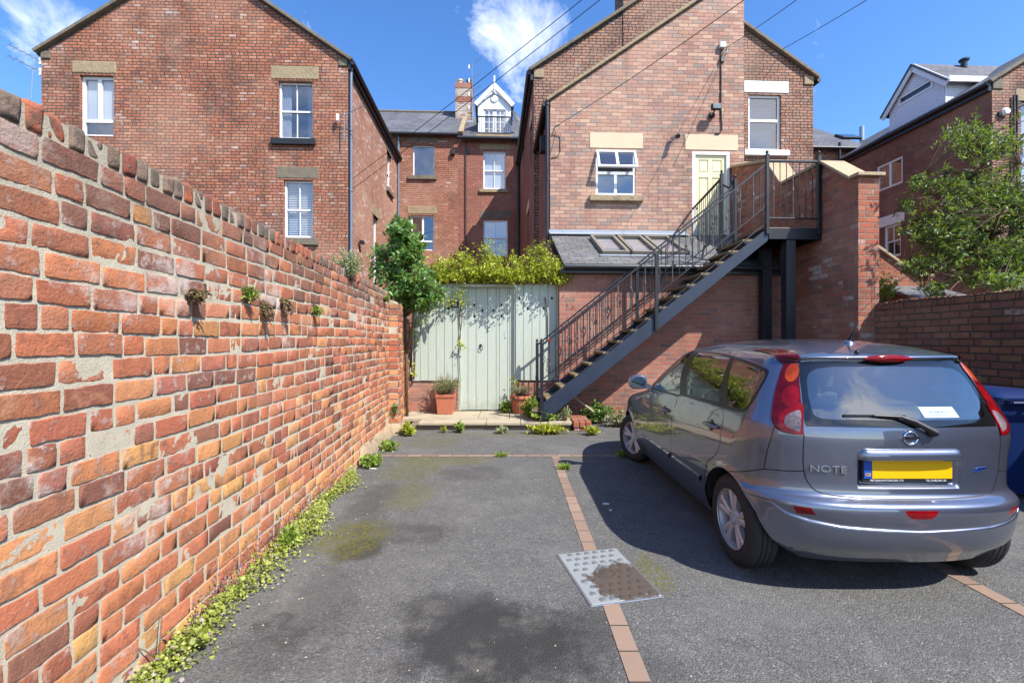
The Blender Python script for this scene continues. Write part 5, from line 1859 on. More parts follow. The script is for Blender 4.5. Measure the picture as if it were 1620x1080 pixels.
A_W = PA(1384, 476, 1)[0] and PB(1384, 476, PIER_B)[0]
def low_wall():
    zt = 2.13
    T = Thing('garden_wall', 'low shaded old brick wall running beside the parked car and the bin', 'wall', (A_W + .13, 3.0, 0), 'B')
    nz = smooth_noise(33, f=3.0)
    bs = np.linspace(-3, PIER_B, 90)
    tops = [zt + .028 * float(nz(b, .2)) - .02 * max(0, 2 - b) for b in bs]
    mb = MB()
    for i in range(len(bs) - 1):
        b0, b1, t0, t1 = bs[i], bs[i + 1], tops[i], tops[i + 1]
        mb.poly([(A_W, b0, -.1), (A_W, b1, -.1), (A_W, b1, t1), (A_W, b0, t0)])
        mb.poly([(A_W + .25, b0, -.1), (A_W + .25, b1, -.1), (A_W + .25, b1, t1), (A_W + .25, b0, t0)])
    mb.poly([(A_W, -3, -.1), (A_W + .25, -3, -.1), (A_W + .25, -3, tops[0]), (A_W, -3, tops[0])])
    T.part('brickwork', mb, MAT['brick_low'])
    mb = MB()
    b = -2.9
    r = np.random.default_rng(4)
    while b < PIER_B - .06:
        w = .068 + r.normal() * .004
        z = float(np.interp(b, bs, tops))
        mb.box(A_W - .006 + r.normal() * .006, A_W + .255, b, b + w, z - .105, z + .012 + r.normal() * .006)
        b += w + .013
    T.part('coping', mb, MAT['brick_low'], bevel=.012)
low_wall()

def staircase():
    sx0, sz0 = PB(864, 634, B_N)                     # top edge of the near stringer, foot
    sx1, sz1 = PB(1200.5, 362, B_N)
    s = (sz1 - sz0) / (sx1 - sx0)
    lz = PB(1250, 361, B_N)[1]                       # landing level
    T = Thing('metal_staircase', 'black metal outside staircase rising to the yellow door, with scrolled balusters', 'staircase', (sx0, B_N, .15), 'B')
    ztop = lambda a: sz0 + s * (a - sx0)
    aN0 = PB(857, 600, B_N)[0]                       # newel posts, by their middle
    aN1 = PB(1037.4, 470, B_N)[0]
    aN2 = PB(1213, 300, B_N)[0]
    aN3 = A_P - .05
    dv = .335                                        # stringer depth measured upright
    foot = .15
    for nm, b, in (('near', B_N), ('far', B_F)):
        mb = MB()
        a0 = aN0 + .03
        a_end = aN2 + .02
        poly = [(a0, max(foot, ztop(a0) - dv)), (a0 + max(0, (foot - (ztop(a0) - dv)) / s), foot), (a_end, ztop(a_end) - dv), (a_end, min(ztop(a_end), lz + .0)), (a0, ztop(a0))]
        mb.prism(poly, b - .006, b + .006)
        L = (a_end - a0)
        # channel flanges
        d1 = Vector((1, 0, s)).normalized()
        for off in (-.006, -dv + .006):
            p, q = Vector((a0 + .02 + (max(0, (foot - (ztop(a0) - dv)) / s) if off < -.1 else 0), b + .03, 0)), Vector((a_end, b + .03, 0))
            p.z, q.z = ztop(p.x) + off, ztop(q.x) + off
            mb.bar(p, q, .06, .010)
        T.part('stringer', mb, MAT['blue_iron'], bevel=.002)
    # treads
    n = 16
    rise = (lz - foot) / (n + 1)
    going = rise / s
    a = aN0 + .06
    for i in range(n):
        z = foot + rise * (i + 1)
        ac = sx0 + (z - sz0) / s + .07
        mb = MB()
        mb.box(ac - .13, ac + .135, B_N + .014, B_F - .014, z - .042, z)
        tr = T.part('tread', mb, MAT['tread'], bevel=.006)
        for b in (B_N + .03, B_F - .03):
            mb = MB()
            mb.box(ac - .1, ac + .1, b - .015, b + .015, z - .075, z - .043)
            T.part('tread_bracket', mb, MAT['black_iron'], tr)
    # landing and walkway to the door
    aw0 = HM['d0'] - .02
    mb = MB()
    fz = lz - .20
    mb.box(aN2 + .03, A_P - .005, B_N - .02, B_N + .02, fz, lz)
    mb.box(aw0, A_P - .005, B_F - .02, B_F + .02, fz, lz - .003)
    mb.box(aw0, aw0 + .05, B_F + .02, D_E - .04, fz, lz - .003)
    mb.box(A_P - .06, A_P - .005, B_N + .02, B_F - .02, fz, lz - .003)
    mb.box(aN2 + .03, aN2 + .07, B_N + .02, B_F - .02, fz, lz - .003)
    T.part('landing_frame', mb, MAT['black_iron'], bevel=.003)
    mb = MB()
    mb.box(aN2 - .02, A_P - .01, B_N + .02, B_F, lz - .002, lz + .02)
    mb.box(aw0 + .01, A_P - .01, B_F + .003, D_E - .04, lz - .002, lz + .021)
    T.part('landing_floor', mb, MAT['tread'])
    # columns
    ac0, ac1 = PB(1242, 420, B_N + .05)[0], PB(1258, 420, B_N + .05)[0]
    am = (ac0 + ac1) / 2
    for b in (B_N + .10, B_F - .02):
        mb = MB()
        mb.box(am - .085, am + .085, b - .08, b - .068, 0, fz - .002)
        mb.box(am - .085, am + .085, b + .068, b + .08, 0, fz - .002)
        mb.box(am - .007, am + .007, b - .068, b + .068, 0, fz - .002)
        mb.box(am - .085, am - .075, b - .068, b + .068, 0, fz - .002)
        mb.box(am - .13, am + .13, b - .12, b + .12, 0, .012)
        T.part('column', mb, MAT['black_iron'], bevel=.003)
    # newels
    def newel(a, b, z0, z1, w=.055):
        mb = MB()
        mb.box(a - w / 2, a + w / 2, b - w / 2, b + w / 2, z0, z1)
        nw = T.part('newel_post', mb, MAT['black_iron'], bevel=.004)
        mb = MB()
        mb.box(a - w * .58, a + w * .58, b - w * .58, b + w * .58, z1, z1 + .012)
        mb.lathe([(.018, 0), (.012, .012), (.026, .03), (.028, .042), (.020, .062), (.0, .085)], (a, b, z1 + .012), n=12)
        T.part('finial', mb, MAT['black_iron'], nw, smooth=True, angle=40)
    hz = PB(857, 546, B_N)[1]                        # handrail height at the foot
    hs = (PB(1212, 259, B_N)[1] - hz) / (aN2 - aN0)
    H = lambda a: hz + hs * (a - aN0)
    Lw = lambda a: PB(861.7, 610, B_N)[1] + hs * (a - PB(861.7, 610, B_N)[0])
    newel(aN0, B_N, .15, hz + .03)
    newel(aN2, B_N - .01, PB(1212, 371, B_N)[1], PB(1212, 246, B_N)[1])
    newel(aN3, B_N - .01, PB(1297, 372, B_N)[1], PB(1297, 247, B_N)[1], .065)
    newel(aN0, B_F, .15, hz + .03)
    aF2 = PB(1162, 300, B_F)[0]
    newel(aF2, B_F - .02, lz - .25, PB(1162, 284, B_F)[1])
    aw = HM['d0'] + .02
    bw = B_F + .12
    aW2 = PB(1141.5, 300, bw)[0]
    newel(aW2, bw, lz - .2, PB(1141, 276, bw)[1])
    # plain mid posts bolted to the stringers
    for a, b in ((aN1, B_N - .03), (PB(1007, 480, B_F)[0], B_F - .035)):
        mb = MB()
        mb.box(a - .027, a + .027, b - .02, b + .02, ztop(a) - dv + .02, H(a) - .01)
        T.part('mid_post', mb, MAT['black_iron'], bevel=.003)
    def rail(p, q, w, h):
        mb = MB()
        mb.bar(p, q, w, h)
        T.part('rail', mb, MAT['black_iron'], bevel=.003)
    for b, ae in ((B_N, aN2), (B_F, aF2)):
        rail((aN0, b, H(aN0)), (ae, b, H(ae)), .045, .030)
        rail((aN0, b, Lw(aN0)), (ae, b, Lw(ae)), .035, .018)
    mb = MB()
    at = aN0 + .10
    mb.bar((at, B_N, H(at) - .01), (at + .05, B_N, H(at + .05) - .01), .05, .05)
    T.part('red_tape', mb, MAT['lens_red'])
    zr, zl = PB(1255, 256, B_N)[1], PB(1255, 346, B_N)[1]
    rail((aN2, B_N - .01, zr), (aN3, B_N - .01, zr), .045, .035)
    rail((aN2, B_N - .01, zl), (aN3, B_N - .01, zl), .035, .022)
    aWd = HM['d0'] - .01
    zw = PB(1141, 282, bw)[1]
    rail((aW2, bw, zw), (aWd, D_E - .02, zw), .045, .032)
    rail((aW2, bw, lz + .1), (aWd, D_E - .02, lz + .1), .035, .02)
    rail((aW2, bw, zw - .12), (aF2, B_F - .02, zw - .30), .04, .03)
    rail((aW2, bw, lz + .1), (aF2, B_F - .02, lz + .02), .035, .02)
    rail((aF2, B_F, H(aF2) - .04), (aN2 - .2, B_F, H(aF2) + .12), .04, .03)
    # balusters
    def baluster(a, b, z0, z1, style):
        mb = MB()
        n = 10
        if style == 1:                               # knuckled
            mb.tube([(a, b, z0), (a, b, z1)], .008, 6)
            m = (z0 + z1) / 2
            mb.lathe([(.008, -.05), (.016, -.03), (.011, -.015), (.020, 0), (.011, .015), (.016, .03), (.008, .05)], (a, b, m), n=8)
        elif style == 2:                             # basket of four bowed wires
            m, hgt = z0 + (z1 - z0) * .5, .095
            mb.tube([(a, b, z0), (a, b, m - hgt)], .008, 6)
            mb.tube([(a, b, m + hgt), (a, b, z1)], .008, 6)
            for k in range(4):
                pts = []
                for i in range(n + 1):
                    f = i / n
                    an = k * math.pi / 2 + f * math.pi * .9
                    r = .034 * math.sin(math.pi * f)
                    pts.append((a + r * math.cos(an), b + r * math.sin(an), m - hgt + 2 * hgt * f))
                mb.tube(pts, .0055, 5)
            mb.lathe([(.008, -.02), (.017, 0), (.008, .02)], (a, b, m - hgt), n=8)
            mb.lathe([(.008, -.02), (.017, 0), (.008, .02)], (a, b, m + hgt), n=8)
        else:
            mb.tube([(a, b, z0), (a, b, z1)], .008, 6)
        return T.part('baluster', mb, MAT['iron_scroll'] if style else MAT['black_iron'], smooth=True, angle=50)
    for b, ae in ((B_N, aN2), (B_F, aF2)):
        k = int((ae - aN0) / .118)
        for i in range(1, k):
            a = aN0 + (ae - aN0) * i / k
            baluster(a, b, Lw(a), H(a), (0, 2, 0, 1)[i % 4])
    k = 8
    for i in range(1, k):
        a = aN2 + (aN3 - aN2) * i / k
        baluster(a, B_N - .01, zl, zr, (0, 1, 0, 0, 1, 0, 0)[i % 7])
    for i in range(1, 14):
        f = i / 14
        baluster(aW2 + (aWd - aW2) * f, bw + (D_E - .02 - bw) * f, lz + .1, zw, 0 if i % 4 else 1)
    return lz
LZ = staircase()

# ---- gate in its boarded front
def gate():
    D = GATE_D
    T = Thing('garden_gate', 'sage green boarded garden gate and screens with diamond peepholes, number 26', 'gate', (PB(770, 600, D)[0], D, .16), 'B')
    fx = front_xf(D)
    zt, zb = PB(700, 449, D)[1], PB(700, 602, D)[1]
    gz = .165
    dm = []
    for X, Y in ((375, 387), (390, 375), (425, 420), (540, 403), (577, 428), (540, 454), (627, 428), (664, 403), (664, 454), (701, 428),
                 (744, 376), (782, 422), (854, 420), (890, 374), (927, 421)):
        a, z = PB(560 + X / 2.8425, 340 + Y / 2.8425, D)
        dm.append((a, z))
    def boards(name, edges, z0, z1, d, label=None):
        mb = MB(fx)
        for e0, e1 in zip(edges[:-1], edges[1:]):
            a0, a1 = PB(e0, 520, D)[0] + .0036, PB(e1, 520, D)[0] - .0036
            hs = []
            for a, z in dm:
                if a0 + .02 < a < a1 - .02 and z0 < z < z1 - .03:
                    hs.append([(a, z - .040), (a + .027, z), (a, z + .040), (a - .027, z)])
                elif a0 < a < a1 and z0 < z < z1:
                    c = min(max(a, a0 + .032), a1 - .032)
                    hs.append([(c, z - .040), (c + .027, z), (c, z + .040), (c - .027, z)])
            dd = d + float(rng.normal() * .0012)
            mb.sheet(rect(a0, a1, z0 + float(rng.uniform(0, .006)), z1), hs, dd, .022)
        o = T.part(name, mb, MAT['gate'], label=label)
        mb = MB(fx)
        mb.box(PB(edges[0], 520, D)[0] + .004, PB(edges[-1], 520, D)[0] - .004, d + .0235, d + .034, z0 + .01, z1 - .006)
        T.part('gap_shade_sheet', mb, MAT['gate_gap_shade'], o)  # added sheet behind the boards, keeps their gaps looking shaded
        return o
    boards('side_screen', [652, 664.8, 677.3, 690, 703, 715.8, 726.6], zb, zt, 0)
    boards('side_screen', [816, 828, 841.5, 854, 867, 880, 891.6], zb, zt, 0)
    boards('gate_leaf', [727.6, 740, 753, 771.3, 785, 790, 803, 806.5, 814.6], gz, PB(770, 453.5, D)[1], .085)
    mb = MB(fx)
    a0, a1 = PB(726.8, 500, D)[0], PB(815.8, 500, D)[0]
    mb.box(a0, a1, -.012, .06, zt - .055, zt - .004)
    mb.box(a0 - .02, a0 + .03, .024, .11, gz, zt - .06)
    mb.box(a1 - .03, a1 + .02, .024, .11, gz, zt - .06)
    T.part('gate_frame', mb, MAT['gate'], bevel=.004)
    mb = MB(fx)
    s0, s1 = PB(648, 500, D)[0], PB(893, 500, D)[0]
    for z in (zb + .15, zt - .22):
        mb.box(s0, a0 - .025, .035, .08, z, z + .1)
        mb.box(a1 + .025, s1, .035, .08, z, z + .1)
    mb.box(s1 - .035, s1, -.004, .1, .17, zt)
    T.part('back_rail', mb, MAT['gate'])
    # ring handle
    a, z = PB(760.5, 549, D)
    mb = MB(fx)
    mb.lathe([(0, -.0), (.03, .0), (.03, -.012), (.012, -.022), (0, -.024)], (a, .083, z + .035), (0, 1, 0), 14)
    n = 20
    mb.tube([(a + .035 * math.sin(2 * math.pi * i / n), .058, z - .02 + .042 * math.cos(2 * math.pi * i / n)) for i in range(n + 1)], .006, 6)
    T.part('ring_handle', mb, MAT['black_iron'], smooth=True, angle=50)
    # plaque
    q0, q1, z0, z1 = px_rect(712.8, 725.8, 476.8, 486.5, D)
    mb = MB(fx)
    mb.box(q0, q1, -.014, -.001, z0, z1)
    pl = T.part('number_plaque', mb, MAT['slate_sign'], bevel=.002)
    text_part(T, '26', 'numerals', MAT['white_paint'], ((q0 + q1) / 2, D - .0155, (z0 + z1) / 2), .10, pl)
    # low brick walls under the screens
    for i, (x0, x1) in enumerate(((646, 727), (816, 893))):
        mb = MB(front_xf(D + .03))
        u0, u1 = PB(x0, 620, D)[0], PB(x1, 620, D)[0]
        mb.box(u0, u1 - .01, 0, .22, -.05, zb - .012)
        T.part('brick_plinth', mb, MAT['brick_leanto'])
def text_part(T, txt, name, mat, at, size, parent=None, rot=(R(90), 0, 0), sx=1.0, ext=.0008, align='CENTER', local=False):
    cu = bpy.data.curves.new(name, 'FONT')
    cu.body = txt
    cu.size = size
    cu.extrude = ext
    cu.align_x, cu.align_y = align, 'CENTER'
    tmp = bpy.data.objects.new(name, cu)
    me = bpy.data.meshes.new_from_object(tmp)
    bpy.data.objects.remove(tmp)
    me.name = name
    me.materials.clear()
    me.materials.append(mat)
    o = link(name, me)
    o.parent = parent if parent is not None else T.root
    o.location = Vector(at) - (Vector((0, 0, 0)) if local else T.base)
    o.rotation_euler = rot
    o.scale = (sx, 1, 1)
    return o
gate()

# ---- blue wheeled bin
def wheeled_bin():
    x0, y0 = 4.60, 4.22
    T = Thing('wheeled_bin', 'dark blue wheeled bin between the car and the low brick wall', 'bin', (x0 + .3, y0 + .35, 0), 'W')
    def loft(secs, n=8):
        """secs: (z, x0, x1, y0, y1, r)"""
        mb = MB()
        pts, m = [], 0
        for z, a, b, c, d, r in secs:
            ring = []
            for cx, cy, st in ((b - r, d - r, 0), (a + r, d - r, 1), (a + r, c + r, 2), (b - r, c + r, 3)):
                for k in range(5):
                    t = (st + k / 4) * math.pi / 2
                    ring.append((cx + r * math.cos(t), cy + r * math.sin(t), z))
            m = len(ring)
            pts += ring
        fs = [[i * m + k, i * m + (k + 1) % m, (i + 1) * m + (k + 1) % m, (i + 1) * m + k] for i in range(len(secs) - 1) for k in range(m)]
        fs.append(list(range(m))[::-1]); fs.append([(len(secs) - 1) * m + k for k in range(m)])
        mb.add(pts, fs)
        return mb
    mb = loft([(.05, x0 + .045, x0 + .53, y0 + .10, y0 + .62, .05), (.45, x0 + .028, x0 + .55, y0 + .055, y0 + .665, .05), (.90, x0 + .01, x0 + .57, y0 + .01, y0 + .71, .05),
               (.93, x0 + .01, x0 + .57, y0 + .01, y0 + .71, .05), (.935, x0 - .01, x0 + .59, y0 - .02, y0 + .73, .06), (.975, x0 - .01, x0 + .59, y0 - .02, y0 + .73, .06)])
    T.part('body', mb, MAT['bin_blue'], smooth=True, angle=35)
    mb = loft([(.98, x0 - .02, x0 + .60, y0 - .05, y0 + .75, .06), (1.0, x0 - .02, x0 + .60, y0 - .05, y0 + .75, .06), (1.04, x0 + .02, x0 + .56, y0 + .02, y0 + .70, .08), (1.06, x0 + .08, x0 + .50, y0 + .10, y0 + .62, .1)])
    T.part('lid', mb, MAT['bin_blue'], smooth=True, angle=35)
    mb = MB()
    mb.tube([(x0 + .06, y0 - .07, .955), (x0 + .52, y0 - .07, .955)], .016, 8)
    for x in (x0 + .07, x0 + .29, x0 + .51):
        mb.bar((x, y0 - .07, .955), (x, y0 + .0, .955), .04, .03)
    T.part('handle', mb, MAT['bin_blue'], smooth=True, angle=50)
    for x in (x0 + .0, x0 + .53):
        mb = MB()
        mb.lathe([(0, 0), (.10, 0), (.105, .012), (.105, .048), (.1, .06), (0, .06)], (x, y0 + .06, .105), (1, 0, 0), 20)
        T.part('wheel', mb, MAT['black_plastic'], smooth=True, angle=40)
wheeled_bin()

# ---- small outbuilding beyond the tall wall
def outbuilding():
    D = 9.3
    a0 = PB(1380, 420, D)[0]
    z0, z1 = PB(1392, 388, D)[1], PB(1447, 436, D)[1]
    a1 = PB(1447, 430, D)[0]
    a2 = PB(1475, 430, D)[0]
    T = Thing('outbuilding', 'small brick outbuilding with sloping stone coping behind the shrub', 'outbuilding', (a1, D, 0), 'B')
    mb = MB(front_xf(D))
    mb.sheet([(a0, -.1), (a2, -.1), (a2, z1 - .02), (a1, z1 - .02), (a0, z0)], [], 0, .3)
    T.part('wall', mb, MAT['brick_pier'])
    mb = MB()
    mb.bar((a0, D + .1, z0 + .03), (a1 + .05, D + .1, z1 + .0), .32, .06)
    mb.bar((a1 + .06, D + .1, z1 + .0), (a2, D + .1, z1 + .0), .32, .06)
    T.part('coping_stone', mb, MAT['coping'], bevel=.008)
    zs, ze = PB(1400, 452, D)[1], PB(1420, 478, D - 1.2)[1]
    mb = MB()
    slope(mb, (a0 + .1, D - 1.5, ze - .1), (a2, D - 1.5, ze - .1), (a2, D - .01, zs), (a0 + .1, D - .01, zs), .05)
    T.part('slate_roof', mb, MAT['slate_near'])
    mb = MB(front_xf(D - 1.35))
    mb.sheet(rect(a0 + .12, a2, -.1, ze - .12), [], 0, 0)
    T.part('front_wall', mb, MAT['brick_pier'])
outbuilding()

# ---- overhead wires
def wires():
    def wire(label, p, q, sag, r=.009, group=None):
        p, q = Vector(p), Vector(q)
        n = 24
        pts = [p + (q - p) * (i / n) - Vector((0, 0, sag * 4 * (i / n) * (1 - i / n))) for i in range(n + 1)]
        mb = MB()
        mb.tube([v - Vector((0, 0, 0)) for v in pts], r, 5)
        single('overhead_wire', label, 'wire', mb, MAT['cable'], tuple(p), 'B', group, smooth=True)
    def pt(x, y, D):
        a, z = PB(x, y, D)
        return (a, D, z)
    wire('upper of the two long wires crossing above the dormer', pt(556, 284, 13.6), pt(1000, -64, 8.0), .05, .008)
    wire('lower of the two long wires crossing above the dormer', pt(556, 300, 13.6), pt(1000, -40, 8.0), .05, .008)
    wire('wire from the white junction box up into the sky', pt(1149, 76, 10.65), pt(1340, -58, 6.5), .03, .007)
    wire('wire from the right gable verge up into the sky', pt(1238, 78, 13.35), pt(1500, -80, 7.5), .04, .009)
    wire('wire hanging across the pink extension wall', pt(886, 196, 10.62), pt(1230, -38, 6.6), .06, .007)
    wire('thin wire from the junction box to the lower extension wall', pt(1143, 96, 10.64), pt(1066, 262, 10.66), .03, .004)
    wire('thin wire in front of the dark right hand house, upper', pt(1560, 200, 13.2), pt(1700, 118, 9.0), .02, .010)
    wire('thin wire in front of the dark right hand house, lower', pt(1566, 212, 13.2), pt(1720, 150, 9.0), .02, .010)
wires()
# ------------------------------------------------------------------ plants, built leaf by leaf
def leaf_mesh(name, P, D, Nn, size, aspect, mat, base, fold=.25, rnd=None, parent=None, rs=None, shape='oval', frame='W'):
    """P points, D leaf directions, Nn leaf normals (n x 3), size (n,)"""
    rs = rs or rng
    n = len(P)
    D = D / np.maximum(np.linalg.norm(D, axis=1, keepdims=True), 1e-6)
    S = np.cross(D, Nn)
    S /= np.maximum(np.linalg.norm(S, axis=1, keepdims=True), 1e-6)
    U = np.cross(S, D)
    if shape == 'oval':
        prof = ((0, 0), (.3, .42), (.62, .44), (1.0, 0))
    else:
        prof = ((0, 0), (.25, .3), (.6, .5), (1.0, .0))
    sz = size[:, None]
    V = [P]
    for f, w in prof[1:3]:
        c = P + D * sz * f + U * sz * .06 * math.sin(f * 3.1)
        V += [c + S * sz * aspect * w + U * sz * aspect * w * fold, c, c - S * sz * aspect * w + U * sz * aspect * w * fold]
    V.append(P + D * sz - U * sz * .08)
    V = np.stack(V, 1)                                # n x 8 x 3
    k = V.shape[1]
    q = np.array([[0, 2, 1, 1], [0, 3, 2, 2]])
    F3 = np.array([[0, 2, 1], [0, 3, 2], [4, 5, 7], [5, 6, 7]])
    F4 = np.array([[1, 2, 5, 4], [2, 3, 6, 5]])
    b = np.arange(n)[:, None, None] * k
    tri = (F3[None] + b).reshape(-1, 3)
    quad = (F4[None] + b).reshape(-1, 4)
    me = bpy.data.meshes.new(name)
    pts = V.reshape(-1, 3) - np.array(base)
    me.vertices.add(len(pts))
    me.vertices.foreach_set('co', pts.astype(np.float32).ravel())
    loops = np.concatenate([tri.ravel(), quad.ravel()])
    me.loops.add(len(loops))
    me.loops.foreach_set('vertex_index', loops.astype(np.int32))
    tot = np.concatenate([np.full(len(tri), 3), np.full(len(quad), 4)])
    st = np.concatenate([[0], np.cumsum(tot)[:-1]])
    me.polygons.add(len(tot))
    me.polygons.foreach_set('loop_start', st.astype(np.int32))
    me.polygons.foreach_set('loop_total', tot.astype(np.int32))
    me.polygons.foreach_set('use_smooth', np.ones(len(tot), bool))
    at = me.attributes.new('rnd', 'FLOAT', 'POINT')
    r_ = rs.uniform(size=n) if rnd is None else rnd
    at.data.foreach_set('value', np.repeat(r_, k).astype(np.float32))
    me.materials.append(mat)
    me.update(calc_edges=True)
    me.validate()
    return link(name, me, parent)
def unit(n, rs):
    v = rs.normal(size=(n, 3))
    return v / np.linalg.norm(v, axis=1, keepdims=True)
def branchy(rs, root, targets, wob=.08, n=7):
    """curved stems from the root (or a point up a leader) to each target"""
    out = []
    for t, o in targets:
        o, t = np.array(o, float), np.array(t, float)
        m = (o + t) / 2 + rs.normal(size=3) * wob * np.linalg.norm(t - o)
        m[2] += .12 * np.linalg.norm(t - o)
        f = np.linspace(0, 1, n)[:, None]
        out.append((1 - f) ** 2 * o + 2 * f * (1 - f) * m + f ** 2 * t)
    return out
def leaves_on(rs, paths, per, size, spread, f0=.25, jitter=.012, up=.35, tipbias=1.0):
    P, D, Nn, S = [], [], [], []
    for p in paths:
        L = len(p)
        for k in range(per):
            f = f0 + (1 - f0) * rs.uniform() ** (1 / tipbias)
            x = f * (L - 1)
            i = min(int(x), L - 2)
            c = p[i] + (p[i + 1] - p[i]) * (x - i)
            d = p[i + 1] - p[i]
            d = d / max(1e-6, np.linalg.norm(d))
            o = rs.normal(size=3)
            o -= d * o.dot(d)
            o /= max(1e-6, np.linalg.norm(o))
            P.append(c + rs.normal(size=3) * jitter)
            D.append(d * (1 - spread) + o * spread + np.array([0, 0, up * rs.uniform(-.3, 1)]))
            Nn.append(np.array([.3, -.25, 1]) + rs.normal(size=3) * .55)
            S.append(size * rs.uniform(.55, 1.2))
    return np.array(P), np.array(D), np.array(Nn), np.array(S)
def stems(T, paths, r0, r1, mat, name='branch', n=5):
    mb = MB()
    for p in paths:
        L = len(p)
        mb.tube([tuple(q) for q in p], [r0 + (r1 - r0) * i / (L - 1) for i in range(L)], n)
    o = T.part(name, mb, mat, smooth=True)
    return o
def W3(a, b, z):
    return np.array(to_world('B', (a, b, z)))

# laurel at the end of the left wall
def laurel():
    rs = np.random.default_rng(21)
    Y = 8.25
    c = lambda px, py, y=Y: np.array([(px - 810) / FPX * y, y, CAMZ + (540 - py) / FPX * y])
    foot = c(644, 640); foot[2] = .1
    T = Thing('laurel_bush', 'dark green laurel bush leaning over the wall end beside the gate', 'bush', tuple(foot), 'W')
    trunk = [foot, c(643, 560), c(641, 500), c(640, 455), c(636, 410), c(632, 375)]
    tr = MB()
    tr.tube([tuple(p) for p in trunk], [.030, .028, .026, .022, .016, .008], 8)
    tr.tube([tuple(trunk[1]), tuple(c(652, 520, 8.1)), tuple(c(655, 470, 8.0))], [.025, .02, .012], 7)
    tr.tube([tuple(trunk[1] + np.array([-.06, 0, 0])), tuple(c(634, 520)), tuple(c(622, 450))], [.03, .025, .012], 7)
    T.part('trunk', tr, MAT['bark'], smooth=True)
    tg = []
    for k in range(340):
        u = rs.uniform(-1, 1); w = rs.uniform(0, 1)
        py = 352 + 128 * w
        half = 9 + 40 * math.sin(min(1, w * 1.2) * math.pi * .6) + 7 * math.sin(w * 21 + (2 if u > 0 else 0))
        px = 633 + u * half + max(0, w - .45) * 40 + 5 * math.sin(w * 9)
        q = c(px, py, Y + rs.normal() * .26 - (.16 if w > .6 else 0))
        j = min(len(trunk) - 1, 2 + int((1 - w) * 3.4))
        tg.append((q, trunk[j] + rs.normal(size=3) * .02))
    for px, py in ((660, 480), (668, 470), (675, 486), (650, 490), (680, 478), (688, 470), (664, 496)):
        for k in range(3):
            tg.append((c(px + rs.normal() * 6, py + rs.normal() * 5, 8.05 + rs.normal() * .08), trunk[3]))
    ps = branchy(rs, None, tg, .10)
    stems(T, ps, .006, .003, MAT['twig'])
    P, D, Nn, S = leaves_on(rs, ps, 11, .135, .68, .42, .03, .25, 1.6)
    leaf_mesh('foliage', P, D, Nn, S, .42, MAT['leaf_laurel'], T.base, .3, None, T.root, rs)
laurel()

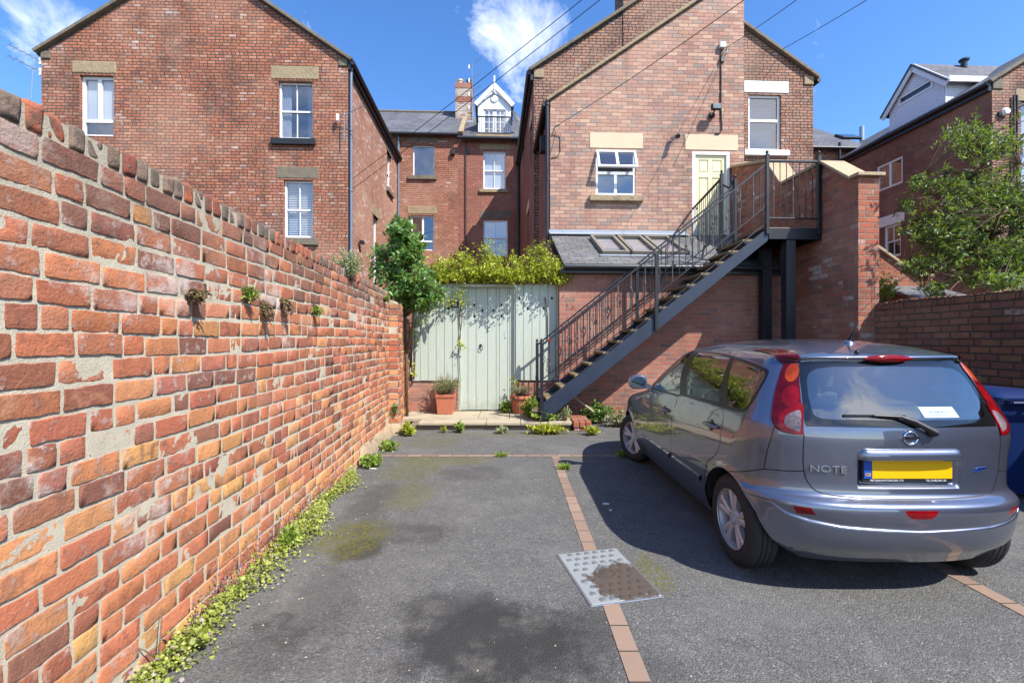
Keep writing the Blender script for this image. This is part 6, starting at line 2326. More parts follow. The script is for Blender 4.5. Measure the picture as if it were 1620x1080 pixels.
# golden climber along the top of the gate
def climber():
    rs = np.random.default_rng(5)
    D = GATE_D
    T = Thing('climbing_plant', 'yellow green climber spilling over the top of the sage gate', 'climber', (PB(790, 600, D)[0], D, .15), 'B')
    base = T.base
    def q(px, py, d=0.0):
        a, z = PB(px, py, D + d)
        return np.array((a, D + d, z))
    tg = []
    top = lambda px: 408 - 12 * math.sin(px * .045) - 8 * math.sin(px * .13 + 1) + (10 if px > 870 else 0) + (14 if px < 690 else 0)
    for k in range(560):
        px = rs.uniform(668, 898)
        t = top(px)
        w = rs.uniform() ** .8
        py = t + (446 - t) * w
        d = rs.normal() * .17 - .06
        o = q(px + rs.normal() * 18, 448 + rs.uniform(-4, 2), .10 + rs.normal() * .06)
        tg.append((q(px, py, d), o))
    for px, py, n in ((772, 384, 8), (768, 392, 8), (860, 386, 10), (850, 392, 10), (842, 398, 8), (780, 396, 6), (725, 396, 5), (810, 400, 6)):
        for k in range(n):
            tg.append((q(px + rs.normal() * 7, py + rs.normal() * 5, rs.normal() * .12), q(px + rs.normal() * 8, 430, .05)))
    for px, py, n in ((895, 432, 9), (902, 440, 8), (884, 446, 6), (908, 428, 5), (872, 440, 6)):
        for k in range(n):
            tg.append((q(px + rs.normal() * 5, py + rs.normal() * 5, -.22 + rs.normal() * .06), q(880, 436, -.05)))
    ps = branchy(rs, None, tg, .16)
    stems(T, ps[::2], .004, .002, MAT['twig'], 'stem', 4)
    P, Dd, Nn, S = leaves_on(rs, ps, 17, .058, .75, .30, .03, .25, 1.4)
    # sprays hanging in front of the boards, they throw the leaf shadows
    tg2 = []
    for k in range(190):
        px = rs.uniform(660, 890)
        d = -.08 - .42 * rs.uniform() ** 1.3
        py = 440 + rs.uniform(-34, 8)
        tg2.append((q(px, py, d), q(px + rs.normal() * 8, 432, .02)))
    ps2 = branchy(rs, None, tg2, .15)
    P2, D2, N2, S2 = leaves_on(rs, ps2, 10, .062, .7, .5, .03, .1)
    # two runs down the gate
    vine = [[q(729, 470, -.04), q(727, 500, -.03), q(728.5, 530, -.03), q(726, 560, -.025), q(728, 600, -.03), q(727, 640, -.03)],
            [q(727, 470, -.05), q(731, 505, -.04), q(727, 535, -.03), q(729, 555, -.03)],
            [q(655, 600, -.03), q(657, 560, -.03), q(655, 520, -.04), q(660, 490, -.05)],
            [q(862, 470, -.03), q(866, 500, -.02), q(866, 540, -.02)]]
    mb = MB()
    for i, v in enumerate(vine):
        mb.tube([tuple(p) for p in v], [.011, .010, .009, .008, .006, .004][:len(v)], 6)
    T.part('vine_stem', mb, MAT['bark'], smooth=True)
    P3, D3, N3, S3 = [], [], [], []
    for px, py, rx, ry, n in ((727, 466, 8, 9, 60), (733, 480, 5, 6, 26), (712, 478, 9, 5, 34), (702, 476, 6, 4, 16), (728, 540, 3, 5, 12), (731, 549, 4, 4, 12), (655, 518, 4, 10, 26), (662, 510, 6, 5, 22),
                              (655, 585, 2.5, 12, 20), (905, 480, 6, 3, 8), (920, 494, 5, 4, 9), (660, 540, 3, 8, 10), (814, 606, 3.5, 8, 22), (690, 470, 8, 6, 18)):
        for k in range(n):
            P3.append(q(px + rs.normal() * rx * .6, py + rs.normal() * ry * .6, -.07 - abs(rs.normal()) * .05))
            D3.append(rs.normal(size=3) + np.array([0, -.4, -.2])); N3.append(np.array([.2, -1, .6]) + rs.normal(size=3) * .5); S3.append(.062 * rs.uniform(.5, 1.2))
    P = np.concatenate([P, P2, np.array(P3)]); Dd = np.concatenate([Dd, D2, np.array(D3)])
    Nn = np.concatenate([Nn, N2, np.array(N3)]); S = np.concatenate([S, S2, np.array(S3)])
    leaf_mesh('foliage', P, Dd, Nn, S, .50, MAT['leaf_climber'], base, .2, None, T.root, rs)
    # trellis wires it grows on
    mb = MB()
    for px in range(690, 890, 24):
        a = q(px, 450, .12); b = q(px, 412, .12)
        mb.bar(tuple(a), tuple(b), .016, .016)
    for py in (418, 434):
        mb.bar(tuple(q(684, py, .125)), tuple(q(890, py, .125)), .014, .014)
    single('trellis', 'thin brown trellis carrying the climber above the gate', 'trellis', mb, MAT['bark'], tuple(q(790, 450, .12)), 'B')
climber()

# shrub reaching over the low wall on the right
def right_shrub():
    rs = np.random.default_rng(77)
    Y = 7.5
    c = lambda px, py, y=Y: np.array([(px - 810) / FPX * y, y, CAMZ + (540 - py) / FPX * y])
    foot = c(1578, 470, 7.70); foot[2] = 0
    T = Thing('evergreen_shrub', 'tall glossy evergreen shrub overhanging the low wall at the right edge', 'shrub', tuple(foot), 'W')
    nodes = [foot, c(1578, 470, 7.70), c(1572, 420, 7.60), c(1570, 370, 7.60), c(1560, 320, 7.55), c(1548, 270, 7.50), c(1540, 235, 7.50)]
    mb = MB()
    mb.tube([tuple(p) for p in nodes], [.055, .045, .04, .032, .024, .014, .008], 8)
    limbs = [[nodes[2], c(1530, 400, 7.40), c(1490, 372, 7.30), c(1455, 350, 7.30)], [nodes[2], c(1520, 440, 7.30), c(1470, 428, 7.20), c(1430, 424, 7.20)],
             [nodes[3], c(1600, 330, 7.50), c(1640, 300, 7.50)], [nodes[3], c(1525, 340, 7.30), c(1480, 310, 7.20), c(1462, 280, 7.20)],
             [nodes[1], c(1560, 450, 7.10), c(1585, 448, 6.10), c(1602, 452, 5.95)], [nodes[2], c(1620, 420, 7.40), c(1690, 380, 7.40)],
             [nodes[4], c(1600, 290, 7.50), c(1615, 262, 7.50)], [nodes[3], c(1580, 340, 6.25), c(1590, 330, 5.95)], [nodes[3], c(1590, 390, 8.00), c(1620, 370, 8.20)], [nodes[1], c(1500, 470, 7.40), c(1460, 458, 7.40)]]
    for l in limbs:
        mb.tube([tuple(p) for p in l], [.026, .02, .013, .007][:len(l)], 6)
    T.part('trunk', mb, MAT['bark'], smooth=True)
    tg = []
    blobs = [(1540, 215, 34, 22, 46), (1560, 240, 30, 14, 22), (1600, 225, 22, 24, 16), (1478, 300, 26, 20, 26), (1450, 285, 12, 10, 8), (1520, 300, 32, 22, 44), (1570, 310, 46, 32, 86), (1610, 330, 36, 50, 80), (1470, 360, 34, 22, 50), (1455, 372, 26, 14, 22),
             (1520, 360, 50, 30, 84), (1560, 400, 50, 34, 80), (1600, 410, 36, 34, 60), (1470, 420, 42, 14, 42), (1440, 422, 24, 8, 12), (1500, 395, 28, 14, 26), (1590, 446, 26, 10, 30), (1545, 440, 30, 12, 26), (1660, 340, 40, 80, 120),
             (1430, 324, 14, 6, 7), (1484, 452, 26, 8, 16), (1478, 476, 14, 8, 12), (1640, 420, 40, 40, 60)]
    allp = [p for l in limbs for p in l[1:]] + nodes[2:]
    for px, py, rx, ry, n in blobs:
        for k in range(int(n * 1.55)):
            g = rs.normal(size=2) * .55
            y = Y + rs.normal() * .38 - (1.5 if py > 440 and px > 1560 else 0)
            t = c(px + g[0] * rx, py + g[1] * ry, y)
            o = min(allp, key=lambda p: np.linalg.norm(p - t) + rs.uniform(0, .25))
            tg.append((t, o + (t - o) * .1))
    ps = branchy(rs, None, tg, .12)
    stems(T, ps, .006, .0025, MAT['bark'], n=4)
    P, D, Nn, S = leaves_on(rs, ps, 12, .098, .58, .55, .012, .3, 1.5)
    leaf_mesh('foliage', P, D, Nn, S, .30, MAT['leaf_shrub'], T.base, .28, None, T.root, rs)
    # dead sprigs
    dd = [(c(1470, 262, 7.20), c(1500, 300, 7.30)), (c(1445, 268, 7.20), c(1490, 310, 7.20)), (c(1440, 492, 7.10), c(1478, 480, 7.30)), (c(1484, 490, 6.25), c(1525, 450, 7.20)), (c(1414, 318, 7.20), c(1450, 330, 7.30)),
          (c(1604, 472, 5.90), c(1598, 450, 5.95)), (c(1404, 455, 7.40), c(1445, 430, 7.40)), (c(1420, 428, 7.30), c(1450, 426, 7.30))]
    stems(T, branchy(rs, None, [(a, b) for a, b in dd], .15), .006, .003, MAT['leaf_dry'] if False else MAT['twig'], 'dead_sprig')
right_shrub()

def clump(label, name, cat, at, w, h, n, size, mat, aspect=.5, seed=1, group=None, frame='W', per=12, spread=.6, depth=None, up=.5, lean=(0, 0), f0=.2):
    rs = np.random.default_rng(seed)
    T = Thing(name, label, cat, at, frame, group)
    at = np.array(at, float)
    tg = []
    for k in range(n):
        r = math.sqrt(rs.uniform()); a = rs.uniform(0, 6.283)
        t = at + np.array([w * r * math.cos(a) + lean[0], (depth or w) * r * math.sin(a) + lean[1], h * (.35 + .65 * rs.uniform()) * (1 - .4 * r)])
        tg.append((t, at + np.array([rs.normal() * w * .12, rs.normal() * w * .12, 0])))
    ps = branchy(rs, None, tg, .08, 6)
    stems(T, ps, .0035, .0015, MAT['twig'] if mat not in ('leaf_weed', 'leaf_green') else MAT['bark'], 'stem', 4)
    P, D, Nn, S = leaves_on(rs, ps, per, size, spread, f0, .006, up, 1.2)
    leaf_mesh('foliage', P, D, Nn, S, aspect, MAT[mat], T.base, .2, None, T.root, rs)
    return T
# two terracotta pots with lavender
def pots():
    for i, (x0, x1, yt, yb, lab, plab) in enumerate(((688.5, 718.5, 624, 651, 'square terracotta pot left of the gate leaf', 'bushy grey green lavender in the left terracotta pot'),
                                                     (807, 841.5, 627, 653, 'ribbed terracotta pot at the foot of the metal stair', 'sparse dry lavender in the pot by the stair'))):
        D = 8.45 if i == 0 else 8.38
        a0, zt = PB(x0, yt, D); a1, _ = PB(x1, yt, D)
        am, w = (a0 + a1) / 2, (a1 - a0)
        zb = .155
        T = Thing('plant_pot', lab, 'plant pot', (am, D + .15, zb), 'B')
        mb = MB()
        if i == 0:
            secs = [(zb, .80), (zt - .06, .95), (zt - .06, 1.03), (zt, 1.05), (zt, .93), (zt - .03, .9)]
            pts = [(am + s * w / 2 * u, D + .17 + s * w / 2 * v, z) for z, s in secs for u, v in ((-1, -1), (1, -1), (1, 1), (-1, 1))]
            fs = [[j * 4 + k, j * 4 + (k + 1) % 4, (j + 1) * 4 + (k + 1) % 4, (j + 1) * 4 + k] for j in range(len(secs) - 1) for k in range(4)]
            mb.add(pts, fs)
            T.part('pot', mb, MAT['terracotta'], bevel=.008)
        else:
            n = 56
            secs = [(zb, .66), (zb + .02, .70), (zt - .06, .90), (zt - .055, 1.0), (zt - .01, 1.03), (zt, 1.0), (zt, .90), (zt - .04, .88)]
            pts = []
            for j, (z, s) in enumerate(secs):
                for k in range(n):
                    t = 2 * math.pi * k / n
                    rb = 1 + (.030 * math.cos(k * math.pi) if j in (1, 2) else 0)
                    pts.append((am + w / 2 * s * rb * math.cos(t), D + .2 + w / 2 * s * rb * math.sin(t), z))
            fs = [[j * n + k, j * n + (k + 1) % n, (j + 1) * n + (k + 1) % n, (j + 1) * n + k] for j in range(len(secs) - 1) for k in range(n)]
            mb.add(pts, fs)
            T.part('pot', mb, MAT['terracotta'], smooth=True, angle=40)
        mb = MB()
        mb.box(am - w * .40, am + w * .40, D + .17 - w * .40 + (.03 if i else 0), D + .17 + w * .40 + (.03 if i else 0), zt - .07, zt - .03)
        T.part('soil', mb, MAT['soil'])
        at = to_world('B', (am, D + .17, zt - .03))
        if i == 0:
            clump(plab, 'lavender', 'plant', tuple(at), .31, .50, 190, .035, 'leaf_grey', .16, 31, per=22, spread=.35, up=.5)
        else:
            clump(plab, 'lavender', 'plant', tuple(at), .24, .34, 110, .032, 'leaf_grey', .16, 32, per=15, spread=.35, up=.5)
pots()

# weeds along the foot of the long wall: uncountable ground cover
def wall_weeds():
    rs = np.random.default_rng(9)
    P, D, Nn, S = [], [], [], []
    nz = smooth_noise(40, f=5)
    y = 2.0
    n = 0
    while n < 9500:
        y = rs.uniform(1.85, 5.3)
        dens = .50 + .70 * float(nz(y, .7)) + (.35 if 2.6 < y < 4.3 else 0) - (.25 if y > 4.6 else 0)
        if rs.uniform() > dens:
            continue
        wmax = .05 + .11 * max(0, float(nz(y * 1.3, 3)) + .5) + (.07 if 2.7 < y < 3.6 else 0)
        u = abs(rs.normal()) * .5 * wmax
        x = .035 + u
        hmax = .085 * math.exp(-(u / wmax) ** 2) + .012
        z = hmax * rs.uniform(.2, 1.0) + (.06 if rs.uniform() < .06 else 0)
        p = to_world('L', (x, y, z))
        P.append(tuple(p)); D.append(rs.normal(size=3) * np.array([1, 1, .4]))
        Nn.append(np.array([.35, -.3, 1.0]) + rs.normal(size=3) * .45)
        S.append(rs.uniform(.007, .020) * (1 + .7 * (rs.uniform() < .07)))
        n += 1
    for k in range(900):                               # brown runners up the bricks
        y = rs.uniform(2.3, 4.6)
        h = abs(rs.normal()) * .09
        p = to_world('L', (.03 + rs.uniform(0, .03), y + rs.normal() * .01, .05 + h))
        P.append(tuple(p)); D.append(rs.normal(size=3) + np.array([0, 0, 1.])); Nn.append(rs.normal(size=3) + np.array([1, 0, 0])); S.append(rs.uniform(.008, .018))
    n2 = len(P)
    rnd = rs.uniform(size=n2) * .93
    rnd[-900:] = rs.uniform(.94, 1, 900)
    o = leaf_mesh('wall_weeds', np.array(P), np.array(D), np.array(Nn), np.array(S), .95, MAT['leaf_weed'], (-1.5, 3.2, 0), .1, rnd, None, rs)
    o.location = (-1.5, 3.2, 0)
    o['kind'] = 'stuff'
wall_weeds()

def weeds():
    G = lambda px, py, z=0.0: (*PG(px, py, z), z)
    L = lambda x, y, z: tuple(to_world('L', (x, y, z)))
    g = None
    def wd(label, at, w, h, n, size=.045, mat='leaf_green', seed=1, name='weed', cat='weed', aspect=.55, **k):
        clump(label, name, cat, at, w, h, n, size, mat, aspect, seed, None, **k)
    wd('bushy fern green weed at the wall foot beside the end of the brick line', G(588, 738), .15, .20, 60, .036, 'leaf_green', 41, aspect=.45, per=16)
    wd('straggly weed at the foot of the wall pier', G(617, 712), .15, .16, 34, .05, 'leaf_green', 42, per=10)
    wd('yellow green weed against the left end of the stone step', G(645, 689), .12, .24, 34, .055, 'leaf_climber', 43, per=9)
    wd('tiny yellow weed at the step riser left of the middle', G(702, 684), .05, .13, 12, .04, 'leaf_climber', 44, per=8)
    wd('upright leafy weed at the middle of the step riser', G(728, 684), .10, .22, 24, .055, 'leaf_green', 45, per=9)
    wd('thin pale weed at the right half of the step riser', G(794, 685), .14, .15, 26, .035, 'leaf_grey', 46, per=8)
    wd('wide yellow green weed spilling from the step below the stair foot', G(866, 686), .36, .20, 84, .055, 'leaf_climber', 47, depth=.12, per=10)
    wd('round yellow weed beside the brick end of the step', G(936, 688), .12, .20, 34, .05, 'leaf_climber', 48, per=10)
    wd('leafy weed on the step between the pot and the stair post', (.35, 8.1, .15), .20, .42, 62, .065, 'leaf_green', 49, per=10)
    wd('low weed on the step under the first tread', (.56, 7.82, .15), .24, .26, 60, .055, 'leaf_green', 50, per=10)
    wd('dry flowering weed on the step right of the stair foot', (.93, 7.85, .15), .17, .30, 36, .04, 'leaf_grey', 51, per=9)
    wd('dark green ferny weed against the brick wall under the stair', (1.62, 8.35, .0), .34, .48, 100, .075, 'leaf_laurel', 52, depth=.2, per=11)
    wd('pale variegated weed beside the front wheel of the car', (1.95, 8.0, .0), .30, .34, 80, .05, 'leaf_grey', 53, depth=.2, per=10)
    wd('mossy weed at the gate foot left of the ribbed pot', (-.12, 8.62, .15), .14, .30, 50, .05, 'leaf_green', 54, per=12)
    wd('small grass tuft on the brick line where it meets the bay line', G(894, 741), .07, .05, 26, .06, 'leaf_green', 55, aspect=.12, spread=.2)
    wd('small grass tuft on the brick line left of the middle', G(794, 721), .08, .04, 26, .05, 'leaf_green', 56, aspect=.12, spread=.2)
    wd('small grass tuft at the brick line by the front wheel', G(984, 722), .07, .07, 26, .06, 'leaf_green', 57, aspect=.12, spread=.2)
    wd('broad leaved weed at the near end of the wall foot', L(.10, 2.22, .02), .10, .10, 22, .034, 'leaf_weed', 58, aspect=.85, per=6)
    wd('grassy weed at the wall foot halfway along', L(.09, 3.30, .02), .08, .14, 24, .07, 'leaf_green', 59, aspect=.18, per=8)
    # plants rooted in the wall
    wd('tall wispy plant growing on top of the brick wall', L(-.03, 5.15, 2.22), .20, .46, 80, .045, 'leaf_grey', 60, aspect=.25, per=20, lean=(.02, 0))
    for i, (px, py, h, lab) in enumerate(((413, 475, -.20, 'dry brown plant hanging from the wall joint, darkest of the row'), (385, 452, -.10, 'small green plant hanging high on the wall near its middle'),
                                          (445, 470, -.16, 'reddish plant hanging in the wall right of the dark one'), (494, 482, -.12, 'small green plant in the wall below the wispy plant'),
                                          (299, 458, -.07, 'smallest dark plant in the wall, nearest the camera'), (607, 478, .12, 'greenish plant at the wall top beside the pier'))):
        # where the ray meets the wall face
        rx = (px - 810) / FPX
        Yw = 1.55 / (-rx - math.tan(PHI))
        z = CAMZ + (540 - py) / FPX * Yw
        at = (rx * Yw + .012, Yw, z)
        m = 'leaf_dry' if i in (0, 2, 4) else 'leaf_green'
        clump(lab, 'wall_plant', 'weed', at, .045, h * 1.2, 26, .026, m, .5, 70 + i, None, per=10, lean=(.04, 0), up=-.2)
    # bare stem at the near wall foot
    mb = MB()
    a = Vector(L(.05, 2.04, .02))
    mb.tube([a, a + Vector((.00, .02, .10)), a + Vector((-.01, .05, .26))], [.005, .004, .002], 5)
    mb.tube([a + Vector((0, .01, .05)), a + Vector((-.03, -.03, .12)), a + Vector((-.07, -.05, .15))], [.004, .003, .002], 5)
    single('bare_stem', 'leafless dark stem at the near foot of the brick wall', 'stem', mb, MAT['bark'], tuple(a), smooth=True)
    # vine on the outbuilding side
    wd('light green creeper beside the tall pier above the low wall', tuple(to_world('B', (PB(1400, 440, 8.2)[0], 8.2, 2.25))), .22, .75, 46, .06, 'leaf_green', 61, per=11)
    # ferny growth in the pier corner
    wd('ivy sprig in the corner of the wall pier', L(.10, 7.27, .32), .05, .30, 24, .03, 'leaf_laurel', 62, per=10)
weeds()

def small_things():
    # cream pipe poking out under the stair
    mb = MB()
    p0, p1 = to_world('B', (PB(908, 628, 8.5)[0], 8.5, PB(908, 628, 8.5)[1])), to_world('B', (PB(939, 651, 8.1)[0], 8.1, PB(939, 651, 8.1)[1]))
    mb.tube([p0, p1], .022, 10)
    single('plastic_pipe', 'cream plastic pipe slanting out from under the stair', 'pipe', mb, MAT['plastic_pipe'], tuple(p1), smooth=True, angle=50)
    rs = np.random.default_rng(3)
    for px, py, s, lab in ((958, 798, .05, 'white paper scrap in the shadow beside the car'), (590, 742, .05, 'flattened white wrapper by the wall weeds'), (966, 808, .02, 'tiny white scrap beside the larger one near the car')):
        x, y = PG(px, py)
        mb = MB()
        n = 7
        pts = [(x + s * (.6 + .5 * rs.uniform()) * math.cos(6.283 * k / n), y + s * .4 * (.6 + .5 * rs.uniform()) * math.sin(6.283 * k / n), .006 + .012 * rs.uniform()) for k in range(n)] + [(x, y, .018)]
        mb.add(pts, [[k, (k + 1) % n, n] for k in range(n)])
        mb.add([(p[0], p[1], .003) for p in pts[:-1]], [list(range(n))])
        single('paper_scrap', lab, 'litter', mb, MAT['litter'], (x, y, 0))
    # loose grit: far too many to count
    mb = MB()
    for k in range(230):
        x, y = rs.uniform(-1.4, 3.6), rs.uniform(1.9, 7.4)
        if rs.uniform() < .5:
            x = -1.5 - .063 * y + .35 * abs(rs.normal()) + .15
        r = rs.uniform(.002, .007)
        pts = [(x + r * math.cos(t) * rs.uniform(.7, 1.2), y + r * math.sin(t) * rs.uniform(.7, 1.2), .002) for t in np.linspace(0, 6.283, 6)[:-1]]
        mb.add(pts + [(x, y, .002 + r * .8)], [[i, (i + 1) % 5, 5] for i in range(5)])
    single('grit', None, None, mb, MAT['flag'], (0, 4, 0), kind='stuff')
small_things()
# ------------------------------------------------------------------ the car
def pchip(xs, ys):
    xs = np.array(xs, float); ys = np.array(ys, float)
    h = np.diff(xs); d = np.diff(ys) / h
    m = np.zeros(len(xs)); m[0] = d[0]; m[-1] = d[-1]
    for i in range(1, len(xs) - 1):
        if d[i - 1] * d[i] > 0:
            w1 = 2 * h[i] + h[i - 1]; w2 = h[i] + 2 * h[i - 1]
            m[i] = (w1 + w2) / (w1 / d[i - 1] + w2 / d[i])
    def f(x):
        x = np.clip(np.asarray(x, float), xs[0], xs[-1])
        i = np.clip(np.searchsorted(xs, x) - 1, 0, len(h) - 1)
        t = (x - xs[i]) / h[i]
        return ((1 + 2 * t) * (1 - t) ** 2 * ys[i] + t * (1 - t) ** 2 * h[i] * m[i]
                + t * t * (3 - 2 * t) * ys[i + 1] + t * t * (t - 1) * h[i] * m[i + 1])
    return f

CAR_W, CAR_L, CAR_ZE = 0.845, 4.0, 1.44          # half width, length, level of the roof edge
def car_outline():
    ph = np.linspace(0, math.pi / 2, 400)
    e1 = 2 / 2.9; e2 = 2 / 2.5; dR, dF = 0.50, 1.05
    rx = -CAR_W * np.sin(ph) ** e1; ry = dR * (1 - np.cos(ph) ** e1)
    my = np.linspace(dR, CAR_L - dF, 60)[1:-1]; mx = -CAR_W * np.ones_like(my)
    fx = -CAR_W * np.cos(ph) ** e2; fy = CAR_L - dF + dF * np.sin(ph) ** e2
    x = np.concatenate([rx, mx, fx]); y = np.concatenate([ry, my, fy])
    x = np.where(x > -1e-6, 0, x)
    s = np.concatenate([[0], np.cumsum(np.hypot(np.diff(x), np.diff(y)))])
    return s, x, y
_cs, _cx, _cy = car_outline()
CAR_S = float(_cs[-1])
car_w = pchip([.20, .28, .36, .45, .60, .75, .88, .98, 1.04, 1.10, 1.25, 1.36, 1.41, 1.44],
              [.76, .80, .825, .838, .845, .845, .838, .822, .806, .780, .710, .650, .615, .585])
car_yr = pchip([.20, .27, .32, .40, .443, .455, .50, .545, .575, .595, .615, .64, .70, .85, .93, 1.0, 1.10, 1.25, 1.38, 1.412, 1.425, 1.44],
               [.16, .09, .045, .012, .006, .014, .006, .000, .004, .020, .055, .072, .078, .074, .075, .083, .115, .178, .238, .252, .222, .232])
car_yf = pchip([.20, .30, .45, .60, .70, .77, .82, .88, .93, .97, 1.01, 1.06, 1.2, 1.32, 1.40, 1.44],
               [3.88, 3.97, 4.0, 4.0, 3.97, 3.90, 3.78, 3.50, 3.22, 3.02, 2.92, 2.84, 2.62, 2.41, 2.26, 2.15])
def car_pt(s, t):
    s = np.asarray(s, float); t = np.asarray(t, float)
    rx = np.interp(s, _cs, _cx); ry = np.interp(s, _cs, _cy)
    lo = np.minimum(t, CAR_ZE)
    zc = np.interp(s, [0, .06, .437, .60, .715, .79], [.445, .447, .464, .485, .512, .560])      # the smile-shaped crease of the bumper
    tb = np.where(lo < zc, .36 + (lo - .36) * (.448 - .36) / (zc - .36), .448 + (lo - zc) * (.575 - .448) / (.575 - zc))
    tb = np.where((lo > .36) & (lo < .575), tb, lo)
    yr, yf, w = car_yr(tb), car_yf(lo), car_w(lo)
    x = rx / CAR_W * w; y = yr + ry / CAR_L * (yf - yr); z = lo + 0.0
    r = np.clip(1 - (t - CAR_ZE) / 0.6, 0, 1)      # roof cap: shrink towards the middle line
    mid = 1.15
    cap = t > CAR_ZE
    x = np.where(cap, x * r, x); y = np.where(cap, mid + (y - mid) * r, y)
    z = np.where(cap, CAR_ZE + .112 * (1 - r ** 2.3), z)
    # lips round the wheel arches
    for yc in (.56, 3.16):
        d = np.hypot(y - yc, z - .30)
        x = np.where((np.abs(rx) > .5 * CAR_W) & (t < .9), x - .012 * np.exp(-((d - .352) / .028) ** 2), x)
    return np.stack([x, y, z], -1)
def car_full(s, t):
    p = car_pt(s, t)
    x, z = p[..., 0], p[..., 2]
    ss = lambda v, a, b: np.clip((v - a) / (b - a), 0, 1) ** 2 * (3 - 2 * np.clip((v - a) / (b - a), 0, 1))
    box = ss(-np.abs(x), -.300, -.283) * ss(z, .668, .694) * ss(-z, -.848, -.838)
    p[..., 1] += np.where(np.asarray(s) < .45, .030 * box, 0)
    return p
def car_nrm(s, t):
    e = .0025
    a = car_full(np.clip(s + e, 0, CAR_S), t) - car_full(np.clip(s - e, 0, CAR_S), t)
    b = car_full(s, np.clip(t + e, .2, 2.035)) - car_full(s, np.clip(t - e, .2, 2.035))
    n = np.cross(b, a)
    l = np.linalg.norm(n, axis=-1, keepdims=True)
    n = np.where(l > 1e-12, n / np.maximum(l, 1e-12), [0, 0, 1.])
    # outward: away from the middle of the car
    c = car_full(s, t) - np.array([0, 1.6, .75])
    sg = np.where((n * c).sum(-1, keepdims=True) < 0, -1, 1)
    n = np.where(np.abs(t)[..., None] > 1.98, [0, 0, 1.], n * sg)
    on = np.asarray(s) < 1e-6
    n[on, 0] = 0
    return n
def s_of(y, z):                                  # side of the body: (y, z) -> outline parameter
    z = min(z, CAR_ZE)
    ry = (y - float(car_yr(z))) * CAR_L / (float(car_yf(z)) - float(car_yr(z)))
    return float(np.interp(ry, _cy, _cs))
def s_rear(x, z):                                # rear of the body: (|x|, z) -> outline parameter
    rx = abs(x) / float(car_w(min(z, CAR_ZE))) * CAR_W
    k = int(np.argmax(-_cx >= CAR_W * .999))
    return float(np.interp(rx, -_cx[:k], _cs[:k]))
def rear_pt(x, z, out=0.0):
    p = car_full(np.array([s_rear(x, z)]), np.array([z]))[0]
    return Vector((x, float(p[1]) - out, z))
def catmull(pts, sub=6, closed=True, sharp=()):
    n = len(pts)
    P = [np.array(p, float) for p in pts]
    out = []
    for i in range(n if closed else n - 1):
        p0, p1, p2, p3 = P[(i - 1) % n], P[i], P[(i + 1) % n], P[(i + 2) % n]
        if not closed:
            p0 = P[max(i - 1, 0)]; p3 = P[min(i + 2, n - 1)]
        m1 = (p2 - p0) * .5 * (0 if i in sharp else 1)
        m2 = (p3 - p1) * .5 * (0 if (i + 1) % n in sharp else 1)
        for k in range(sub):
            u = k / sub
            h = (2 * u ** 3 - 3 * u ** 2 + 1, u ** 3 - 2 * u ** 2 + u, -2 * u ** 3 + 3 * u ** 2, u ** 3 - u ** 2)
            if i in sharp and (i + 1) % n in sharp:
                out.append(p1 + (p2 - p1) * u)
            else:
                out.append(h[0] * p1 + h[1] * m1 + h[2] * p2 + h[3] * m2)
    if not closed:
        out.append(P[-1])
    return [tuple(p) for p in out]
def stroke(path, w):                             # a line of the given width as a closed polygon
    P = [np.array(p, float) for p in path]
    L, Rr = [], []
    for i, p in enumerate(P):
        d = P[min(i + 1, len(P) - 1)] - P[max(i - 1, 0)]
        d = d / max(1e-9, np.linalg.norm(d))
        n = np.array([-d[1], d[0]]) * w / 2
        L.append(tuple(p + n)); Rr.append(tuple(p - n))
    return L + Rr[::-1]

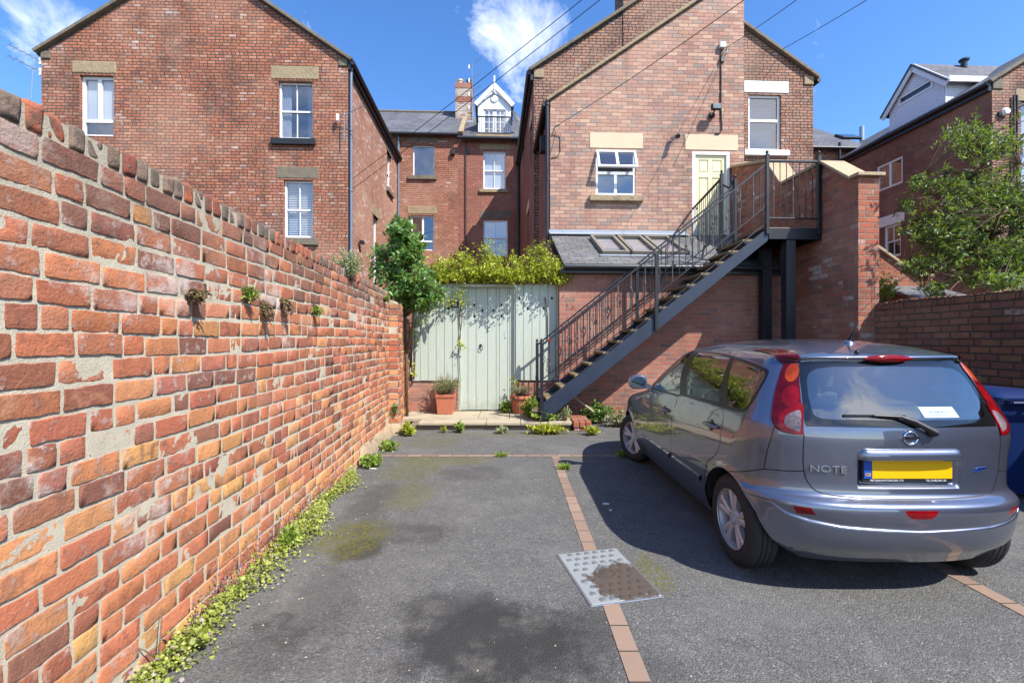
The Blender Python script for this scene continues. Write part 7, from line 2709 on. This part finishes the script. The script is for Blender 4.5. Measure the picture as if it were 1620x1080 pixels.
def build_car():
    T = Thing('parked_car', 'slate blue grey hatchback parked nose in, yellow rear number plate', 'car', (0, 0, 0), 'C')
    S_ = CAR_S
    side = lambda L: [(s_of(y, z), z) for y, z in L]
    reg = []                                        # (name, polygon), the first that holds a face wins
    for nm, yc in (('arch', .56), ('arch', 3.16)):
        c = [(yc + .348 * math.cos(a), .30 + .348 * math.sin(a)) for a in np.linspace(-.35, math.pi + .35, 60)]
        reg.append((nm, [(s_of(y, max(z, .2)), max(z, .19)) for y, z in c]))
    lamp = catmull([(1.79, 1.505), (1.341, 1.527), (.935, 1.514), (.792, 1.457), (.706, 1.389), (.655, 1.218), (.609, .971), (.686, .972), (.752, .987),
                    (.798, 1.023), (.821, 1.097), (.829, 1.21), (.824, 1.347), (.835, 1.385), (.985, 1.424), (1.35, 1.470)], 6, True, (0, 6))
    amber = [(.735 + .052 * math.cos(a), 1.335 + .058 * math.sin(a)) for a in np.linspace(0, 2 * math.pi, 25)[:-1]]
    mid = [(.715 + .058 * math.cos(a), 1.195 + .062 * math.sin(a)) for a in np.linspace(0, 2 * math.pi, 25)[:-1]]
    rev = catmull([(.640, 1.105), (.690, 1.100), (.722, 1.075), (.728, 1.035), (.700, 1.01), (.655, .995), (.632, 1.0)], 5)
    ring = catmull([(.632, 1.145), (.70, 1.138), (.752, 1.095), (.765, 1.035), (.735, .992), (.66, .980), (.618, .982)], 5)
    reg += [('lens_clear', rev), ('lens_bright', ring), ('lens_amber', amber), ('lens_red', mid), ('lamp', lamp)]
    glass_in = [(0, 1.375), (.45, 1.372)] + catmull([(.56, 1.36), (.615, 1.32), (.605, 1.22), (.565, 1.10), (.51, 1.070)], 5, False) + [(.42, 1.066), (0, 1.064)]
    glass_out = [(0, 1.411), (.60, 1.409), (.690, 1.398), (.697, 1.38), (.6475, 1.218), (.612, 1.045), (.600, 1.022), (0, 1.020)]
    reg += [('rear_glass', glass_in), ('frit', glass_out)]
    fg = catmull(side([(2.40, 1.03), (2.32, 1.13), (2.13, 1.285), (1.93, 1.393), (1.80, 1.425), (1.74, 1.427), (1.53, 1.045)]), 6, True, (0, 5, 6))
    rg = catmull(side([(1.60, 1.427), (1.31, 1.425), (1.0, 1.405), (.945, 1.385), (.79, 1.087), (.82, 1.078), (1.385, 1.065)]), 6, True, (0, 3, 4, 6))
    qg = catmull(side([(.885, 1.395), (.635, 1.366), (.43, 1.335), (.392, 1.30), (.388, 1.22), (.40, 1.13), (.45, 1.085), (.62, 1.072), (.665, 1.082)]), 6, True, (0, 8))
    trim = catmull(side([(2.50, 1.008), (2.34, 1.155), (2.14, 1.308), (1.93, 1.416), (1.79, 1.437), (1.3, 1.4375), (.97, 1.421), (.62, 1.383), (.41, 1.350), (.372, 1.30), (.368, 1.21),
                         (.382, 1.11), (.43, 1.062), (.64, 1.050), (1.4, 1.044), (1.54, 1.024)]), 5, True, (0, 15))
    reg += [('front_window', fg), ('rear_window', rg), ('quarter_window', qg), ('window_trim', trim)]
    def s_front(x, z):
        rx = abs(x) / float(car_w(min(z, CAR_ZE))) * CAR_W
        k = len(_cx) - int(np.argmax(-_cx[::-1] >= CAR_W * .999)) - 1
        return float(np.interp(rx, -_cx[k:][::-1], _cs[k:][::-1]))
    reg.append(('windscreen', [(S_, 1.03), (s_front(.66, 1.03), 1.03), (s_front(.50, 1.41), 1.42), (S_, 1.425)]))
    reg.append(('headlight', catmull([(s_front(.50, .7), .66), (s_front(.72, .7), .68), (S_ - 1.15, .78), (S_ - 1.25, .84), (s_front(.76, .8), .83), (s_front(.56, .7), .76)], 5)))
    reg.append(('grille', [(S_, .42), (s_front(.5, .4), .44), (s_front(.42, .6), .62), (S_, .64)]))
    reg.append(('reflector', [(.686, .560), (.592, .560), (.566, .520), (.661, .516)]))
    reg.append(('fog_lamp', [(0, .568), (.096, .568), (.088, .545), (.058, .522), (0, .519)]))
    # panel gaps
    tg = catmull([(.609, .971), (.600, .86), (.588, .754), (.562, .682), (.50, .634), (.30, .620), (0, .618)], 6, False)
    fr_rear = side([(1.64, .26), (1.65, .45), (1.65, .64), (1.62, .80), (1.56, 1.0), (1.545, 1.03)])
    rr = side([(.955, .27), (.93, .45), (.865, .59), (.745, .687), (.655, .80), (.648, .95), (.70, 1.05)])
    ff = side([(2.72, .26), (2.76, .45), (2.79, .70), (2.74, .89), (2.62, .97)])
    W_ = .0068
    for p in (tg, catmull(fr_rear, 4, False), catmull(rr, 4, False), catmull(ff, 4, False),
              catmull([(.588, .754), (.68, .745), (.772, .738), (.80, .735)], 4, False), catmull([(.80, .735), (.918, .692), (1.0, .667), (1.075, .648)], 4, False),
              [(.80, .735), (.795, .85), (.79, .96), (.786, 1.006)],
              [(0, 1.475), (.5, 1.475), (.72, 1.470), (.80, 1.462)]):
        ngap = len([1 for r_ in reg if r_[0].startswith('panel_gap')])
        reg.append(('panel_gap%d' % ngap, stroke(p, W_)))
    tail = tg[::-1] + [(.655, 1.218), (.706, 1.389), (.792, 1.457), (.72, 1.470), (0, 1.474)]
    reg.append(('tailgate', tail))
    reg.append(('rear_bumper', [(0, .19)] + tg[::-1][:-12] + [(.588, .754), (.68, .745), (.772, .738), (.80, .735), (.918, .692), (1.0, .667), (1.12, .64), (1.12, .19)]))
    reg.append(('rear_door', fr_rear + side([(1.40, 1.044), (.70, 1.05)]) + rr[::-1]))
    reg.append(('front_door', ff + side([(2.50, 1.008), (1.54, 1.024)]) + fr_rear[::-1]))
    # grid + outlines into one triangulation of the (s, t) sheet
    sv = np.unique(np.round(np.concatenate([np.arange(0, 1.0, .019), np.arange(1.0, 4.0, .035), np.arange(4.0, S_, .05), [S_]]), 4))
    tv = np.unique(np.round(np.concatenate([np.arange(.20, .40, .03), np.arange(.40, .70, .011), np.arange(.70, .86, .014), np.arange(.86, 1.40, .027), np.arange(1.40, 1.50, .012), np.arange(1.50, 2.04, .045), [2.035]]), 4))
    cons = np.array([q for _, pl in reg for a, b in zip(pl, pl[1:] + pl[:1]) for q in [tuple(np.array(a) + (np.array(b) - np.array(a)) * f) for f in np.linspace(0, 1, max(2, int(np.hypot(b[0] - a[0], b[1] - a[1]) / .006)), endpoint=False)]])
    CREASE = (-.014, -.004, .0, .004, .008, .018)
    crs = np.linspace(0, .79, 160)
    zcs = np.interp(crs, [0, .06, .437, .60, .715, .79], [.445, .447, .464, .485, .512, .560])
    cons = np.concatenate([cons] + [np.stack([crs, zcs + o_], 1) for o_ in CREASE])
    cells = {}
    for q in cons:
        cells.setdefault((int(q[0] / .01), int(q[1] / .01)), []).append(q)
    def near(a, b):
        i, j = int(a / .01), int(b / .01)
        for u in (-1, 0, 1):
            for v in (-1, 0, 1):
                for q in cells.get((i + u, j + v), ()):
                    if (q[0] - a) ** 2 + (q[1] - b) ** 2 < .0055 ** 2:
                        return True
        return False
    verts = [Vector((float(a), float(b))) for a in sv for b in tv if not near(a, b)]
    edges = []
    k = len(verts)
    verts += [Vector((0, float(b))) for b in tv] + [Vector((S_, float(b))) for b in tv]
    crs = np.linspace(0, .79, 46)
    zcs = np.interp(crs, [0, .06, .437, .60, .715, .79], [.445, .447, .464, .485, .512, .560])
    for o_ in CREASE:
        k = len(verts)
        verts += [Vector((float(a), float(b + o_))) for a, b in zip(crs, zcs)]
        edges += [(k + i, k + i + 1) for i in range(len(crs) - 1)]
    for _, pl in reg + [('', [(0, .2), (S_, .2), (S_, 2.035), (0, 2.035)])]:
        k = len(verts)
        verts += [Vector((min(max(p[0], 0), S_), min(max(p[1], .2), 2.035))) for p in pl]
        edges += [(k + i, k + (i + 1) % len(pl)) for i in range(len(pl))]
    r = delaunay_2d_cdt(verts, edges, [], 0, 1e-5)
    st = np.array([(p.x, p.y) for p in r[0]])
    tris = np.array([list(f) for f in r[2]])
    cen = st[tris].mean(1)
    owner = np.full(len(tris), -1)
    def inside(pl):
        a = np.array(pl); b_ = np.roll(a, -1, 0)
        res = np.zeros(len(cen), bool)
        lo, hi = a.min(0) - 1e-6, a.max(0) + 1e-6
        sel = np.where((cen[:, 0] > lo[0]) & (cen[:, 0] < hi[0]) & (cen[:, 1] > lo[1]) & (cen[:, 1] < hi[1]))[0]
        q = cen[sel]
        w = np.zeros(len(sel), bool)
        for (x0, y0), (x1, y1) in zip(a, b_):
            if y0 != y1:
                w ^= ((y0 > q[:, 1]) != (y1 > q[:, 1])) & (q[:, 0] < (x1 - x0) * (q[:, 1] - y0) / (y1 - y0) + x0)
        res[sel] = w
        return res
    for i, (_, pl) in enumerate(reg):
        owner[(owner < 0) & inside(pl)] = i
    groups = {}
    for f, i in zip(tris.tolist(), owner.tolist()):
        groups.setdefault(reg[i][0] if i >= 0 else 'body', []).append(f)
    s_all, t_all = st[:, 0], st[:, 1]
    P = car_full(s_all, t_all)
    N = car_nrm(s_all, t_all)
    def part(name, tris, mat, sides=(1, -1), off=0.0, parent=None, flip=False, label=None, pname=None):
        V, F, NN = [], [], []
        for sd in sides:
            idx = {}
            for f in tris:
                g = []
                for i in f:
                    if i not in idx:
                        idx[i] = len(V)
                        p, n = P[i] + N[i] * off, N[i]
                        V.append((p[0] * sd, p[1], p[2]))
                        NN.append((n[0] * sd, n[1], n[2]))
                    g.append(idx[i])
                a, b, c = (Vector(V[j]) for j in g[:3])
                if ((b - a).cross(c - a)).dot(Vector(NN[g[0]])) < 0:
                    g = g[::-1]
                F.append(g[::-1] if flip else g)
        if flip:
            NN = [(-a, -b, -c) for a, b, c in NN]
        me = make_mesh(name, V, F, mat, None, True, (0, 0, 0), uv=False, recalc=False)
        me.normals_split_custom_set_from_vertices(NN)
        o = link(name, me, parent if parent is not None else T.root)
        if label:
            o['label'] = label
        return o
    body = part('body', groups['body'], MAT['paint'])
    tailgate = part('tailgate', groups['tailgate'], MAT['paint'])
    bumper = part('rear_bumper', groups['rear_bumper'], MAT['paint'])
    gaps = [f for k_, v_ in groups.items() if k_.startswith('panel_gap') for f in v_]
    for k_ in sorted(groups):
        if k_.startswith('panel_gap'):
            for sd in (1, -1):
                part('panel_gap', groups[k_], MAT['cable'], (sd,), off=-.0015)
    part('grille', groups['grille'], MAT['black_plastic'])
    part('windscreen', groups['windscreen'], MAT['car_glass'])
    rgp = part('rear_window', groups['rear_glass'], MAT['car_rear_glass'], parent=tailgate)
    part('glass_border', groups['frit'], MAT['frit'], parent=tailgate)
    part('fog_lamp', groups['fog_lamp'], MAT['lens_red'], parent=bumper)
    for sd in (1, -1):
        rd = part('rear_door', groups['rear_door'], MAT['paint'], (sd,))
        fd = part('front_door', groups['front_door'], MAT['paint'], (sd,))
        part('window', groups['front_window'], MAT['car_glass'], (sd,), parent=fd)
        part('window', groups['rear_window'], MAT['car_glass'], (sd,), parent=rd)
        part('quarter_window', groups['quarter_window'], MAT['car_glass'], (sd,))
        part('window_trim', groups['window_trim'], MAT['black_trim'], (sd,))
        part('headlight', groups['headlight'], MAT['lens_clear'], (sd,))
        part('reflector', groups['reflector'], MAT['lens_red'], (sd,), parent=bumper)
        tl = part('tail_light', groups['lamp'], MAT['lens_dark'], (sd,), off=.005)
        part('reversing_lens', groups['lens_clear'], MAT['lens_clear'], (sd,), off=.005, parent=tl)
        part('brake_lens', groups['lens_bright'], MAT['lens_bright'], (sd,), off=.005, parent=tl)
        part('indicator_lens', groups['lens_amber'], MAT['lens_amber'], (sd,), off=.005, parent=tl)
        part('tail_lens', groups['lens_red'], MAT['lens_bright'], (sd,), off=.005, parent=tl)
        # door handles
        for (y0, y1, z), dpart in (((.70, .92, .905), rd), ((1.70, 1.92, .868), fd)):
            mb = MB()
            pts = []
            n = 9
            for i in range(n):
                y = y0 + (y1 - y0) * i / (n - 1)
                sp = s_of(y, z)
                p = car_full(np.array([sp]), np.array([z]))[0]
                bow = .030 * math.sin(math.pi * i / (n - 1)) ** .6
                pts.append((sd * (p[0] - bow - .004), p[1], z + .006 * math.sin(math.pi * i / (n - 1))))
            mb.tube(pts, [.010] + [.0135] * (n - 2) + [.010], 10)
            T.part('handle', mb, MAT['paint'], dpart, smooth=True, angle=60)
            mb = MB()
            p = car_full(np.array([s_of((y0 + y1) / 2, z)]), np.array([z]))[0]
            mb.lathe([(0, .004), (.036, .003), (.044, -.001), (.048, -.006)], (sd * (p[0] - .0), p[1], z), (-sd, 0, .12), 18)
            T.part('handle_cup', mb, MAT['black_trim'], dpart, smooth=True)
        # rubbing strip along the doors
        for (y0, y1), dpart in (((.99, 1.60), rd), ((1.69, 2.72), fd)):
            mb = MB()
            n = 12
            ys = np.linspace(y0, y1, n)
            pr = []
            for y in ys:
                for dz, o in ((-.030, .001), (-.022, .014), (.010, .016), (.024, .001)):
                    z = .455 + dz
                    p = car_full(np.array([s_of(y, z)]), np.array([z]))[0]
                    pr.append((sd * (p[0] - o), p[1], z))
            mb.add(pr, [[i * 4 + j, (i + 1) * 4 + j, (i + 1) * 4 + j + 1, i * 4 + j + 1] for i in range(n - 1) for j in range(3)])
            T.part('side_moulding', mb, MAT['paint'], dpart, smooth=True, angle=50)
        # door mirror
        mb = MB()
        pts, m = [], 14
        secs = [(2.452, .010, .01), (2.4521, .086, .068), (2.462, .098, .078), (2.50, .102, .082), (2.56, .09, .07), (2.61, .05, .04), (2.63, .005, .005)]
        for y, hw, hh in secs:
            for k2 in range(m):
                a = 2 * math.pi * k2 / m
                ca, sa = math.cos(a), math.sin(a)
                pts.append((sd * -(.915 + hw * math.copysign(abs(ca) ** .7, ca)), y, 1.075 + hh * math.copysign(abs(sa) ** .7, sa)))
        fs = [[i * m + k2, i * m + (k2 + 1) % m, (i + 1) * m + (k2 + 1) % m, (i + 1) * m + k2] for i in range(len(secs) - 1) for k2 in range(m)]
        mb.add(pts, fs)
        mb.bar((sd * -.86, 2.52, 1.03), (sd * -.77, 2.50, 1.02), .10, .05)
        mr = T.part('door_mirror', mb, MAT['paint'], smooth=True, angle=32)
        mb = MB()
        mb.add([(sd * -(.915 + .076 * math.cos(a)), 2.446, 1.075 + .058 * math.sin(a)) for a in np.linspace(0, 2 * math.pi, 25)[:-1]], [list(range(24))])
        T.part('mirror_glass', mb, MAT['mirror'], mr)
    # lining of the cabin and wheel housings
    inner = [f for nm in ('body', 'tailgate', 'rear_bumper', 'rear_door', 'front_door', 'window_trim', 'frit', 'lamp', 'lens_clear', 'lens_bright', 'lens_amber', 'lens_red') for f in groups.get(nm, [])] + gaps
    part('cabin_lining', inner, MAT['cabin'], off=-.022, flip=True)
    mb = MB()
    mb.box(-.72, .72, .95, 2.72, .20, .26)
    mb.box(-.60, .60, .20, .95, .31, .34)
    mb.box(-.60, .60, 2.72, 3.85, .22, .26)
    T.part('floor_pan', mb, MAT['cabin'])
    for yc in (.56, 3.16):
        for sd in (-1, 1):
            mb = MB()
            n = 28
            ar = [(yc + .352 * math.cos(a), .31 + .352 * math.sin(a)) for a in np.linspace(.02, math.pi - .02, n)]
            pts = [(sd * (-float(car_full(np.array([s_of(y, z)]), np.array([z]))[0][0]) - .014), y, z) for y, z in ar] + [(sd * .56, y, z) for y, z in ar]
            mb.add(pts, [[i, i + 1, n + i + 1, n + i] for i in range(n - 1)] + [list(range(n, 2 * n))])
            T.part('wheel_arch_liner', mb, MAT['dark_room'])
    # seats
    for x, y, wd in ((-.36, 1.62, .50), (.36, 1.62, .50), (0, .78, 1.16)):
        mb = MB()
        mb.box(x - wd / 2, x + wd / 2, y, y + .50, .36, .56)
        mb.add([(x - wd / 2, y - .04, .54), (x + wd / 2, y - .04, .54), (x + wd / 2, y + .12, .54), (x - wd / 2, y + .12, .54),
                (x - wd / 2 + .04, y - .22, 1.08), (x + wd / 2 - .04, y - .22, 1.08), (x + wd / 2 - .04, y - .10, 1.08), (x - wd / 2 + .04, y - .10, 1.08)],
               [[0, 1, 2, 3], [4, 5, 6, 7], [0, 1, 5, 4], [1, 2, 6, 5], [2, 3, 7, 6], [3, 0, 4, 7]])
        seat = T.part('seat', mb, MAT['seat_cloth'], bevel=.04, seg=3)
        for hx in ((x,) if wd < .8 else (x - .38, x + .38)):
            mb = MB()
            mb.box(hx - .13, hx + .13, y - .24, y - .14, 1.13, 1.30)
            mb.box(hx - .05, hx - .03, y - .20, y - .18, 1.06, 1.14); mb.box(hx + .03, hx + .05, y - .20, y - .18, 1.06, 1.14)
            T.part('headrest', mb, MAT['seat_cloth'], seat, bevel=.03, seg=3)
    mb = MB()
    mb.box(-.74, .74, 2.30, 2.85, .62, .97)
    T.part('dashboard', mb, MAT['cabin'], bevel=.06, seg=3)
    mb = MB()
    n = 24
    mb.tube([(.36 + .19 * math.cos(2 * math.pi * i / n), 2.16 + .08 * math.sin(2 * math.pi * i / n), .93 + .175 * math.sin(2 * math.pi * i / n)) for i in range(n + 1)], .016, 8)
    mb.bar((.36, 2.16, .93), (.36, 2.4, .82), .06, .06)
    T.part('steering_wheel', mb, MAT['cabin'], smooth=True, angle=60)
    mb = MB()
    mb.box(-.58, .58, .14, .58, .98, 1.0)
    T.part('parcel_shelf', mb, MAT['cabin'])

    # third brake light
    mb = MB()
    n = 21
    pts = []
    for i in range(n):
        x = -.155 + .31 * i / (n - 1)
        h = .024 * (1 - (x / .158) ** 2) ** .6
        c = 1.424
        for dz, o in ((-h, .004), (-h * .5, .016), (h * .5, .016), (h, .004)):
            p = rear_pt(x, 1.424, 0)
            pts.append((x, .222 + .02 * (x / .155) ** 2 - o, c + dz))
    mb.add(pts, [[i * 4 + j, (i + 1) * 4 + j, (i + 1) * 4 + j + 1, i * 4 + j + 1] for i in range(n - 1) for j in range(3)])
    T.part('high_brake_light', mb, MAT['lens_bright'], tailgate, smooth=True, angle=60)
    # handle bar over the plate
    mb = MB()
    n, pts = 31, []
    for i in range(n):
        x = -.305 + .61 * i / (n - 1)
        q = 1 - min(1, max(0, (abs(x) - .26) / .045)) ** 2.5
        for z, o in ((.904 - .030 * (1 - q), .0005), (.900 - .030 * (1 - q), .014 * q + .001), (.880 - .02 * (1 - q), .026 * q + .001), (.852, .030 * q + .001), (.839, .024 * q + .001), (.838, -.03)):
            p = rear_pt(x, min(max(z, .85), .95), 0)
            pts.append((x, p.y - o, z))
    mb.add(pts, [[i * 6 + j, (i + 1) * 6 + j, (i + 1) * 6 + j + 1, i * 6 + j + 1] for i in range(n - 1) for j in range(5)])
    T.part('handle_bar', mb, MAT['paint'], tailgate, smooth=True, angle=70)
    # number plate
    y = rear_pt(0, .76).y - .014
    mb = MB()
    mb.box(-.268, .262, y + .001, y + .012, .700, .832)
    pb = T.part('plate_holder', mb, MAT['black_plastic'], bevel=.003)
    mb = MB()
    mb.box(-.213, .258, y - .004, y, .724, .8335)
    T.part('number_plate', mb, MAT['plate_yellow'], pb, bevel=.002)
    mb = MB()
    mb.box(-.262, -.2135, y - .004, y, .724, .8335)
    T.part('plate_band', mb, MAT['plate_blue'], pb, bevel=.002)
    text_part(T, 'GB', 'plate_letters', MAT['plate_yellow'], (-.238, y - .0048, .748), .026, pb, ext=.0004)
    text_part(T, 'METODIN MOTORCARE LTD', 'dealer_lettering', MAT['white_paint'], (-.125, y - .0004, .7125), .0165, pb, ext=.0004, sx=.92)
    text_part(T, 'TEL: 01482 841120', 'dealer_lettering', MAT['white_paint'], (.165, y - .0004, .7125), .0165, pb, ext=.0004, sx=.92)
    # lettering and badges
    p = rear_pt(-.462, .775)
    o = text_part(T, 'NOTE', 'model_lettering', MAT['chrome'], (-.462, p.y - .003, .775), .056, tailgate, sx=1.32, ext=.003)
    o.rotation_euler = (R(90), 0, math.atan2(rear_pt(-.40, .775).y - rear_pt(-.52, .775).y, .12))
    mb = MB()
    q = [rear_pt(x, z, .004) for x, z in ((.385, .765), (.445, .770), (.475, .790), (.415, .790))]
    mb.poly([tuple(v) for v in q])
    mb.poly([tuple(v + Vector((0, .004, 0))) for v in q])
    for i in range(4):
        a, b = q[i], q[(i + 1) % 4]
        mb.poly([tuple(a), tuple(b), tuple(b + Vector((0, .004, 0))), tuple(a + Vector((0, .004, 0)))])
    T.part('side_badge', mb, MAT['plate_blue'], tailgate)
    mb = MB()
    a, b = rear_pt(.40, .781, .006), rear_pt(.465, .785, .006)
    mb.bar(tuple(a), tuple(b), .004, .007)
    T.part('badge_bar', mb, MAT['chrome'], tailgate)
    c = rear_pt(0, .968, .004)
    mb = MB()
    n = 28
    mb.tube([(c.x + .040 * math.cos(2 * math.pi * i / n), c.y, c.z + .036 * math.sin(2 * math.pi * i / n)) for i in range(n + 1)], .0062, 8)
    mb.box(c.x - .050, c.x + .050, c.y - .006, c.y + .004, c.z - .0085, c.z + .0085)
    T.part('maker_badge', mb, MAT['chrome'], tailgate, smooth=True, angle=45)
    text_part(T, 'NISSAN', 'badge_lettering', MAT['black_trim'], (c.x, c.y - .0065, c.z), .0165, tailgate, sx=1.15, ext=.0004)
    # wiper
    mb = MB()
    pv = rear_pt(.125, 1.000, .004)
    mb.lathe([(.030, 0), (.030, .015), (.022, .035), (.0, .042)], (pv.x, pv.y + .006, pv.z), (0, -1, 0), 16)
    k1, k2, k3 = rear_pt(.02, 1.062, .030), rear_pt(-.05, 1.088, .026), rear_pt(-.20, 1.094, .020)
    mb.tube([(pv.x, pv.y - .03, pv.z), tuple(k1), tuple(k2), tuple(k3)], [.019, .014, .010, .007], 8)
    wp = T.part('wiper_arm', mb, MAT['black_plastic'], smooth=True, angle=60)
    mb = MB()
    e0, e1 = rear_pt(-.01, 1.088, .008), rear_pt(-.36, 1.090, .008)
    mb.bar(tuple(e0), tuple(e1), .010, .014)
    T.part('wiper_blade', mb, MAT['black_plastic'], wp)
    # sticker inside the glass
    mb = MB()
    for i in range(10):
        f0, f1 = i / 10, (i + 1) / 10
        mb.poly([tuple(rear_pt(x, z, .002)) for x, z in ((.112 + .213 * f0, 1.080), (.112 + .213 * f1, 1.080), (.102 + .211 * f1, 1.110), (.102 + .211 * f0, 1.110))])
        mb.poly([tuple(rear_pt(x, z, .002)) for x, z in ((.102 + .211 * f0, 1.110), (.102 + .211 * f1, 1.110), (.092 + .208 * f1, 1.140), (.092 + .208 * f0, 1.140))])
    stk = T.part('window_sticker', mb, plain('pale_sticker', C(196, 226, 224), .4, var=.02))
    tilt = math.atan2(rear_pt(.2, 1.14).y - rear_pt(.2, 1.08).y, .06)
    for tx, zz, sz in (('TEL: 01482 841120', 1.112, .015), ('www.metodinmotorcare.co.uk', 1.094, .010)):
        p = rear_pt(.205, zz, .0042)
        o = text_part(T, tx, 'sticker_lettering', MAT['plate_blue'], tuple(p), sz, stk, ext=.0002)
        o.rotation_euler = (R(90) - tilt, 0, 0)
    # aerial on the roof
    b = Vector((.03, .60, 1.512))
    mb = MB()
    mb.lathe([(.040, -.01), (.036, .010), (.018, .026), (0, .028)], b, (0, 0, 1), 16)
    ar = T.part('roof_aerial', mb, MAT['paint'], smooth=True, angle=50)
    mb = MB()
    mb.tube([tuple(b + Vector((0, 0, .02))), tuple(b + Vector((.035, -.05, .135)))], [.009, .005], 8)
    T.part('aerial_mast', mb, MAT['black_plastic'], ar, smooth=True)
    mb = MB()
    mb.lathe([(.014, 0), (.012, .02), (0, .022)], tuple(Vector((-.185, .245, 1.455))), (0, -.6, 1), 10)
    T.part('washer_jet', mb, MAT['black_plastic'], tailgate, smooth=True)
    # wheels
    def wheel(x, y, sd, steer=0.0):
        rot = Matrix.Rotation(steer, 3, 'Z')
        c = Vector((x, y, .305))
        ax = Vector((sd, 0, 0))                      # outwards
        def X(px, py, pz):                           # local: px outwards, py forward, pz up
            return tuple(c + rot @ Vector((sd * px, py, pz)))
        def rev(mb, prof, n=48):
            pts, m = [], len(prof)
            for r_, h in prof:
                for k in range(n):
                    a = 2 * math.pi * k / n
                    pts.append(X(h, r_ * math.cos(a), r_ * math.sin(a)))
            mb.add(pts, [[i * n + k, i * n + (k + 1) % n, (i + 1) * n + (k + 1) % n, (i + 1) * n + k] for i in range(m - 1) for k in range(n)])
        mb = MB()
        rev(mb, [(.200, .0), (.212, -.004), (.240, .004), (.268, .002), (.290, -.010), (.300, -.026), (.3045, -.040), (.3045, -.052), (.300, -.053), (.300, -.058), (.305, -.059),
                 (.305, -.083), (.300, -.084), (.300, -.089), (.305, -.090), (.305, -.115), (.300, -.116), (.300, -.121), (.3045, -.122), (.3035, -.145), (.296, -.160), (.268, -.180), (.212, -.178), (.200, -.182)])
        w = T.part('wheel', mb, MAT['rubber'], smooth=True, angle=30)
        mb = MB()
        rev(mb, [(.205, -.002), (.211, -.004), (.208, -.012), (.196, -.016), (.186, -.05), (.180, -.12), (.19, -.17)])
        rev(mb, [(.0, -.012), (.030, -.012), (.033, -.016), (.033, -.022), (.060, -.026), (.070, -.036), (.07, -.06)], 24)
        for k in range(5):
            for dl in (-.20, .20):
                a = 2 * math.pi * k / 5 + .3
                def sp(r_, off, h):
                    ang = a + dl * (.55 + .45 * r_ / .2)
                    d, n_ = (math.cos(ang), math.sin(ang)), (-math.sin(ang), math.cos(ang))
                    return X(h, d[0] * r_ + n_[0] * off, d[1] * r_ + n_[1] * off)
                P8 = []
                for r_, hw, h in ((.048, .017, -.022), (.11, .019, -.014), (.165, .024, -.012), (.203, .030, -.012)):
                    P8 += [sp(r_, -hw, h - .008), sp(r_, -hw * .45, h), sp(r_, hw * .45, h), sp(r_, hw, h - .008), sp(r_, hw, h - .045), sp(r_, -hw, h - .045)]
                mb.add(P8, [[i * 6 + j, i * 6 + (j + 1) % 6, (i + 1) * 6 + (j + 1) % 6, (i + 1) * 6 + j] for i in range(3) for j in range(6)])
        T.part('rim', mb, MAT['alloy'], w, smooth=True, angle=35)
        mb = MB()
        rev(mb, [(.0, -.075), (.125, -.075), (.125, -.09), (.04, -.09), (.04, -.16)], 32)
        T.part('brake_disc', mb, MAT['brake'], w, smooth=True, angle=35)
    for x, y, st_ in ((-.818, .56, 0), (.818, .56, 0), (-.80, 3.16, R(20)), (.80, 3.16, R(20))):
        wheel(x, y, -1 if x < 0 else 1, st_)
build_car()
# ------------------------------------------------------------------ repeats share a group
GROUPS = {'weed': 'weeds and wild plants in the yard', 'wire': 'overhead wires', 'aerial': 'television aerials', 'plant pot': 'plant pots by the gate', 'plant': 'lavender plants in the pots',
          'floodlight': 'wall lights on the houses', 'wall': 'brick garden walls', 'litter': 'scraps of litter on the tarmac'}
for o in list(sc.objects):
    if o.parent is None and o.get('category') in GROUPS:
        o['group'] = GROUPS[o['category']]
    if o.parent is None and o.name.startswith('terrace_house'):
        o['group'] = 'terraced houses in the back row'
    if o.parent is None and o.name.startswith('brick_house'):
        o['group'] = 'gabled brick houses round the yard'
